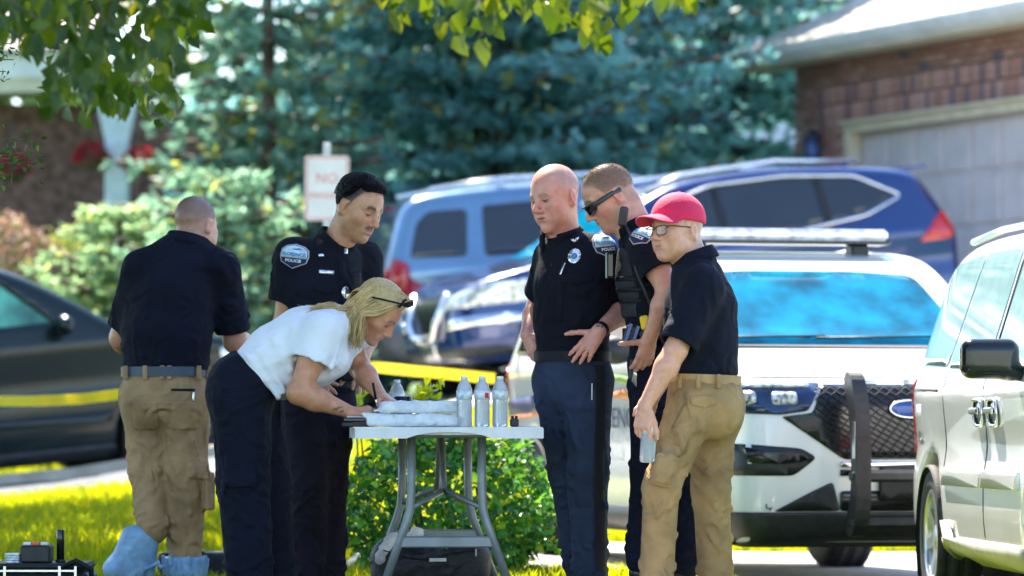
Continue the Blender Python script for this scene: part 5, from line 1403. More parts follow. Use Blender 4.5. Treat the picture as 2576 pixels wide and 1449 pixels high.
def hand_prims(d, n, u, curl=(20, 24, 26, 30), spread=6, sc=1.0, thumb=(.55, .75, -.3), thumb_curl=20, palm_bend=0):
    """d wrist->fingers, n back of hand, u thumb side"""
    d = nrm(d); n = nrm(n-d*np.dot(n, d)); u = nrm(u-d*np.dot(u, d)-n*np.dot(u, n))
    def fn(wr):
        L = []
        p0 = wr+d*.012*sc; p1 = wr+d*.078*sc
        L.append(d_ecap(wr-d*.01, wr+d*.03*sc, (.029*sc, .021*sc), (.036*sc, .019*sc), u))
        L.append(d_ecap(wr+d*.03*sc, p1, (.036*sc, .018*sc), (.041*sc, .0155*sc), u))
        for i, (o, ln) in enumerate(((.030, .073), (.0105, .081), (-.0100, .075), (-.029, .058))):
            a = R(spread)*(1.5-i)*-1; base = wr+d*(.088-.006*abs(i-1))*sc+u*o*sc
            dd = nrm(d*math.cos(a)-u*math.sin(a)); p = base; c = R(curl[i]); ang = c*.7
            for j, fr in enumerate((.46, .30, .24)):
                v = dd*math.cos(ang)-n*math.sin(ang); q = p+v*ln*fr*sc
                r0 = (.0098, .0088, .0080)[j]*sc*(1 if i < 3 else .88); r1 = (.0090, .0081, .0068)[j]*sc*(1 if i < 3 else .88)
                L.append(d_cone(p, q, r0, r1)); p = q; ang += c
            if i == 3 or True: pass
        tb = wr+d*.024*sc+u*.026*sc-n*.006
        v = nrm(d*thumb[0]+u*thumb[1]+n*thumb[2]); q = tb+v*.044*sc; L.append(d_cone(tb, q, .0150*sc, .0112*sc))
        for ln, r1 in ((.033, .0100), (.026, .0080)):
            v = nrm(v*math.cos(R(thumb_curl))+(d*.8-u*.5)*math.sin(R(thumb_curl))); p = q; q = p+v*ln*sc; L.append(d_cone(p, q, .0108*sc, r1*sc))
        return L
    return fn

def join(parts):
    V = []; Q = []; C = []; n = 0
    for v, q, c in parts: V.append(v); Q.append(q+n); C.append(c); n += len(v)
    return np.concatenate(V), np.concatenate(Q), np.concatenate(C)

def limb_folds(f, a, b, ra, rb, n, seed, amp=.010, ln=.10, slant=.6, k=.010, t0=0., t1=1., side=None, ab=None):
    r = np.random.RandomState(seed); a, b = A3(a), A3(b); w = nrm(b-a); s = nrm(np.cross(w, [.3, 1, .2])) if side is None else nrm(np.array(side)-w*np.dot(side, w)); t_ = np.cross(w, s); L = np.linalg.norm(b-a)
    for i in range(n):
        t = t0+(t1-t0)*r.rand(); ph = r.rand()*6.283; dph = (r.rand()-.5)*2.6; dt = slant*(r.rand()-.5)*ln/L*2
        pts = []
        for j in range(4):
            u = j/3; tt = np.clip(t+dt*u, 0, 1); p_ = ph+dph*u*ln/.1*.6; rr = (ra+(rb-ra)*tt)*.985
            if ab is not None:
                rs_, rd_ = ab[0][0]+(ab[1][0]-ab[0][0])*tt, ab[0][1]+(ab[1][1]-ab[0][1])*tt; pts.append(a+(b-a)*tt+s*math.cos(p_)*rs_*.975+t_*math.sin(p_)*rd_*.975)
            else: pts.append(a+(b-a)*tt+(s*math.cos(p_)+t_*math.sin(p_))*rr)
        am = amp*(.6+.7*r.rand())
        for j in range(3): f.add(d_cone(pts[j], pts[j+1], am*(.4 if j == 0 else 1), am*(.4 if j == 2 else 1)), k)

def trousers(legs, pel, side, rs, rd, hips_top, h=.0056, folds=(5, 7), seed=1, hem=None, seat=None, rad=(.105, .088, .080), topcut=None, extra=None):
    pts = [A3(p) for lg in legs for p in lg]+[A3(pel), A3(hips_top)]
    lo = np.min(pts, 0)-.22; hi = np.max(pts, 0)+.22
    f = SDF(lo, hi, h)
    f.add(d_ecap(pel, hips_top, (rs, rd), (rs*.93, rd*.95), side), 0)
    if seat is not None:
        for p, r_ in seat: f.add(d_ell(p, r_), .05)
    for i, (hp, kn, an) in enumerate(legs):
        rr = rad[i] if isinstance(rad[0], tuple) else rad
        g = SDF(lo, hi, h)
        f.add(d_cone(hp, kn, rr[0], rr[1]), .05); f.add(d_cone(kn, an, rr[1], rr[2]), .03)
        limb_folds(f, A3(hp)+(A3(kn)-A3(hp))*.1, kn, rr[0], rr[1], folds[0]*2, seed+i*10, .0080, .16, 1.2)
        limb_folds(f, hp, kn, rr[0], rr[1], 9, seed+i*10+3, .0088, .14, .55, t0=.76, t1=1)
        limb_folds(f, kn, an, rr[1], rr[2], 8, seed+i*10+4, .0088, .13, .5, t0=0, t1=.25)
        limb_folds(f, kn, an, rr[1], rr[2], folds[1]*2, seed+i*10+5, .0082, .15, .9)
        limb_folds(f, kn, an, rr[1], rr[2], 9, seed+i*10+7, .0095, .16, .3, t0=.78, t1=1)
    if extra: extra(f)
    f.warp(lambda x, y, z: (.0022*wob(x, y, z, 38, seed % 3)).astype(np.float32))
    if topcut is not None: f.cut(d_plane(*topcut))
    V, Q = f.mesh(); return V, Q

def shirt(spine, side, sleeves, shoulders, neck, h=.0065, seed=1, hem=None, folds=8, extra=None, kk=.05, collar_r=.066):
    """spine: [(point, radius across, radius deep)], sleeves: [(shoulder, end, r0, r1)]"""
    pts = [A3(p[0]) for p in spine]+[A3(p) for s in sleeves for p in s[:2]]+[A3(neck)]
    rm = max(max(p[1], p[2]) for p in spine)
    lo = np.min(pts, 0)-rm-.04; hi = np.max(pts, 0)+rm*.6+.06
    f = SDF(lo, hi, h)
    for a, b in zip(spine[:-1], spine[1:]): f.add(d_ecap(a[0], b[0], (a[1], a[2]), (b[1], b[2]), side), .04)
    neck = A3(neck)
    f.add(d_ell(neck+np.array([0, 0, -.022]), (.078, .078, .045)), .05)
    for s_ in shoulders: f.add(d_cone(neck+(A3(s_)-neck)*.25, s_, .052, .062), .05)
    for sl in sleeves:
        a, b, r0, r1 = A3(sl[0]), A3(sl[1]), sl[2], sl[3]; w_ = nrm(b-a)
        cfn, clo, chi = d_cone(a, b+w_*.05, r0, r1); pl = d_plane(b, w_)
        f.add((lambda x, y, z, cfn=cfn, pl=pl: smax(cfn(x, y, z), pl(x, y, z), .005), clo, chi), kk)
        limb_folds(f, a, b, r0, r1, 9, seed+3, .0075, .11, 1.0)
        f.sub(d_cone(b-w_*.004, b+w_*.08, r1-.014, r1-.010), .003)
    r = np.random.RandomState(seed); A, B = A3(spine[0][0]), A3(spine[-1][0])
    for q in range(len(spine)-2): limb_folds(f, spine[q][0], spine[q+1][0], .1, .1, folds, seed+9+q, .0105, .18, .9, side=side, ab=(spine[q][1:], spine[q+1][1:]))
    f.warp(lambda x, y, z: (.0024*wob(x, y, z, 30, seed % 3)).astype(np.float32))
    if extra: extra(f)
    if hem is not None: f.cut(d_plane(*hem))
    return f.mesh()

def band(name, c, axis, side, rs, rd, hgt, th, m, parent, n=44, a0=0., a1=360., tiltfn=None):
    """flat strap round an elliptical body, or an arc of one"""
    c = np.array(c, float); w_ = nrm(axis); s = nrm(side-w_*np.dot(side, w_)); d = np.cross(w_, s); V = []; full = abs(a1-a0-360) < 1e-3
    cnt = n if full else n+1
    for i in range(cnt):
        a = R(a0+(a1-a0)*i/n)
        for (t, z) in ((0, -.5), (th, -.5), (th, .5), (0, .5)):
            V.append(c+s*math.cos(a)*(rs+t)+d*math.sin(a)*(rd+t)+w_*z*hgt)
    Fs = []
    for i in range(n):
        j = (i+1) % cnt
        for k in range(4): Fs.append((i*4+k, j*4+k, j*4+(k+1) % 4, i*4+(k+1) % 4))
    if not full: Fs += [(0, 1, 2, 3), (n*4+3, n*4+2, n*4+1, n*4)]
    b = MB().add(V, Fs); o = b.build(name, m, parent); smooth(o.data, False); return o

def collar(c, axis, fwd, rs, rd, hgt, m, parent, gap=34, drop=.03, flare=.016, n=36, name='collar', stand=.012):
    """folded shirt collar: inner stand, fold, outer leaf with points in front"""
    c = np.array(c, float); w_ = nrm(axis); f = nrm(fwd-w_*np.dot(fwd, w_)); s = np.cross(f, w_); V = []
    for i in range(n+1):
        a = gap/2+(360-gap)*i/n; ca, sa = math.cos(R(a)), math.sin(R(a)); fr = max(0, math.cos(R(a)))**2
        hh = hgt*(1-.45*fr); e = c+f*ca*rd+s*sa*rs
        o = f*ca+s*sa
        lo = -drop*fr-.004
        for q, z in ((0, -stand-.02), (.001, hh*.5), (.003, hh), (.007, hh+.003), (.011, hh*.85), (flare*.9, hh*.45), (flare, lo*1.0), (flare-.004, lo)):
            V.append(e+o*q+w_*z)
    k = 8; Fs = []
    for i in range(n):
        for j in range(k-1): Fs.append((i*k+j, (i+1)*k+j, (i+1)*k+j+1, i*k+j+1))
    Fs += [tuple(range(k)), tuple(n*k+k-1-j for j in range(k))]
    b = MB().add(V, Fs, True); return b.build(name, m, parent)

def piece(name, bvh, p, out, up, poly, m, parent, off=.003, skirt=.004, step=.02, rnd=0.0):
    """a raised patch on a garment; polygon in metres round the survey point p"""
    out = nrm(out); up = nrm(np.array(up)-out*np.dot(up, out)); U = np.cross(up, out)
    P = roundpoly(poly, rnd) if rnd else poly
    me = lay(flat_poly(P, step), np.array(p)+out*.25, U, up, -out, bvh, off, skirt, .6); return ob(name, me, m, parent)
def ptext(name, bvh, p, out, up, txt, size, m, parent, off=.006, sx=1.0, du=0, dv=0, arc=0.0, bold=0.0):
    out = nrm(out); up = nrm(np.array(up)-out*np.dot(up, out)); U = np.cross(up, out); bm = text_bm(txt, size, 0, bold)
    for v in bm.verts:
        v.co.x = v.co.x*sx+du; v.co.y = v.co.y+dv-arc*v.co.x**2
    me = lay(bm, np.array(p)+out*.25, U, up, -out, bvh, off, 0, .6); return ob(name, me, m, parent)
def rect(w_, h_, cx=0, cy_=0): return [(cx-w_/2, cy_-h_/2), (cx+w_/2, cy_-h_/2), (cx+w_/2, cy_+h_/2), (cx-w_/2, cy_+h_/2)]

def shoulder_patch(bvh, p, out, up, parent, s=1.0):
    sh = [(-.050, -.030), (0, -.056), (.050, -.030), (.056, -.004), (.052, .022), (.034, .037), (0, .045), (-.034, .037), (-.052, .022), (-.056, -.004)]
    sc = lambda P, k=1.0, dy=0: [(x*s*k, y*s*k+dy*s) for x, y in P]
    b = piece('sleeve_patch', bvh, p, out, up, sc(sh, 1.06), mat('patch_border', (.42, .40, .44), .8), parent, off=.003)
    piece('patch_ground', bvh, p, out, up, sc(sh, .97), M_patchn, b, off=.0045)
    piece('patch_panel', bvh, p, out, up, sc([(-.052, -.012), (.052, -.012), (.049, .020), (.032, .034), (0, .041), (-.032, .034), (-.049, .020)]), M_patchl, b, off=.0062)
    piece('patch_stroke', bvh, p, out, up, sc([(-.012, .024), (.018, .030), (.030, .024), (.012, .021)]), M_patcht, b, off=.008, step=.05)
    ptext('patch_lettering', bvh, p, out, up, 'FLORENCE', .0185*s, M_patcht, b, off=.0085, sx=1.0, dv=.002*s, bold=.0006)
    ptext('patch_lettering', bvh, p, out, up, 'POLICE', .0165*s, M_patchw, b, off=.0075, sx=1.15, dv=-.0245*s, bold=.0006)
    return b

def shoe(an, toe_dir, parent, m=M_shoe, L=.29, name='shoe', ground=0.0, wide=1.0):
    an = np.array(an, float); t = nrm([toe_dir[0], toe_dir[1], 0]); s = np.array([-t[1], t[0], 0])
    c = np.array([an[0], an[1], ground]); lo = c-.34; hi = c+.34; hi[2] = ground+.2; lo[2] = ground-.02
    f = SDF(lo, hi, .0075)
    f.add(d_ecap(c+t*(-.045)+[0, 0, .045], c+t*(L-.13)+[0, 0, .030], (.042*wide, .045), (.046*wide, .030), s), 0)
    f.add(d_cone(c+[0, 0, .05], c+t*.02+[0, 0, .13], .045*wide, .048*wide), .04); f.add(d_ell(c+t*(L-.11)+[0, 0, .032], (.055, .055, .032)), .03)
    f.cut(d_plane(c+[0, 0, .004], (0, 0, -1)), .008)
    V, Q = f.mesh(); o = ob(name, mesh_np(name, V, Q), m, parent); smooth(o.data)
    return o

def strands(name, lines, m, parent, cols, n=5):
    """locks of hair: list of (points, radii)"""
    V = []; Q = []; C = []; k = 0
    for (pts, rad), col in zip(lines, cols):
        b = MB().tube(pts, rad, n, caps=True); V += b.v
        for fc in b.f: Q.append(tuple(i+k for i in fc))
        C += [col]*len(b.v); k += len(b.v)
    me = mesh_np(name, np.array([tuple(v) for v in V]), Q, np.array(C)); smooth(me); return ob(name, me, m, parent)
M_hair = mat('hair', (0, 0, 0), 0.42, vcol=True, var=.1, vscale=60)

def short_hair(hd, parent, n, length, col, seed, comb=(0, .4, 0), lift=.8, top=0.0, raise_=0.0, width=.0011, name='hair', m=None, zmin=-1, off=.0, curl=0.0, tvar=.5, rnd=.22):
    r = np.random.RandomState(seed); d = unit(r.randn(n, 3)); p = np.array([[0, -.008, .04]])+d*.13
    for _ in range(14): p = p-d*(cranium(p[:, 0], p[:, 1], p[:, 2])-off)[:, None]*.9
    e = 1e-3; g = np.stack([cranium(p[:, 0]+e, p[:, 1], p[:, 2])-cranium(p[:, 0]-e, p[:, 1], p[:, 2]), cranium(p[:, 0], p[:, 1]+e, p[:, 2])-cranium(p[:, 0], p[:, 1]-e, p[:, 2]), cranium(p[:, 0], p[:, 1], p[:, 2]+e)-cranium(p[:, 0], p[:, 1], p[:, 2]-e)], 1); nn = unit(g)
    hl0 = hairline(p[:, 0], p[:, 1])+top+raise_*sst((np.degrees(np.abs(np.arctan2(p[:, 0], p[:, 1])))-40)/30)
    keep = (p[:, 2] > hl0+.006*r.randn(n)) & (p[:, 2] > zmin) & ~((np.abs(p[:, 0]) > .06) & (p[:, 2] < .03) & (p[:, 1] > -.045) & (p[:, 1] < .02) & (p[:, 2] < .028))
    p, nn = p[keep], nn[keep]; n = len(p); fade = sst((p[:, 2]-hl0[keep])/.05)*.75+.25
    D = unit(nn*lift+np.array(comb)[None]+r.randn(n, 3)*rnd); L = (length*(.55+.6*r.rand(n))*fade)[:, None]; S = unit(np.cross(D, r.randn(n, 3)))*width
    mid = p+D*L*.55; D2 = unit(D+np.array(comb)[None]*.6-nn*curl); tip = mid+D2*L*.5
    V = np.stack([p-S, p+S, mid+S*.8, mid-S*.8, tip], 1).reshape(-1, 3); i = np.arange(n)[:, None]*5
    T = np.concatenate([i+np.array([[0, 1, 2]]), i+np.array([[0, 2, 3]]), i+np.array([[3, 2, 4]])])
    c = np.array(col)[None]*(1-tvar/2+tvar*r.rand(n, 1)); me = mesh_np(name, hd.wv(V), T, np.repeat(c, 5, 0)); return ob(name, me, m or M_hair, parent)

def put(name, VQ, m, parent, cols=None, label=None):
    me = mesh_np(name, VQ[0], VQ[1], cols); smooth(me); return ob(name, me, m, parent, label)
def bez(p0, p1, p2, n=6): return [p0*(1-t)**2+p1*2*t*(1-t)+p2*t*t for t in np.linspace(0, 1, n)]

# ---- man with his back to the camera, blue shoe covers
def person_back():
    Y = 19.7; J = lambda x, y, d=0: np.array(W(x, y, Y+d)); gz = G(gxy(430, Y), Y)
    fw, rt = facing(168); t = thing('person', 'bald man seen from behind in navy polo, khaki cargo trousers and blue shoe covers', 'person', (gxy(430, Y), Y, gz))
    skin = (.56, .27, .18)
    sR, sL = J(560, 674), J(352, 674); neck = J(468, 612)
    hd = Head(J(492, 572, .05), 150, 8, 4, 1.04); hb = hd.mesh(neck+np.array([0, 0, -.01]), skin, jaw=1.06, cheek=1, neck_r=.062, hair=((.15, .11, .11), .72, -.012))
    eR, wR = J(592, 858, .10), J(640, 885, .34); eL, wL = J(306, 850, .14), J(330, 880, .38)
    hR = hand_prims((.5, .8, 0), (.5, -.2, .8), (-.6, .4, .6), (35, 40, 40, 40)); hL = hand_prims((.4, .9, 0), (-.5, -.2, .8), (.6, .4, .6), (35, 40, 40, 40))
    aR = arm_mesh(sR, eR, wR, skin, hand=hR, fat=1.2); aL = arm_mesh(sL, eL, wL, skin, hand=hL, fat=1.2)
    V, Q, C = join([hb, aR, aL]); put('body', (V, Q), M_skin, t, C)
    short_hair(hd, t, 20000, .0016, (.20, .14, .12), 9, comb=(0, .1, -.3), lift=.6, top=-.012, width=.0005, name='cropped_hair', tvar=.6)
    spine = [(J(417, 915), .200, .148), (J(420, 830), .200, .156), (J(432, 740), .190, .146), (J(452, 672), .155, .115)]
    sv = shirt(spine, rt, [(sR, sR+(eR-sR)*.86, .076, .080), (sL, sL+(eL-sL)*.84, .076, .080)], [sR, sL], neck+np.array([0, .01, .022]), seed=3, hem=(J(417, 932), (0, .02, -1)), folds=12, collar_r=.060)
    put('shirt', sv, M_polo, t)
    collar(neck+np.array([-.004, .012, -.010]), nrm(hd.w((0, -.02, -.05))-neck+np.array([0, 0, .12])), fw, .080, .078, .045, M_polo, t, gap=40, drop=.025)
    pel = J(415, 990); hips = J(414, 925)
    hpL, knL, anL = J(362, 1000), J(374, 1180, .02), J(384, 1330, -.03); hpR, knR, anR = J(468, 1000), J(472, 1190), J(466, 1398, .03)
    def ex(f):
        f.add(d_box(Matrix.Translation(Vector(J(520, 1235, -.02))) @ Matrix.Rotation(R(18), 4, 'Z'), (.022, .075, .085), .012), .012)
        for (x, y) in ((372, 1012), (465, 1012)):
            pass
    tv = trousers([(hpL, knL, anL), (hpR, knR, anR)], pel, rt, .190, .148, hips, folds=(7, 9), seed=4, rad=[(.104, .086, .072), (.108, .090, .072)], topcut=(J(414, 925), (0, 0, 1)), seat=[(J(362, 1010, -.06), (.10, .09, .11)), (J(468, 1010, -.06), (.10, .09, .11))], extra=ex)
    tr = put('trousers', tv, M_khaki, t); bv = bvh_of(*tv)
    band('belt', J(414, 935), (0, 0, 1), rt, .192, .152, .042, .006, mat('blue_grey_belt', (.05, .075, .11), .5, var=.15, bump=.2, bscale=120), t)
    for a in (-60, -86, -118, -150):
        p = np.array(J(414, 935))+rt*.2*math.cos(R(a))*-1+(-fw)*.16*abs(math.sin(R(a))); 
    for x in (310, 362, 406, 424, 497, 519):
        p = J(x, 936, -.2); h_ = bvh_of(*tv).ray_cast(Vector(p)+Vector((0, 0, -.055)), Vector((0, 1, 0)), 1)[0]
        if h_ is not None:
            b = MB(); b.box((h_.x-.011, h_.y-.010, p[2]-.034), (h_.x+.011, h_.y+.006, p[2]+.030), bev=.003); b.build('belt_loop', M_khaki, t)
    cam_out = (0, -1, 0); up = (0, 0, 1)
    pk = piece('back_pocket', bv, J(468, 1035), cam_out, up, rect(.115, .125, 0, -.02), M_khaki, tr, off=.003, rnd=.015)
    piece('pocket_slit', bv, J(468, 982), cam_out, up, [(-.055, -.004), (.05, -.006), (.05, .006), (-.055, .006)], M_belt, tr, off=.0035)
    piece('back_pocket', bv, J(372, 1035), cam_out, up, rect(.11, .125, 0, -.02), M_khaki, tr, off=.003, rnd=.015)
    piece('pen_clip', bv, J(492, 998), cam_out, up, rect(.007, .04), M_silver, tr, off=.006, rnd=.003)
    piece('pocket_flap', bv, J(502, 1185), cam_out, up, [(-.05, -.03), (.05, -.042), (.05, .03), (-.05, .035)], M_khaki, tr, off=.006, rnd=.012)
    # shoe covers
    f = SDF(np.array(J(340, 1400, -.1))-.3, np.array(J(340, 1400, -.1))+.3, .007)
    c0 = J(352, 1352, -.05); c1 = J(330, 1440, -.02); 
    f.add(d_ecap(c0, c1, (.086, .055), (.105, .075), (1, 0, 0)), 0); f.add(d_ell(J(300, 1432, -.02), (.075, .06, .055)), .04); f.add(d_ell(J(345, 1470, .06), (.09, .16, .05)), .04)
    for k in range(7):
        r_ = np.random.RandomState(k); p = J(290+r_.rand()*120, 1395+r_.rand()*60, -.07-.02*r_.rand()); f.add(d_cone(p, p+np.array([(r_.rand()-.5)*.10, -.005, (r_.rand()-.5)*.07]), .010, .006), .018)
    f.warp(lambda x, y, z: (.0025*wob(x, y, z, 55, 1)).astype(np.float32)); f.cut(d_plane((0, 0, gz+.004), (0, 0, -1)))
    put('shoe_cover', f.mesh(), M_bootie, t)
    f = SDF(np.array(J(468, 1430))-.32, np.array(J(468, 1430))+.32, .007); b0 = np.array(J(466, 1415, .03)); 
    f.add(d_cone(b0, np.array([b0[0], b0[1], gz+.06]), .088, .085), 0); f.add(d_ell((b0[0]+.02, b0[1]+.10, gz+.05), (.07, .17, .05)), .04); f.add(d_ell((b0[0], b0[1]-.05, gz+.05), (.075, .08, .05)), .03)
    for k in range(14):
        a = k*6.283/14; p = b0+np.array([math.cos(a)*.088, math.sin(a)*.088, .0]); f.add(d_cone(p+np.array([0, 0, -.05]), p+np.array([math.cos(a)*.012, math.sin(a)*.012, .014+.012*(k % 2)]), .012, .009), .012)
    f.warp(lambda x, y, z: (.0025*wob(x, y, z, 55, 2)).astype(np.float32)); f.sub(d_cone(b0+np.array([0, 0, 0.0]), b0+np.array([0, 0, .08]), .07, .09), .01); f.cut(d_plane((0, 0, gz+.004), (0, 0, -1)))
    put('shoe_cover', f.mesh(), M_bootie, t)
person_back()

# ---- young officer with dark hair
def person_young():
    Y = 19.05; J = lambda x, y, d=0: np.array(W(x, y, Y+d)); gz = G(gxy(800, Y), Y)
    fw, rt = facing(36); t = thing('person', 'young officer with dark hair and moustache looking down, black uniform shirt with sleeve patch', 'person', (gxy(800, Y), Y, gz))
    skin = (.54, .265, .15)
    neck = J(838, 622, .02); sR, sL = J(738, 645, -.06), J(915, 650, .16)
    hd = Head(J(899, 527, -.04), 50, 20, 7, 1.09)
    hb = hd.mesh(neck+np.array([0, 0, -.03]), skin, jaw=.99, nose=1.05, neck_r=.060, hair=((.02, .017, .018), .9, .0), stubble=.35, moust=(.05, .035, .03), brow=(.03, .02, .016), brow_w=1.25, eyes=.12, look=1, chin=1.0, red=.6)
    eR, wR = J(716, 815, -.02), J(770, 960, -.22); eL, wL = J(930, 820, .2), J(900, 940, -.02)
    aR = arm_mesh(sR, eR, wR, skin, hand=hand_prims((.6, -.6, -.3), (-.3, -.5, .8), (.6, .5, .3)), fat=1.1); aL = arm_mesh(sL, eL, wL, skin, hand=hand_prims((.2, -.9, -.3), (.3, -.5, .8), (-.6, .5, .3)), fat=1.05)
    V, Q, C = join([hb, aR, aL]); put('body', (V, Q), M_skin, t, C)
    hc = hd.hair_cap(.017, .0, side=.003, quiff=.008, grooves=.0010, raise_=.05); put('hair', hc, mat('black_hair', (.005, .0045, .007), .6, spec=.12, var=.3, vscale=50, bump=.8, bscale=130, stretch=(1, 1, 3)), t)
    short_hair(hd, t, 14000, .020, (.010, .009, .011), 5, comb=(.35, 1.0, .0), lift=.42, raise_=.05, off=.012, curl=.5, name='hair_strands', zmin=.03, rnd=.10, width=.0009)
    short_hair(hd, t, 7000, .006, (.022, .018, .018), 6, comb=(0, .2, -.5), lift=.5, name='side_hair')
    spine = [(J(805, 960), .170, .130), (J(808, 850), .168, .132), (J(815, 740), .180, .138), (J(828, 668), .150, .110)]
    sv = shirt(spine, rt, [(sR, sR+(eR-sR)*.66, .082, .088), (sL, sL+(eL-sL)*.66, .078, .085)], [sR, sL], neck, seed=5, hem=(J(805, 985), (0, 0, -1)), folds=9, collar_r=.062)
    sh = put('shirt', sv, M_unif, t); bv = bvh_of(*sv)
    collar(neck+fw*.012+np.array([0, 0, .012]), (hd.w((0, -.02, -.05))-neck)+np.array([0, 0, .03]), fw, .075, .080, .042, M_unif, t, gap=50, drop=.05)
    out = nrm(fw*.75+rt*.66)
    shoulder_patch(bv, J(744, 642, -.12), nrm(rt*.80+fw*.60), nrm(np.array([-.10, 0, 1.])+.22*np.cross(nrm(rt*.80+fw*.60), [0, 0, 1])*-1), t, 1.0)
    nt_ = piece('name_tag', bv, J(826, 684, -.15), nrm(fw+rt*.15), (.06, 0, 1), rect(.062, .016), M_silver, t, off=.005, rnd=.002)
    piece('pocket_flap', bv, J(822, 722, -.15), nrm(fw+rt*.15), (.06, 0, 1), [(-.055, .014), (.055, .014), (.055, -.018), (0, -.034), (-.055, -.018)], M_unif, sh, off=.004)
    piece('button', bv, J(838, 722, -.15), nrm(fw), (0, 0, 1), [(.006*math.cos(a), .006*math.sin(a)) for a in [k*.785 for k in range(8)]], M_belt, sh, off=.008)
    piece('placket', bv, J(880, 720, -.15), nrm(fw), (.05, 0, 1), rect(.035, .22), M_unif, sh, off=.003)
    piece('collar_pin', bv, J(818, 643, -.15), nrm(fw), (0, 0, 1), rect(.018, .010), M_silver, t, off=.016, rnd=.002)
    piece('collar_pin', bv, J(888, 632, -.12), nrm(fw), (.4, 0, 1), rect(.010, .022), M_silver, t, off=.016, rnd=.002)
    # chest microphone and badge on the far side
    p = np.array(J(898, 700, -.10)); b = MB(); b.box((p[0]-.018, p[1]-.03, p[2]-.07), (p[0]+.016, p[1]+.02, p[2]+.03), bev=.008); b.build('radio_microphone', M_belt, t)
    piece('badge', bv, J(885, 735, -.15), nrm(fw), (0, 0, 1), [(.022*math.cos(a), .026*math.sin(a)) for a in [k*.524 for k in range(12)]], M_silver, t, off=.006)
    pel, hips = J(800, 1010, .02), J(803, 955, .02)
    tv = trousers([(J(765, 1020, -.02), J(775, 1215, -.05), J(775, 1440, -.02)), (J(835, 1020, .06), J(825, 1215, .06), J(822, 1445, .06))], pel, rt, .168, .125, hips, seed=9, rad=(.098, .084, .080), topcut=(J(800, 965), (0, 0, 1)))
    put('trousers', tv, M_trou2, t)
    band('duty_belt', J(803, 962), (0, 0, 1), rt, .174, .134, .05, .012, M_belt, t)
    MB().box(tuple(np.array(J(876, 930, -.12))-np.array([.03, .03, .05])), tuple(np.array(J(876, 930, -.12))+np.array([.025, .03, .05])), bev=.008).build('pouch', M_belt, t)
    for an in (J(775, 1445, -.02), J(822, 1450, .06)): shoe(an, fw, t, ground=gz)
person_young()

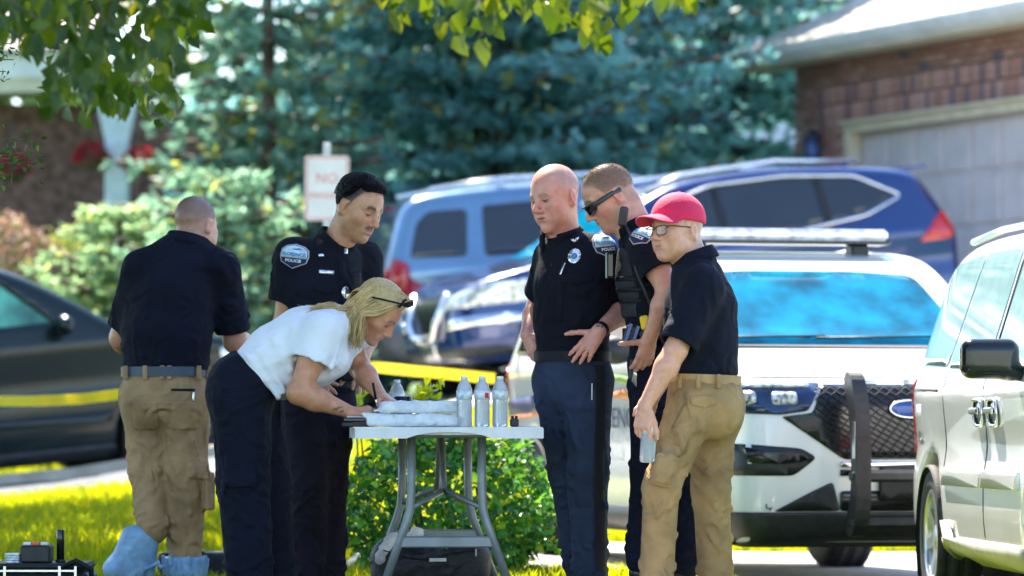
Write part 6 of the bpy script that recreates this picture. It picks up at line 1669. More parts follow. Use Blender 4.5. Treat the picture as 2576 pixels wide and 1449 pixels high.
# ---- woman bent over the table, writing
def person_woman():
    Y = 18.25; J = lambda x, y, d=0: np.array(W(x, y, Y+d)); gz = 0.0
    fw, rt = facing(84); t = thing('person', 'blonde woman in white t-shirt bent over the table writing with a pen', 'person', (gxy(625, Y), Y, gz))
    skin = (.58, .26, .15)
    sR, sL = J(812, 835, -.15), J(872, 838, .16); neck = J(868, 806, .0)
    hd = Head(J(944, 786, -.02), 70, 43, -2, .98)
    hb = hd.mesh(neck+np.array([-.01, 0, -.02]), skin, jaw=.92, nose=.95, neck_r=.050, brow=(.20, .12, .07), brow_w=.7, eyes=.10, look=1, lipc=(.60, .15, .14), red=.9, hair=((.42, .31, .17), .9, .0))
    eR, wR = J(752, 988, -.19), J(884, 1038, -.12); eL, wL = J(905, 925, .17), J(958, 996, .0)
    aR = arm_mesh(sR, eR, wR, skin, r=(.052, .045, .04, .025), hand=hand_prims((.92, .20, .12), (-.1, -.45, .9), (.2, .9, .4), (48, 46, 48, 50), 2, .93, thumb=(.9, .25, -.35)), fat=1.05)
    aL = arm_mesh(sL, eL, wL, skin, r=(.050, .043, .038, .025), hand=hand_prims((.65, -.55, -.35), (.35, -.1, .9), (-.4, -.8, 0), (30, 32, 34, 38), 5, .93))
    V, Q, C = join([hb, aR, aL])
    # tattoo on the forearm
    tp = np.array(J(853, 1030, -.16)); dd = np.linalg.norm((V-tp)*np.array([1, .6, 1.8]), axis=1); m = (sst((.032-dd)/.012)*(.5+.5*np.sign(wob(V[:, 0], V[:, 1], V[:, 2], 300, 1))))[:, None]*.7
    C = C*(1-m)+np.array([[.05, .05, .06]])*m
    put('body', (V, Q), M_skin, t, C)
    # bent torso: from the hips up and forward to the neck
    spine = [(J(645, 945), .165, .128), (J(700, 898), .160, .135), (J(770, 858), .172, .138), (J(835, 828), .150, .105)]
    def ex(f):
        f.add(d_ell(J(840, 905, -.06), (.075, .085, .075)), .05); f.add(d_ell(J(840, 905, .08), (.075, .085, .075)), .05)
        f.add(d_ecap(J(735, 960), J(800, 940), (.13, .07), (.13, .06), rt), .06)
        for (a, b) in (((690, 850), (730, 930)), ((740, 820), (745, 900)), ((650, 880), (715, 985)), ((620, 890), (700, 1000)), ((780, 870), (770, 960))):
            f.add(d_cone(J(*a, -.155), J(*b, -.15), .008, .010), .03)
    hemn = nrm(np.array(J(585, 905))-np.array(J(700, 830)))
    sv = shirt(spine, rt, [(sR, sR+(eR-sR)*.50, .082, .092), (sL, sL+(eL-sL)*.55, .076, .084)], [sR, sL], neck, seed=8, folds=6, extra=ex, collar_r=0, hem=(J(640, 960), nrm([-.66, 0, -.75])))
    put('t_shirt', sv, M_tee, t)
    # trousers: seat pushed back
    pel, hips = J(612, 965), J(650, 935)
    tv = trousers([(J(605, 1000, -.08), J(612, 1210, -.08), J(628, 1450, -.06)), (J(640, 1000, .09), J(672, 1210, .10), (J(690, 1450, .12)))], pel, rt, .172, .135, hips, seed=12, rad=[(.128, .108, .098), (.118, .098, .09)], folds=(6, 7),
                  seat=[(J(597, 985, -.06), (.125, .11, .14)), (J(600, 985, .08), (.12, .11, .14))], topcut=(J(652, 938), nrm([.70, 0, .72])))
    tr = put('trousers', tv, M_trou3, t); bvt = bvh_of(*tv)
    piece('cargo_pocket', bvt, J(600, 1180, -.3), (0, -1, 0), (0, 0, 1), rect(.13, .15), M_trou3, tr, off=.008, rnd=.015)
    for an in (J(628, 1450, -.06), J(690, 1450, .12)): shoe(an, fw, t, L=.26, ground=0)
    # hair: cap and locks
    hc = hd.hair_cap(.014, -.004, side=.010, grooves=.002)
    b0 = np.array((.56, .385, .17)); 
    put('hair', hc, M_hair, t, np.tile(b0*.9, (len(hc[0]), 1))*(1+.25*wob(hc[0][:, 0], hc[0][:, 1], hc[0][:, 2], 190, 2))[:, None])
    r = np.random.RandomState(14); L = []; cols = []
    def lock(pts, w0=.006, w1=.002, dark=1.0):
        pp = [np.array(p, float) for p in pts]; sm = []
        for i in range(len(pp)-1):
            for k in range(4):
                u = k/4; a = pp[max(0, i-1)]; b = pp[i]; c = pp[i+1]; d = pp[min(len(pp)-1, i+2)]
                sm.append(.5*(2*b+(c-a)*u+(2*a-5*b+4*c-d)*u*u+(-a+3*b-3*c+d)*u**3))
        sm.append(pp[-1]); n = len(sm)
        L.append(([Vector(p) for p in sm], [w0+(w1-w0)*(abs(i/(n-1)-.35)/.65)**1.5 for i in range(n)]))
        cols.append(b0*(.62+.75*r.rand())*dark*np.array([1, .97+.06*r.rand(), .85+.35*r.rand()]))
    for sx in (-1, 1):
        for k in range(620):
            u = r.rand(); v = r.rand()
            top = hd.w((sx*(.004+.012*r.rand()), .085-.165*u, .148-.03*(u-.3)**2-.012*u))
            mid = hd.w((sx*(.088+.006*r.rand()), .050-.135*u, .062-.04*v))
            ear = hd.w((sx*(.089+.01*r.rand()), .010-.085*u-.015*v, -.01-.02*v))
            # below the ear the locks hang straight down
            dn = ear+np.array([-.012-.02*u+.012*r.randn(), .012*r.randn()*1-sx*0, -.045-.02*r.rand()]); tip = dn+np.array([.006*r.randn()-.008, .008*r.randn(), -.04-.06*r.rand()*(1-.5*u)])
            if sx < 0: lock([top, mid, ear], .0026, .001)
            else: lock([top, mid, ear, dn, tip], .0019 if k % 4 else .0034, .0006)
    # hair fallen over the nape and upper back
    for k in range(520):
        u = r.rand(); sx = r.uniform(-1, 1)
        p0 = hd.w((sx*.075, -.085+.03*r.rand(), .085-.03*u)); p1 = hd.w((sx*.08, -.112, .02)); 
        p2 = np.array(J(880-20*u, 778-8*r.rand(), sx*.10)); p3 = np.array(J(838-20*u+8*r.randn(), 772+4*r.randn(), sx*.12)); p4 = np.array(J(800-25*u+10*r.randn(), 776+8*u+6*r.randn(), sx*.13))
        lock([p0, p1, p2, p3, p4], .0022, .0007, .9)
    strands('hair_locks', L, M_hair, t, cols, 4)
    # sunglasses pushed up on the head
    g = thing('sunglasses', 'dark round sunglasses pushed up on the blonde hair', 'sunglasses', hd.w((0, .07, .14)))
    q = MB()
    for sx in (-1, 1):
        pts = [Vector(hd.w((sx*.034+.027*math.cos(a), .088-.012*abs(math.sin(a)), .118+.021*math.sin(a)+.004))) for a in np.linspace(0, 6.283, 17)]
        q.tube(pts, .0042, 6, caps=False)
        MB().tube([Vector(hd.w((sx*.060, .084, .124))), Vector(hd.w((sx*.094, .055, .112))), Vector(hd.w((sx*.103, -.02, .068)))], .0042, 6).build('temple', M_belt, g)
        c_ = [Vector(hd.w((sx*.034+.025*math.cos(a), .087-.012*abs(math.sin(a)), .122+.019*math.sin(a)))) for a in np.linspace(0, 6.283, 17)[:-1]]
        bb = MB(); bb.add(c_+[p+Vector(hd.B[:, 1])*.002 for p in c_], [tuple(range(16)), tuple(range(31, 15, -1))]); bb.build('lens', M_glass, g)
    q.tube([Vector(hd.w((-.008, .088, .126))), Vector(hd.w((.008, .088, .126)))], .0035, 5); q.build('frame', M_belt, g)
    # pen in the writing hand
    p = thing('pen', 'dark pen held in the woman\'s writing hand', 'pen', J(946, 1005, -.10))
    a, b = Vector(J(938, 963, -.12)), Vector(J(948, 1018, -.10)); d = (b-a).normalized()
    MB().tube([a, a+d*.07], .0055, 8).build('barrel', M_belt, p); MB().tube([a+d*.07, b-d*.004, b], [.0052, .0045, .001], 8).build('tip', M_silver, p)
person_woman()

# ---- older officer, hands on hips
def person_chief():
    Y = 18.55; J = lambda x, y, d=0: np.array(W(x, y, Y+d)); gz = G(gxy(1455, Y), Y)
    fw, rt = facing(-36); lt = -rt
    t = thing('person', 'older bald officer with hands on hips, black shirt with silver badge and striped trousers', 'person', (gxy(1455, Y), Y, gz))
    skin = (.68, .30, .225)
    neck = J(1418, 606, .02); sL, sR = J(1506, 640, -.04), J(1388, 648, .12)
    hd = Head(J(1398, 501, -.02), -45, 10, -4, 1.10)
    hb = hd.mesh(neck+np.array([0, 0, -.03]), skin, jaw=1.0, cheek=.2, nose=1.10, neck_r=.061, hair=((.44, .30, .24), .42, .012), brow=(.33, .20, .14), brow_w=.8, eyes=.22, look=.4, lipc=(.58, .19, .17), mouth=.8, browlow=.004, red=1.0, chin=1.04)
    eL, wL = J(1582, 772, .06), J(1506, 834, -.20); eR, wR = J(1352, 775, .30), J(1326, 842, .10)
    hL = hand_prims((-.60, -.12, -.80), (-.05, -1, .15), (-.80, 0, .60), (14, 12, 14, 20), 7, 1.0, thumb=(.5, .8, -.1), thumb_curl=8)
    hR = hand_prims((.30, -.45, -.85), (-.85, -.5, 0), (.4, -.8, .5), (22, 24, 26, 30), 5, 1.0, thumb=(.6, .6, -.2))
    aL = arm_mesh(sL, eL, wL, skin, hand=hL, fat=1.08); aR = arm_mesh(sR, eR, wR, skin, hand=hR, fat=1.08)
    V, Q, C = join([hb, aL, aR]); put('body', (V, Q), M_skin, t, C)
    short_hair(hd, t, 12000, .0016, (.52, .36, .27), 8, comb=(0, .2, -.2), lift=.6, top=.03, width=.0005, name='cropped_hair', tvar=.6, zmin=-.05)
    spine = [(J(1441, 885), .158, .142), (J(1439, 800), .160, .150), (J(1440, 710), .164, .142), (J(1436, 650), .142, .110)]
    sv = shirt(spine, rt, [(sL, sL+(eL-sL)*.74, .076, .080), (sR, sR+(eR-sR)*.74, .072, .078)], [sL, sR], neck, seed=2, hem=(J(1440, 893), (0, 0, -1)), folds=12, collar_r=.066)
    sh = put('shirt', sv, M_unif, t); bv = bvh_of(*sv)
    collar(neck+fw*.012+np.array([0, 0, .006]), (hd.w((0, -.02, -.05))-neck)+np.array([0, 0, .02]), fw, .080, .085, .046, M_unif, t, gap=46, drop=.045)
    o1 = nrm(fw+lt*.25)
    star = []
    for k in range(28):
        a = 6.283*k/28; rr = .030+(.003 if k % 2 else 0); star.append((rr*.82*math.cos(a), rr*math.sin(a)))
    bd = piece('badge', bv, J(1428, 643, -.2), o1, (0, 0, 1), star, M_silver, t, off=.007)
    piece('badge_centre', bv, J(1428, 643, -.2), o1, (0, 0, 1), [(.012*math.cos(a), .013*math.sin(a)) for a in np.linspace(0, 6.28, 13)[:-1]], mat('badge_enamel', (.10, .25, .5), .3), bd, off=.010)
    piece('collar_pin', bv, J(1424, 604, -.2), o1, (-.2, 0, 1), [(-.016, .004), (-.004, .003), (0, -.004), (.004, .003), (.016, .006), (.006, -.006), (-.006, -.007)], M_silver, t, off=.022)
    piece('tie_bar', bv, J(1388, 675, -.2), nrm(fw), (.25, 0, 1), rect(.006, .05), M_silver, t, off=.006, rnd=.002)
    piece('pocket_flap', bv, J(1440, 695, -.2), o1, (0, 0, 1), [(-.06, .012), (.06, .012), (.06, -.02), (0, -.036), (-.06, -.02)], M_unif, sh, off=.004)
    piece('placket', bv, J(1385, 730, -.2), nrm(fw), (.05, 0, 1), rect(.036, .26), M_unif, sh, off=.003)
    shoulder_patch(bv, J(1530, 613, -.12), nrm(lt*.85+fw*.52), nrm(np.array([0, 0, 1.])+.12*fw), t, 1.0)
    pel, hips = J(1440, 945), J(1440, 895)
    legL = (J(1478, 965, -.05), J(1478, 1190, -.06), J(1484, 1452, -.03)); legR = (J(1402, 965, .07), J(1430, 1190, .09), J(1464, 1445, .12))
    tv = trousers([legL, legR], pel, rt, .170, .138, hips, seed=21, rad=[(.108, .086, .072), (.104, .082, .068)], topcut=(J(1440, 897), (0, 0, 1)), folds=(5, 7))
    tr = put('trousers', tv, M_trou, t); bt = bvh_of(*tv)
    # dark stripe down the outer seam
    pts = [(1506, 920), (1510, 1010), (1507, 1100), (1503, 1200), (1507, 1310), (1511, 1435)]; ax = nrm([.0, -1, 0])
    poly = [(np.array(J(x-13, y))) for x, y in pts]+[np.array(J(x+13, y)) for x, y in pts[::-1]]
    org = np.array(J(1508, 1100)); U = np.cross([0, 0, 1], ax)
    piece('trouser_stripe', bt, org, ax, (0, 0, 1), [(float((p-org)@U), float(p[2]-org[2])) for p in poly], mat('stripe_black', (.004, .005, .009), .8), tr, off=.0045, skirt=.006, step=.012)
    piece('pocket_edge', bt, J(1492, 985, -.2), nrm([.1, -1, 0]), (0, 0, 1), rect(.005, .07), M_patchw, tr, off=.003)
    bl = band('belt', J(1440, 897), (0, 0, 1), rt, .163, .139, .042, .008, M_belt, t)
    watch = thing('wristwatch', 'black wristwatch on the older officer\'s left wrist', 'watch', J(1516, 826, -.19))
    d = nrm(eL-wL); band('strap', wL+d*.018, d, np.cross(d, [0, 1, 0]), .031, .031, .022, .005, M_belt, watch, n=24)
    c_ = wL+d*.018+np.array([-.004, -.034, .006]); MB().box(tuple(c_-np.array([.014, .004, .016])), tuple(c_+np.array([.014, .004, .016])), bev=.003).build('dial', M_trimb, watch)
    # wedding ring
    dh = nrm([-.60, -.12, -.80]); uh = nrm(np.array([-.80, 0, .60])); nh = nrm(np.cross(uh, dh)); rb = wL+dh*.102-uh*.010
    rg_ = thing('ring', 'gold ring on the older officer\'s left hand', 'ring', rb); band('ring_band', rb, dh, uh, .0098, .0098, .006, .0022, M_gold, rg_, n=16)
    for an in (legL[2], legR[2]): shoe(an, fw, t, ground=gz)
person_chief()

# ---- officer in sunglasses looking down
def person_sunglasses():
    Y = 18.3; J = lambda x, y, d=0: np.array(W(x, y, Y+d)); gz = G(gxy(1640, Y), Y)
    fw, rt = facing(-82); lt = -rt
    t = thing('person', 'officer with shaved head in dark sunglasses and body armour looking down', 'person', (gxy(1640, Y), Y, gz))
    skin = (.62, .30, .205)
    neck = J(1606, 590, .0); sL, sR = J(1630, 626, -.19), J(1618, 626, .19)
    hd = Head(J(1537, 498, 0), -80, 30, -2, 1.07)
    hb = hd.mesh(neck+np.array([.0, 0, -.03]), skin, jaw=1.0, nose=1.05, neck_r=.064, neck_back=1, hair=((.20, .135, .09), .78, -.004), brow=(.15, .1, .07), eyes=.3, stubble=.2, red=.9)
    eL, wL = J(1682, 735, -.27), J(1634, 850, -.23); eR, wR = J(1650, 760, .28), J(1660, 870, .25)
    hL = hand_prims((-.22, .10, -.95), (.35, -.9, -.05), (-.95, -.25, .15), (22, 26, 28, 30), 4, 1.0, thumb=(.25, 1.0, .05), thumb_curl=0)
    aL = arm_mesh(sL, eL, wL, skin, hand=hL, fat=1.05); aR = arm_mesh(sR, eR, wR, skin, hand=hand_prims((-.7, -.2, -.6), (.2, .9, .2), (-.5, -.2, .8)), fat=1.05)
    V, Q, C = join([hb, aL, aR]); put('body', (V, Q), M_skin, t, C)
    short_hair(hd, t, 34000, .0030, (.22, .145, .09), 7, comb=(0, .6, 0), lift=.6, top=-.004, width=.0006, name='cropped_hair', tvar=.9)
    spine = [(J(1658, 850), .160, .122), (J(1652, 780), .165, .126), (J(1642, 690), .178, .130), (J(1628, 635), .150, .108)]
    sv = shirt(spine, rt, [(sL, sL+(eL-sL)*.58, .082, .086), (sR, sR+(eR-sR)*.6, .08, .085)], [sL, sR], neck, seed=7, hem=(J(1640, 862), (0, 0, -1)), folds=6, collar_r=.066)
    sh = put('shirt', sv, M_unif, t); bv = bvh_of(*sv)
    collar(neck+np.array([0, 0, .016]), (hd.w((0, -.03, -.05))-neck)+np.array([0, 0, .06]), fw, .080, .082, .046, M_unif, t, gap=46, drop=.03)
    # carrier vest over the shirt
    f = SDF(np.array(J(1620, 720))-.34, np.array(J(1620, 720))+.36, .007)
    f.add(d_ecap(J(1652, 790), J(1642, 690), (.155, .146), (.160, .150), rt), 0); f.add(d_ecap(J(1642, 690), J(1626, 640), (.150, .150), (.115, .120), rt), .04); 
    f.sub(d_ell(sL+lt*.02+np.array([0, 0, -.03]), (.09, .09, .13)), .02); f.sub(d_ell(sR-lt*.02+np.array([0, 0, -.03]), (.09, .09, .13)), .02)
    f.cut(d_plane(J(1630, 800), (0, 0, -1))); f.cut(d_plane(J(1614, 625), (0, 0, 1)))
    vv = f.mesh(); ve = put('vest', vv, mat('vest_nylon', (.007, .009, .016), .7, var=.2, vscale=20, bump=.5, bscale=90), t); bve = bvh_of(*vv)
    for y in (700, 728, 756):
        b = piece('webbing', bve, J(1580, y, -.15), nrm(fw*.4+lt), (0, 0, 1), rect(.16, .018), M_belt, ve, off=.004)
    # radio handset on the chest, coiled lead, microphone by the neck
    m0 = thing('radio_microphone', 'black speaker microphone clipped at the neck of the officer in sunglasses', 'radio', J(1568, 548, -.10))
    p = np.array(J(1568, 545, -.12)); Mx = Matrix.Translation(Vector(p)) @ Matrix.Rotation(R(8), 4, 'Y')
    MB().box((-.018, -.016, -.042), (.018, .016, .042), Mx, bev=.008).build('housing', M_black, m0)
    pts = [np.array(p)+np.array([.01, -.01, -.04]), J(1590, 600, -.21), J(1600, 680, -.235), J(1625, 740, -.235), J(1650, 800, -.22)]
    MB().tube([Vector(q) for q in pts], .006, 6).build('lead', M_black, m0)
    ph = thing('body_camera', 'dark body camera on the chest of the officer in sunglasses', 'camera', J(1536, 670, -.02))
    c_ = np.array(J(1536, 668, -.05)); MB().box(tuple(c_-np.array([.018, .036, .052])), tuple(c_+np.array([.016, .036, .052])), bev=.008).build('case', M_trimb, ph)
    MB().box(tuple(c_+np.array([-.021, -.039, -.054])), tuple(c_+np.array([-.013, .039, .054])), bev=.003).build('bezel', mat('grey_metal', (.2, .24, .24), .4, .5), ph)
    o_ = nrm(lt*.95+fw*.2); shoulder_patch(bv, J(1603, 573, -.30), nrm(lt*.92+fw*.38+np.array([0, 0, .25])), nrm(np.array([0, 0, 1.])+.55*fw*-1), t, 1.02)
    # sunglasses
    g = thing('sunglasses', 'dark wraparound sunglasses worn by the officer with shaved head', 'sunglasses', hd.w((0, .1, 0)))
    for sx in (-1, 1):
        poly = [(.006, .016), (.052, .018), (.064, .012), (.060, -.012), (.044, -.022), (.018, -.020), (.007, -.006)]
        P = [Vector(hd.w((sx*x, .108-8*max(0, x-.018)**2*1.9, z+.002))) for x, z in poly]; n = len(P); off = Vector(hd.B[:, 1])*.004
        bb = MB(); bb.add(P+[p_+off for p_ in P], [tuple(range(n)), tuple(range(2*n-1, n-1, -1))]+[(i, i+n, (i+1) % n+n, (i+1) % n) for i in range(n)]); bb.build('lens', M_glass, g)
        P = [hd.w((sx*.062, .088, .010)), hd.w((sx*.079, .058, .012)), hd.w((sx*.083, .0, .016)), hd.w((sx*.083, -.035, .012))]
        MB().tube([Vector(p_) for p_ in P], [.0045, .0045, .0042, .004], 8, flat=2.4).build('temple', mat('frame_grey', (.035, .05, .05), .35), g)
    pts = [Vector(hd.w((x, .113-8*max(0, abs(x)-.018)**2*1.9, .019))) for x in np.linspace(-.066, .066, 13)]; MB().tube(pts, .0042, 6).build('frame', mat('frame_grey', (.035, .05, .05), .35), g)
    # belt and its gear
    pel, hips = J(1658, 905), J(1658, 860); 
    tv = trousers([(J(1640, 925, -.09), J(1640, 1190, -.03), J(1622, 1405, .03)), (J(1665, 925, .09), J(1715, 1190, .12), J(1722, 1410, .14))], pel, rt, .168, .128, hips, seed=31, rad=(.10, .086, .080), topcut=(J(1640, 865), (0, 0, 1)))
    put('trousers', tv, M_trou3, t)
    band('duty_belt', J(1658, 842), (0, 0, 1), rt, .172, .138, .052, .014, M_belt, t)
    def gear(name, lab, cat, x, y, d, half, m, rot=0, parts=()):
        q = thing(name, lab, cat, J(x, y, d)); M_ = Matrix.Translation(Vector(J(x, y, d))) @ Matrix.Rotation(R(rot), 4, 'Y')
        MB().box(tuple(-np.array(half)), tuple(half), M_, bev=.007).build('case', m, q); return q, M_
    q, M_ = gear('stun_gun', 'yellow handled stun gun in a holster on the duty belt', 'stun gun', 1622, 812, -.20, (.018, .018, .030), mat('safety_yellow', (.85, .55, .01), .45, var=.06), -10)
    MB().box((-.03, -.02, -.125), (.026, .022, -.028), M_, bev=.01).build('holster', M_black, q)
    q, M_ = gear('magazine_pouch', 'black pouch holding two magazines on the duty belt', 'pouch', 1588, 845, -.16, (.030, .02, .042), M_black, 18)
    for x in (-.015, .016): MB().box((x-.010, -.026, -.034), (x+.009, -.018, .050), M_, bev=.003).build('magazine', mat('blued_metal', (.03, .05, .12), .2, .8), q)
    q, M_ = gear('key_holder', 'black key holder hanging below the duty belt', 'key holder', 1592, 930, -.14, (.016, .018, .045), M_black, 6)
    for k in range(4): MB().tube([M_ @ Vector((.012, -.02, .03)), M_ @ Vector((.012+.006*k-.01, -.022, -.05-.006*k))], .0035, 5).build('key', M_silver, q)
    for an in (J(1622, 1405, .03), J(1722, 1410, .14)): shoe(an, fw, t, ground=gz)
person_sunglasses()

# ---- man in the red cap holding a bottle
def person_cap():
    Y = 17.75; J = lambda x, y, d=0: np.array(W(x, y, Y+d)); gz = G(gxy(1740, Y), Y)
    fw, rt = facing(-108); lt = -rt
    t = thing('person', 'man in red cap and glasses, navy polo and tan trousers, holding a water bottle', 'person', (gxy(1740, Y), Y, gz))
    skin = (.72, .355, .245)
    neck = J(1748, 666, .0); sL, sR = J(1770, 722, -.15), J(1742, 718, .19)
    hd = Head(J(1704, 583, -.01), -52, -2, -3, 1.05)
    hb = hd.mesh(neck+np.array([0, 0, -.03]), skin, jaw=1.07, cheek=1.3, nose=.95, neck_r=.064, hair=((.33, .24, .17), .7, -.01), brow=(.30, .21, .15), brow_w=.8, eyes=.55, look=0, red=1.0, lipc=(.66, .24, .20), chin=.96, neck_back=1)
    eL, wL = J(1700, 880, -.22), J(1622, 1022, -.24); eR, wR = J(1700, 880, .24), J(1640, 1000, .12)
    hL = hand_prims((-.12, -.06, -1), (-.62, -.78, 0), (.78, -.62, 0), (30, 30, 30, 32), 4, 1.03, thumb=(.95, .45, -.25), thumb_curl=12)
    aL = arm_mesh(sL, eL, wL, skin, hand=hL, fat=1.02); aR = arm_mesh(sR, eR, wR, skin, hand=hand_prims((-.3, -.1, -.95), (-.6, .8, 0), (-.5, -.5, 0)), fat=1.1)
    V, Q, C = join([hb, aL, aR]); put('body', (V, Q), M_skin, t, C)
    spine = [(J(1768, 930), .165, .142), (J(1762, 850), .165, .142), (J(1762, 770), .172, .138), (J(1757, 712), .145, .108)]
    sv = shirt(spine, rt, [(sL, sL+(eL-sL)*.92, .078, .080), (sR, sR+(eR-sR)*.9, .076, .08)], [sL, sR], neck, seed=6, hem=(J(1768, 950), (.05, 0, -1)), folds=11, collar_r=.064)
    put('shirt', sv, M_polo, t)
    collar(neck+np.array([.004, 0, .006]), (hd.w((0, -.03, -.06))-neck)+np.array([.0, 0, .05]), fw, .080, .084, .044, M_polo, t, gap=40, drop=.02)
    pel, hips = J(1772, 1000), J(1770, 950)
    legL = (J(1745, 1010, -.10), J(1664, 1225, -.14), J(1650, 1480, -.06)); legR = (J(1795, 1010, .08), J(1788, 1230, .10), J(1802, 1478, .20))
    def ex(f):
        f.add(d_ecap(J(1680, 1150, -.235), J(1662, 1215, -.235), (.05, .016), (.05, .016), (1, 0, 0)), .012)
    tv = trousers([legL, legR], pel, rt, .170, .145, hips, seed=41, rad=[(.106, .072, .068), (.102, .076, .070)], folds=(8, 8), topcut=(J(1770, 952), (.02, 0, 1)), seat=[(J(1805, 1030, -.07), (.10, .10, .12)), (J(1810, 1030, .07), (.10, .10, .12))], extra=ex)
    tr = put('trousers', tv, M_khaki2, t); bt = bvh_of(*tv)
    bl = band('belt', J(1770, 954), (.03, 0, 1), rt, .172, .146, .036, .006, mat('tan_belt', (.42, .25, .10), .55, var=.1, bump=.2, bscale=100), t)
    for x in (1715, 1762, 1815):
        p = J(x, 956, -.4); h_ = bt.ray_cast(Vector(p)+Vector((0, 0, -.05)), Vector((0, 1, 0)), 1)[0]
        if h_ is not None: MB().box((h_.x-.009, h_.y-.014, p[2]-.032), (h_.x+.009, h_.y+.004, p[2]+.026), bev=.003).build('belt_loop', M_khaki2, t)
    piece('pocket_flap', bt, J(1790, 1010, -.3), nrm([.25, -1, 0]), (0, 0, 1), [(-.055, .02), (.05, .026), (.05, -.012), (0, -.026), (-.05, -.012)], M_khaki2, tr, off=.005, rnd=.006)
    piece('cargo_pocket', bt, J(1672, 1165, -.3), (0, -1, 0), nrm([.28, 0, 1]), rect(.095, .16), M_khaki2, tr, off=.007, rnd=.012)
    piece('side_pocket', bt, J(1712, 1040, -.3), (0, -1, 0), nrm([.5, 0, 1]), rect(.008, .13), mat('seam_dark_tan', (.2, .125, .055), .85), tr, off=.002)  # darker tan strip along the slanted pocket line
    for an, g_ in ((legL[2], gz), (legR[2], gz)): shoe(an, fw, t, mat('brown_shoe', (.10, .06, .035), .5), ground=g_)
    MB().box(tuple(np.array(J(1846, 950, -.02))-np.array([.014, .03, .06])), tuple(np.array(J(1846, 950, -.02))+np.array([.012, .03, .045])), bev=.006).build('holster', M_black, t)
    # cap
    cp = thing('baseball_cap', 'bright red baseball cap with curved brim', 'cap', hd.w((0, 0, .14)))
    M_cap = mat('red_cap_cotton', (.72, .012, .085), .8, var=.05, vscale=10, bump=.25, bscale=80, sheen=.1)
    f = SDF((-.13, -.15, -.03), (.13, .24, .20), .0045); x, y, z = f._xyz(tuple(slice(0, len(a)) for a in f.ax))
    dome = cranium(x, y, z-.006)-.0125; f.f = smax(dome, (.036+.30*np.clip(y, -.2, .2)*.16-z+0*x), .006).astype(np.float32)
    f.f = smax(f.f, -(cranium(x, y, z-.006)-.010), .002).astype(np.float32) if False else f.f
    V, Q = f.mesh(); put('crown', (hd.wv(V), Q), M_cap, cp)
    f = SDF((-.13, .02, -.05), (.13, .24, .12), .004); x, y, z = f._xyz(tuple(slice(0, len(a)) for a in f.ax))
    zs = .062-8.0*x**2*.62-(y-.09)*.18; pl = np.sqrt((x/.092)**2+((y-.085)/.098)**2)-1
    f.f = np.maximum(np.maximum(np.abs(z-zs)-.0035, pl*.085), -(cranium(x, y, z)-.004)).astype(np.float32); f.f = np.maximum(f.f, .045-y)
    V, Q = f.mesh(); put('brim', (hd.wv(V), Q), M_cap, cp)
    MB().lathe([(.009, 0), (.007, .005), (0, .007)], 10, Matrix.Translation(Vector(hd.w((0, -.01, .151)))) ).build('button', M_cap, cp)
    # glasses
    g = thing('glasses', 'thin metal glasses worn by the man in the red cap', 'glasses', hd.w((0, .1, 0))); q = MB(); mm = mat('frame_bronze', (.10, .075, .06), .3, .7)
    for sx in (-1, 1):
        pl = roundpoly([(.010, .014), (.056, .015), (.058, -.010), (.048, -.021), (.020, -.021), (.010, -.010)], .01)
        P = [Vector(hd.w((sx*a, .114-.28*max(0, a-.02)-.0, b-.001))) for a, b in pl]; q.tube(P+[P[0]], .0021, 5, caps=False)
        n = len(P); off = Vector(hd.B[:, 1])*.001
        bb = MB(); bb.add(P+[p_+off for p_ in P], [tuple(range(n)), tuple(range(2*n-1, n-1, -1))]); bb.build('lens', thin_glass('clear_lens_glass', (.96, .97, .98), .0), g)
        MB().tube([Vector(hd.w((sx*.058, .104, .010))), Vector(hd.w((sx*.076, .085, .012))), Vector(hd.w((sx*.082, -.01, .010)))], .0024, 5).build('temple', mm, g)
    q.tube([Vector(hd.w((-.010, .114, .006))), Vector(hd.w((0, .117, .008))), Vector(hd.w((.010, .114, .006)))], .002, 5); q.build('frame', mm, g)
    return wL, hd
WL_CAP, _ = person_cap()
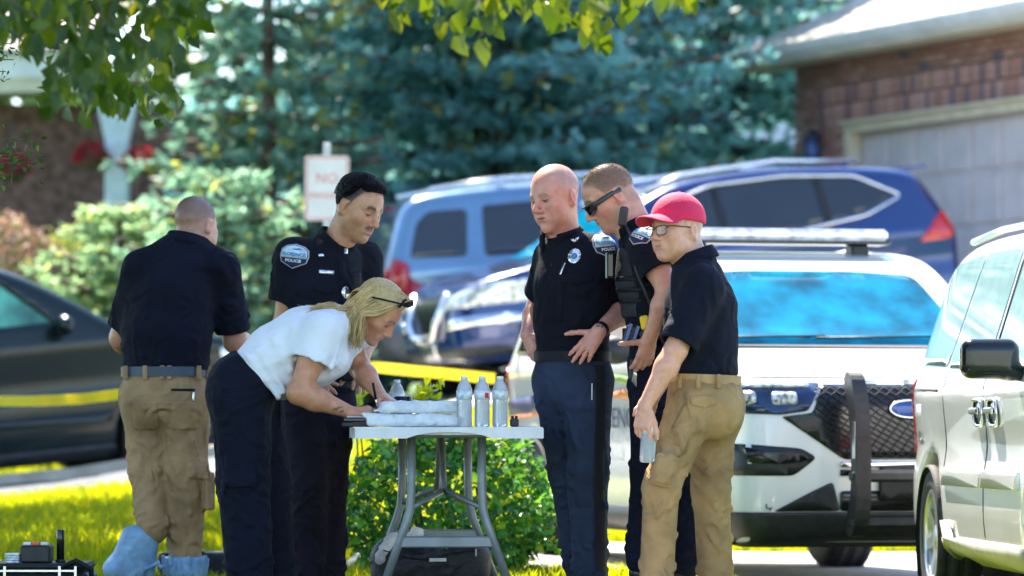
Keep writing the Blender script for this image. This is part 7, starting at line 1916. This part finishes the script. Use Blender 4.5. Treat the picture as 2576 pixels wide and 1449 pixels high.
# ------------------------------------------------------------------ folding table and what stands on it
M_ttop = mat('table_plastic', (0.70, 0.72, 0.76), .5, var=.04, vscale=12, bump=.15, bscale=180)
M_tleg = mat('grey_table_steel', (0.22, 0.25, 0.28), .42, .35, var=.08, vscale=10)
TZ = .737
def table():
    Yn, Yf = 17.85, 19.65
    A, B = Vector((gxy(893, Yn), Yn, 0)), Vector((gxy(1368, Yn), Yn, 0)); yaw = R(3.2); mid = (A+B)/2
    rot = (0, 0, yaw); t = thing('folding_table', 'white folding table with grey steel legs', 'table', (mid.x, Yn, G(mid.x, Yn)), rot, ws=False)
    wd = (B-A).length/2
    # top: edge with a shallow arch cut under the near end
    n = 22; b = MB(); prof = []
    for i in range(n+1):
        x = -wd+2*wd*i/n; a = .026*max(0, 1-(x/.17)**2)**.7 if abs(x) < .17 else 0; prof.append((x, TZ-.046+a))
    prof += [(wd, TZ-.006), (wd-.006, TZ), (-wd+.006, TZ), (-wd, TZ-.006)]
    b.prism(prof, 0, .03); b.box((-wd+.0, .0302, TZ-.045), (-wd+.03, 1.80, TZ-.001)); b.box((wd-.03, .0302, TZ-.045), (wd, 1.80, TZ-.001)); b.box((-wd+.0301, .0302, TZ-.032), (wd-.0301, 1.77, TZ-.0012)); b.box((-wd+.0301, 1.7702, TZ-.045), (wd-.0301, 1.80, TZ-.001))
    b.build('tabletop', M_ttop, t)
    def frame(y, dx):
        zt = TZ-.04
        for sx in (-1, 1):
            lg = MB().tube([(dx+sx*.145, y, zt), (dx+sx*.145, y, .50), (dx+sx*.15, y, .40), (dx+sx*.165, y, .345), (dx+sx*.285, y, .012)], .0185, 10); l = lg.build('leg', M_tleg, t)
            MB().lathe([(.022, 0), (.022, .03), (.019, .035)], 10, Matrix.Translation((dx+sx*.287, y, .001))).build('foot_cap', M_black, l)
        MB().box((dx-.205, y-.014, .24), (dx+.205, y+.014, .288), bev=.006).build('crossbar', M_tleg, t)
        MB().box((dx-.25, y-.02, TZ-.044), (dx+.25, y+.02, TZ-.034), bev=.003).build('top_rail', M_tleg, t)
    frame(.28, 0); frame(1.52, 0)
    for y0, y1 in ((.28, .80), (1.52, 1.0)):
        MB().tube([(0, y1, TZ-.04), (0, y0+(y1-y0)*.62, .52), (0, y0+(y1-y0)*.45, .475)], .013, 8).build('brace', M_tleg, t)
        for sx in (-1, 1): MB().tube([(0, y0+(y1-y0)*.45, .475), (sx*.145, y0, .405)], .012, 8).build('brace_arm', M_tleg, t)
    return mid
table()
def bottle_mesh(name):
    pr = [(.0, .0), (.026, .0), (.031, .006), (.0315, .02)]
    for k in range(9): z = .024+k*.0095; pr += [(.0318, z), (.0300, z+.004), (.0318, z+.008)]
    pr += [(.0322, .118), (.0322, .150), (.030, .160), (.024, .176), (.0155, .188), (.0125, .192), (.0125, .196)]
    return MB().lathe(pr, 20).mesh(name)
M_bot = mat('bottle_plastic', (.84, .92, 1.0), .08, trans=.55, ior=1.25, var=.05)
M_label = [mat('label_blue', (.55, .66, .85), .4, var=.2, vscale=40), mat('label_red', (.68, .72, .80), .4, var=.12, vscale=40), mat('label_grey', (.62, .70, .78), .4, var=.18, vscale=40)]
M_bcap = mat('bottle_cap', (.75, .80, .85), .35, var=.03)
BM = bottle_mesh('bottle'); BM.materials.append(M_bot)
def bottle(loc, lab, li, rot=(0, 0, 0), group=None, mark=False):
    t = thing('water_bottle', lab, 'bottle', loc, rot, group, ws=False)
    o = ob('bottle', BM, None, t)
    lb = MB().lathe([(.0324, .114), (.0330, .114), (.0330, .150), (.0324, .150)], 20).build('label', M_label[li], t)
    if mark:
        for a in (R(-75),):
            q = MB(); M_ = Matrix.Rotation(a, 4, 'Z'); q.box((.0331, -.009, .118), (.0338, .009, .140), M_); q.build('red_mark', mat('label_mark', (.6, .02, .06), .5), lb)
    MB().lathe([(.0142, .192), (.0142, .206), (.0132, .208), (0, .208)], 16).build('cap', M_bcap, t)
    return t
for x, li, lab, y, mk_ in ((1168, 0, 'water bottle with blue label, leftmost of three on the near table edge', 17.98, False), (1213, 1, 'water bottle with small red mark, middle of three on the near table edge', 17.98, True), (1258, 2, 'water bottle with grey label, rightmost of three on the near table edge', 17.98, False)):
    bottle((gxy(x, y), y, TZ), lab, li, (0, 0, R(20*li)), 'three water bottles on the table', mk_)
bottle((gxy(999, 19.2), 19.2, TZ), 'water bottle standing behind the coffee cup on the table', 0)
def cup():
    y = 18.75; p = Vector((gxy(1014, y), y, TZ)); t = thing('coffee_cup', 'brown paper coffee cup with black lid', 'cup', p, ws=False)
    MB().lathe([(.028, 0), (.030, .002), (.040, .105), (.0405, .108)], 20).build('cup', mat('kraft_paper', (.50, .26, .09), .7, var=.08), t)
    MB().lathe([(.0425, .104), (.0430, .112), (.0400, .116), (.0385, .128), (.036, .132), (0, .132)], 20).build('lid', M_trimb, t)
cup()
def bundle(name, lab, x0, x1, y0, y1, z0, z1, seed):
    """wrapped bundle of white disposable overalls"""
    lo, hi = np.array([x0-.03, y0-.03, z0-.01]), np.array([x1+.03, y1+.03, z1+.03]); f = SDF(lo, hi, .006)
    c = (np.array([x0, y0, z0])+np.array([x1, y1, z1]))/2; hf = (np.array([x1, y1, z1])-np.array([x0, y0, z0]))/2
    f.add(d_box(Matrix.Translation(Vector(c)), hf, min(hf)*.85), 0); r = np.random.RandomState(seed)
    for k in range(46):
        a = np.array([x0+(x1-x0)*r.rand(), y0+.012+(.02*r.rand() if r.rand() < .7 else (y1-y0)*r.rand()), z0+(z1-z0)*(.15+.8*r.rand())]); d = np.array([(r.rand()-.5)*.12, .012*r.randn(), (r.rand()-.5)*.03])
        f.add(d_cone(a, a+d, .007, .004), .014)
    f.warp(lambda x, y, z: (.0042*wob(x, y, z, 75, seed)+.003*wob(x, y, z, 160, seed+1)).astype(np.float32)); f.cut(d_plane((0, 0, z0+.001), (0, 0, -1)), .002)
    V, Q = f.mesh(); t = thing(name, lab, 'bundle', (c[0], c[1], z0))
    put('wrapping', (V, Q), mat('plastic_wrap', (.80, .87, .95), .16, var=.08, vscale=22, bump=.9, bscale=45, transl=.2), t)
    return t
Yb = 18.02
bundle('wrapped_bundle', 'pale blue plastic wrapped bundle lying on the tabletop, lower of two', gxy(925, Yb), gxy(1165, Yb), Yb-.05, Yb+.27, TZ+.001, TZ+.052, 1)
bundle('wrapped_bundle', 'pale blue plastic wrapped bundle lying on top of another', gxy(955, Yb), gxy(1160, Yb), Yb-.04, Yb+.26, TZ+.056, TZ+.106, 2)
def clipboard():
    y = 18.15; x0, x1 = gxy(862, y), gxy(942, y); t = thing('tablet_case', 'black tablet case overhanging the left table edge', 'tablet', (x1, y, TZ))
    MB().box((x0, y-.10, TZ+.001), (x1, y+.10, TZ+.020), bev=.005).build('case', M_black, t); MB().box((x0+.004, y-.096, TZ+.0205), (x1-.004, y+.096, TZ+.040), bev=.006).build('cover', M_trimb, t)
    z = TZ+.0405; MB().box((x0+.02, y-.08, z), (x1+.03, y+.08, z+.004)).build('paper', mat('paper', (.7, .74, .82), .8), t)
clipboard()
def radio_box():
    y = 18.05; x = gxy(1294, y); t = thing('hand_radio', 'small black hand radio lying at the right end of the table', 'radio', (x, y, TZ))
    MB().box((x-.018, y-.05, TZ+.001), (x+.018, y+.06, TZ+.036), bev=.006).build('case', M_black, t)
    for k in (-.008, .008): MB().lathe([(.006, 0), (.006, .010), (0, .011)], 8, Matrix.Translation((x+k, y-.03, TZ+.036))).build('knob', M_trimb, t)
radio_box()
def paper():
    y = 18.12; t = MB().box((gxy(1300, y), y-.05, TZ+.001), (gxy(1352, y), y+.16, TZ+.006), bev=.002).build('folded_paper', mat('paper', (.7, .74, .82), .8)); tag(t, 'white folded paper at the right end of the table', 'paper')
paper()
# bottle in the hand of the man in the red cap
_p = W(1628, 1163, 17.525); bt_ = bottle((0, 0, 0), 'crumpled water bottle hanging from the hand of the man in the red cap', 2)
bt_.rotation_euler = (R(4), R(3), 0); bt_.location = _p

# ------------------------------------------------------------------ bags and cases on the ground
def bag():
    y0 = 19.25; x0, x1 = gxy(930, y0), gxy(1235, y0); t = thing('duffel_bag', 'black duffel bag with pale strap lying under the table', 'bag', ((x0+x1)/2, y0+.15, 0))
    f = SDF((x0-.05, y0-.1, -.02), (x1+.05, y0+.5, .42), .008); c = Matrix.Translation(((x0+x1)/2, y0+.17, .13)); f.add(d_box(c, ((x1-x0)/2, .17, .125), .10), 0)
    r = np.random.RandomState(3)
    for k in range(18):
        a = np.array([x0+(x1-x0)*r.rand(), y0+.005, .04+.2*r.rand()]); f.add(d_cone(a, a+np.array([r.randn()*.06, 0, r.randn()*.03]), .008, .005), .02)
    f.warp(lambda x, y, z: (.006*wob(x, y, z, 22, 1)).astype(np.float32)); f.cut(d_plane((0, 0, .003), (0, 0, -1))); put('body', f.mesh(), mat('black_nylon', (.010, .011, .020), .55, var=.2, vscale=15, bump=.4, bscale=120), t)
    z = .215; xm = gxy(1080, y0)
    MB().tube([(x0+.06, y0-.012, .20), (xm-.08, y0-.02, .165), (xm, y0-.02, .158), (xm+.10, y0-.016, .19), (x1-.05, y0-.008, .20)], .007, 6, flat=.4).build('strap', M_belt, t)
    MB().box((xm+.0, y0-.034, .150), (xm+.075, y0-.02, .166), bev=.003).build('zip_tag', mat('pale_tag', (.7, .72, .8), .5), t)
    MB().tube([(xm+.055, y0-.02, .205), (xm+.065, y0-.028, .216), (xm+.078, y0-.02, .205)], .004, 6).build('zip_pull', mat('green_pull', (.03, .35, .10), .5), t)
    MB().box((gxy(1196, y0), y0-.02, .175), (gxy(1199, y0), y0-.005, .205)).build('side_tag', mat('pale_tag', (.7, .72, .8), .5), t)
    q = thing('cloth', 'crumpled pale cloth stuffed beside the duffel bag', 'cloth', (gxy(965, y0), y0+.05, .2)); f = SDF((gxy(935, y0)-.05, y0-.06, .1), (gxy(1060, y0)+.06, y0+.2, .40), .006)
    f.add(d_cone((gxy(960, y0), y0+.02, .17), (gxy(985, y0), y0+.04, .25), .030, .022), 0); f.add(d_ell((gxy(1048, y0), y0+.08, .272), (.032, .03, .026)), .02); f.add(d_cone((gxy(985, y0), y0+.04, .24), (gxy(1040, y0), y0+.08, .262), .016, .018), .02)
    f.warp(lambda x, y, z: (.014*wob(x, y, z, 70, 2)+.006*wob(x, y, z, 170, 1)).astype(np.float32)); put('fabric', f.mesh(), mat('pale_cloth', (.80, .76, .84), .8, var=.12, vscale=18, bump=.4, bscale=50), q)
bag()
def ground_bag():
    y0 = 19.95; x0, x1 = gxy(398, y0), gxy(545, y0); z1 = .155; t = thing('equipment_bag', 'black equipment bag on the grass behind the blue shoe covers', 'bag', ((x0+x1)/2, y0+.2, G(-1.2, y0)))
    f = SDF((x0-.05, y0+.12, -.02), (x1+.12, y0+.6, .3), .009); f.add(d_box(Matrix.Translation(((x0+x1)/2+.04, y0+.34, .08)), ((x1-x0)/2+.06, .17, .085), .03), 0); f.cut(d_plane((0, 0, .003), (0, 0, -1))); put('body', f.mesh(), MATS['black_nylon'], t)
    MB().tube([(x0+.05, y0+.2, .15), ((x0+x1)/2, y0+.2, .19), (x1-.05, y0+.2, .15)], .009, 6).build('handle', M_belt, t)
ground_bag()
def case():
    y0 = 18.55; x0, x1 = -2.62, gxy(222, y0); g0 = 0.0; zt = HC+(HZ-1418)*y0/F
    t = thing('hard_case', 'black hard equipment case with metal edges at the lower left', 'case', ((x0+x1)/2, y0+.2, 0))
    MB().box((x0, y0, .004), (x1, y0+.42, zt-.03), bev=.025).build('shell', M_trimb, t); MB().box((x0+.005, y0+.005, zt-.029), (x1-.005, y0+.415, zt), bev=.02).build('lid', M_black, t)
    for x in (gxy(12, y0), gxy(190, y0), gxy(150, y0)): MB().box((x-.006, y0-.008, .02), (x+.006, y0-.001, zt-.01), bev=.001).build('edge_strip', M_silver, t)
    MB().box((x0+.01, y0-.009, zt-.034), (x1-.05, y0-.002, zt-.026)).build('rim_strip', M_silver, t)
    MB().tube([(x1-.10, y0-.004, zt-.01), (x1-.05, y0-.02, zt+.012), (x1+.012, y0+.0, zt-.02), (x1+.018, y0+.01, zt-.12)], .012, 8).build('handle', M_belt, t)
    # things standing on the case
    b = thing('tool_box', 'small black tool box on the hard case', 'tool box', (gxy(88, y0), y0+.15, zt))
    MB().box((gxy(46, y0), y0+.06, zt+.001), (gxy(122, y0), y0+.22, zt+.075), bev=.008).build('box', M_black, b)
    r = np.random.RandomState(5)
    for k, (m_, nm) in enumerate(((mat('white_swab', (.75, .76, .78), .6), 'white_item'), (mat('orange_cap', (.7, .16, .06), .5), 'orange_item'), (mat('white_swab', (.75, .76, .78), .6), 'white_item'))):
        x = gxy(62+22*k, y0); MB().box((x-.016, y0+.08, zt+.0755), (x+.018, y0+.12, zt+.088+.004*r.rand()), bev=.003).build(nm, m_, b)
    c = thing('black_pole', 'short upright black pole standing on the hard case', 'pole', (gxy(143, y0), y0+.15, zt))
    x = gxy(143, y0); MB().lathe([(.0165, .001), (.0165, .135), (.014, .14), (0, .14)], 16, Matrix.Translation((x, y0+.15, zt))).build('tube', M_trimb, c); MB().lathe([(.022, .001), (.022, .012), (.017, .014)], 16, Matrix.Translation((x, y0+.15, zt))).build('base_ring', M_black, c)
    d = thing('supply_stack', 'small stack of white wrapped supplies on the hard case', 'supplies', (gxy(25, y0), y0+.1, zt))
    for k in range(4): MB().box((gxy(8, y0), y0+.06, zt+.001+k*.0105), (gxy(44, y0), y0+.14, zt+.010+k*.0105), bev=.003).build('packet', mat('blue_white_packet', (.60, .68, .85), .4, var=.2, vscale=60), d)
case()

# ------------------------------------------------------------------ barrier tape and its poles
M_tape = mat('yellow_tape', (.93, .74, .03), .4, var=.05, vscale=6, transl=.35)
def tape(lab, pts, wd=.075):
    V = []; Fs = []; n = len(pts)
    for i, (x, y, Y, tw) in enumerate(pts):
        p = W(x, y, Y); u = Vector((0, math.sin(R(tw)), math.cos(R(tw))))
        V += [p-u*wd/2, p+u*wd/2]
    for i in range(n-1): Fs.append((2*i, 2*i+2, 2*i+3, 2*i+1))
    k = len(V); V += [v+Vector((0, .0012, 0)) for v in V]; Fs += [tuple(j+k for j in f[::-1]) for f in Fs]
    b = MB().add(V, Fs, True); o = b.build('barrier_tape', M_tape); tag(o, lab, 'tape', 'yellow barrier tape'); return o
tape('yellow barrier tape strung in front of the dark car', [(-120, 1012, 27, 8), (0, 1009, 27, 5), (90, 1009, 26.9, 0), (200, 1004, 26.8, -6), (300, 992, 26.7, -10), (420, 972, 26.6, -10), (560, 950, 26.6, 0), (700, 935, 26.6, 10)], .066)
tape('yellow barrier tape strung from behind the woman to the police car', [(700, 935, 26.6, 10), (850, 922, 26.8, 10), (950, 924, 27, 6), (1020, 931, 27.1, 0), (1120, 940, 27.4, -8), (1200, 948, 27.8, -4), (1246, 952, 28.2, 0)], .07)
pp = W(700, 935, 26.62); zz = G(pp.x, pp.y)
o_ = thing('tape_post', 'thin steel post holding the barrier tape', 'post', (pp.x, pp.y, zz)); MB().tube([(pp.x, pp.y+.02, zz-.1), (pp.x, pp.y+.02, pp.z+.1)], .012, 8).build('rod', M_tleg, o_)

# no parking sign
def sign():
    Y = 31.0; x0, x1 = gxy(766, Y), gxy(879, Y); xc = (x0+x1)/2; z1 = HC+(HZ-391)*Y/F; z0 = z1-.46; g0 = G(xc, Y)
    t = thing('no_parking_sign', 'faded white no parking sign with pink border on a metal post', 'sign', (xc, Y, g0))
    MB().box((xc-.025, Y+.005, g0-.2), (xc+.025, Y+.035, z1+.09), bev=.004).build('post', mat('galvanised', (.5, .54, .6), .4, .6, var=.1), t)
    wd = (x1-x0)/2; poly = roundpoly([(-wd, z0), (wd, z0), (wd, z1), (-wd, z1)], .03); poly = [(p[0]+xc, p[1]) for p in poly]
    pnl = MB().prism(poly, Y-.004, Y).build('panel', mat('faded_white_sign', (.72, .74, .82), .5, var=.03), t)
    mr_ = mat('faded_red_print', (.74, .36, .40), .5, var=.08)
    def frame_(ins, wdt, y):
        a = roundpoly([(-wd+ins, z0+ins), (wd-ins, z0+ins), (wd-ins, z1-ins), (-wd+ins, z1-ins)], .024); b = roundpoly([(-wd+ins+wdt, z0+ins+wdt), (wd-ins-wdt, z0+ins+wdt), (wd-ins-wdt, z1-ins-wdt), (-wd+ins+wdt, z1-ins-wdt)], .018)
        n = len(a); V = [(p[0]+xc, y, p[1]) for p in a]+[(p[0]+xc, y, p[1]) for p in b]
        return MB().add(V, [(i, (i+1) % n, (i+1) % n+n, i+n) for i in range(n)])
    frame_(.008, .014, Y-.0065).build('border', mr_, pnl)
    for txt, zz, sz, sx in (('NO', z1-.165, .10, 1.0), ('PARKING', z1-.285, .062, .95), ('ANY', z1-.37, .06, 1.0), ('TIME', z1-.425, .05, 1.0)):
        if txt in ('ANY', 'TIME'): continue
        bm = text_bm(txt, sz, 0, .001)
        for v in bm.verts: v.co = Vector((xc+v.co.x*sx, Y-.007, zz+v.co.y))
        me = bpy.data.meshes.new('lettering'); bm.to_mesh(me); bm.free(); ob('lettering', me, mr_, pnl)
sign()
for o in SC.objects:
    if 'ws' in o: del o['ws']
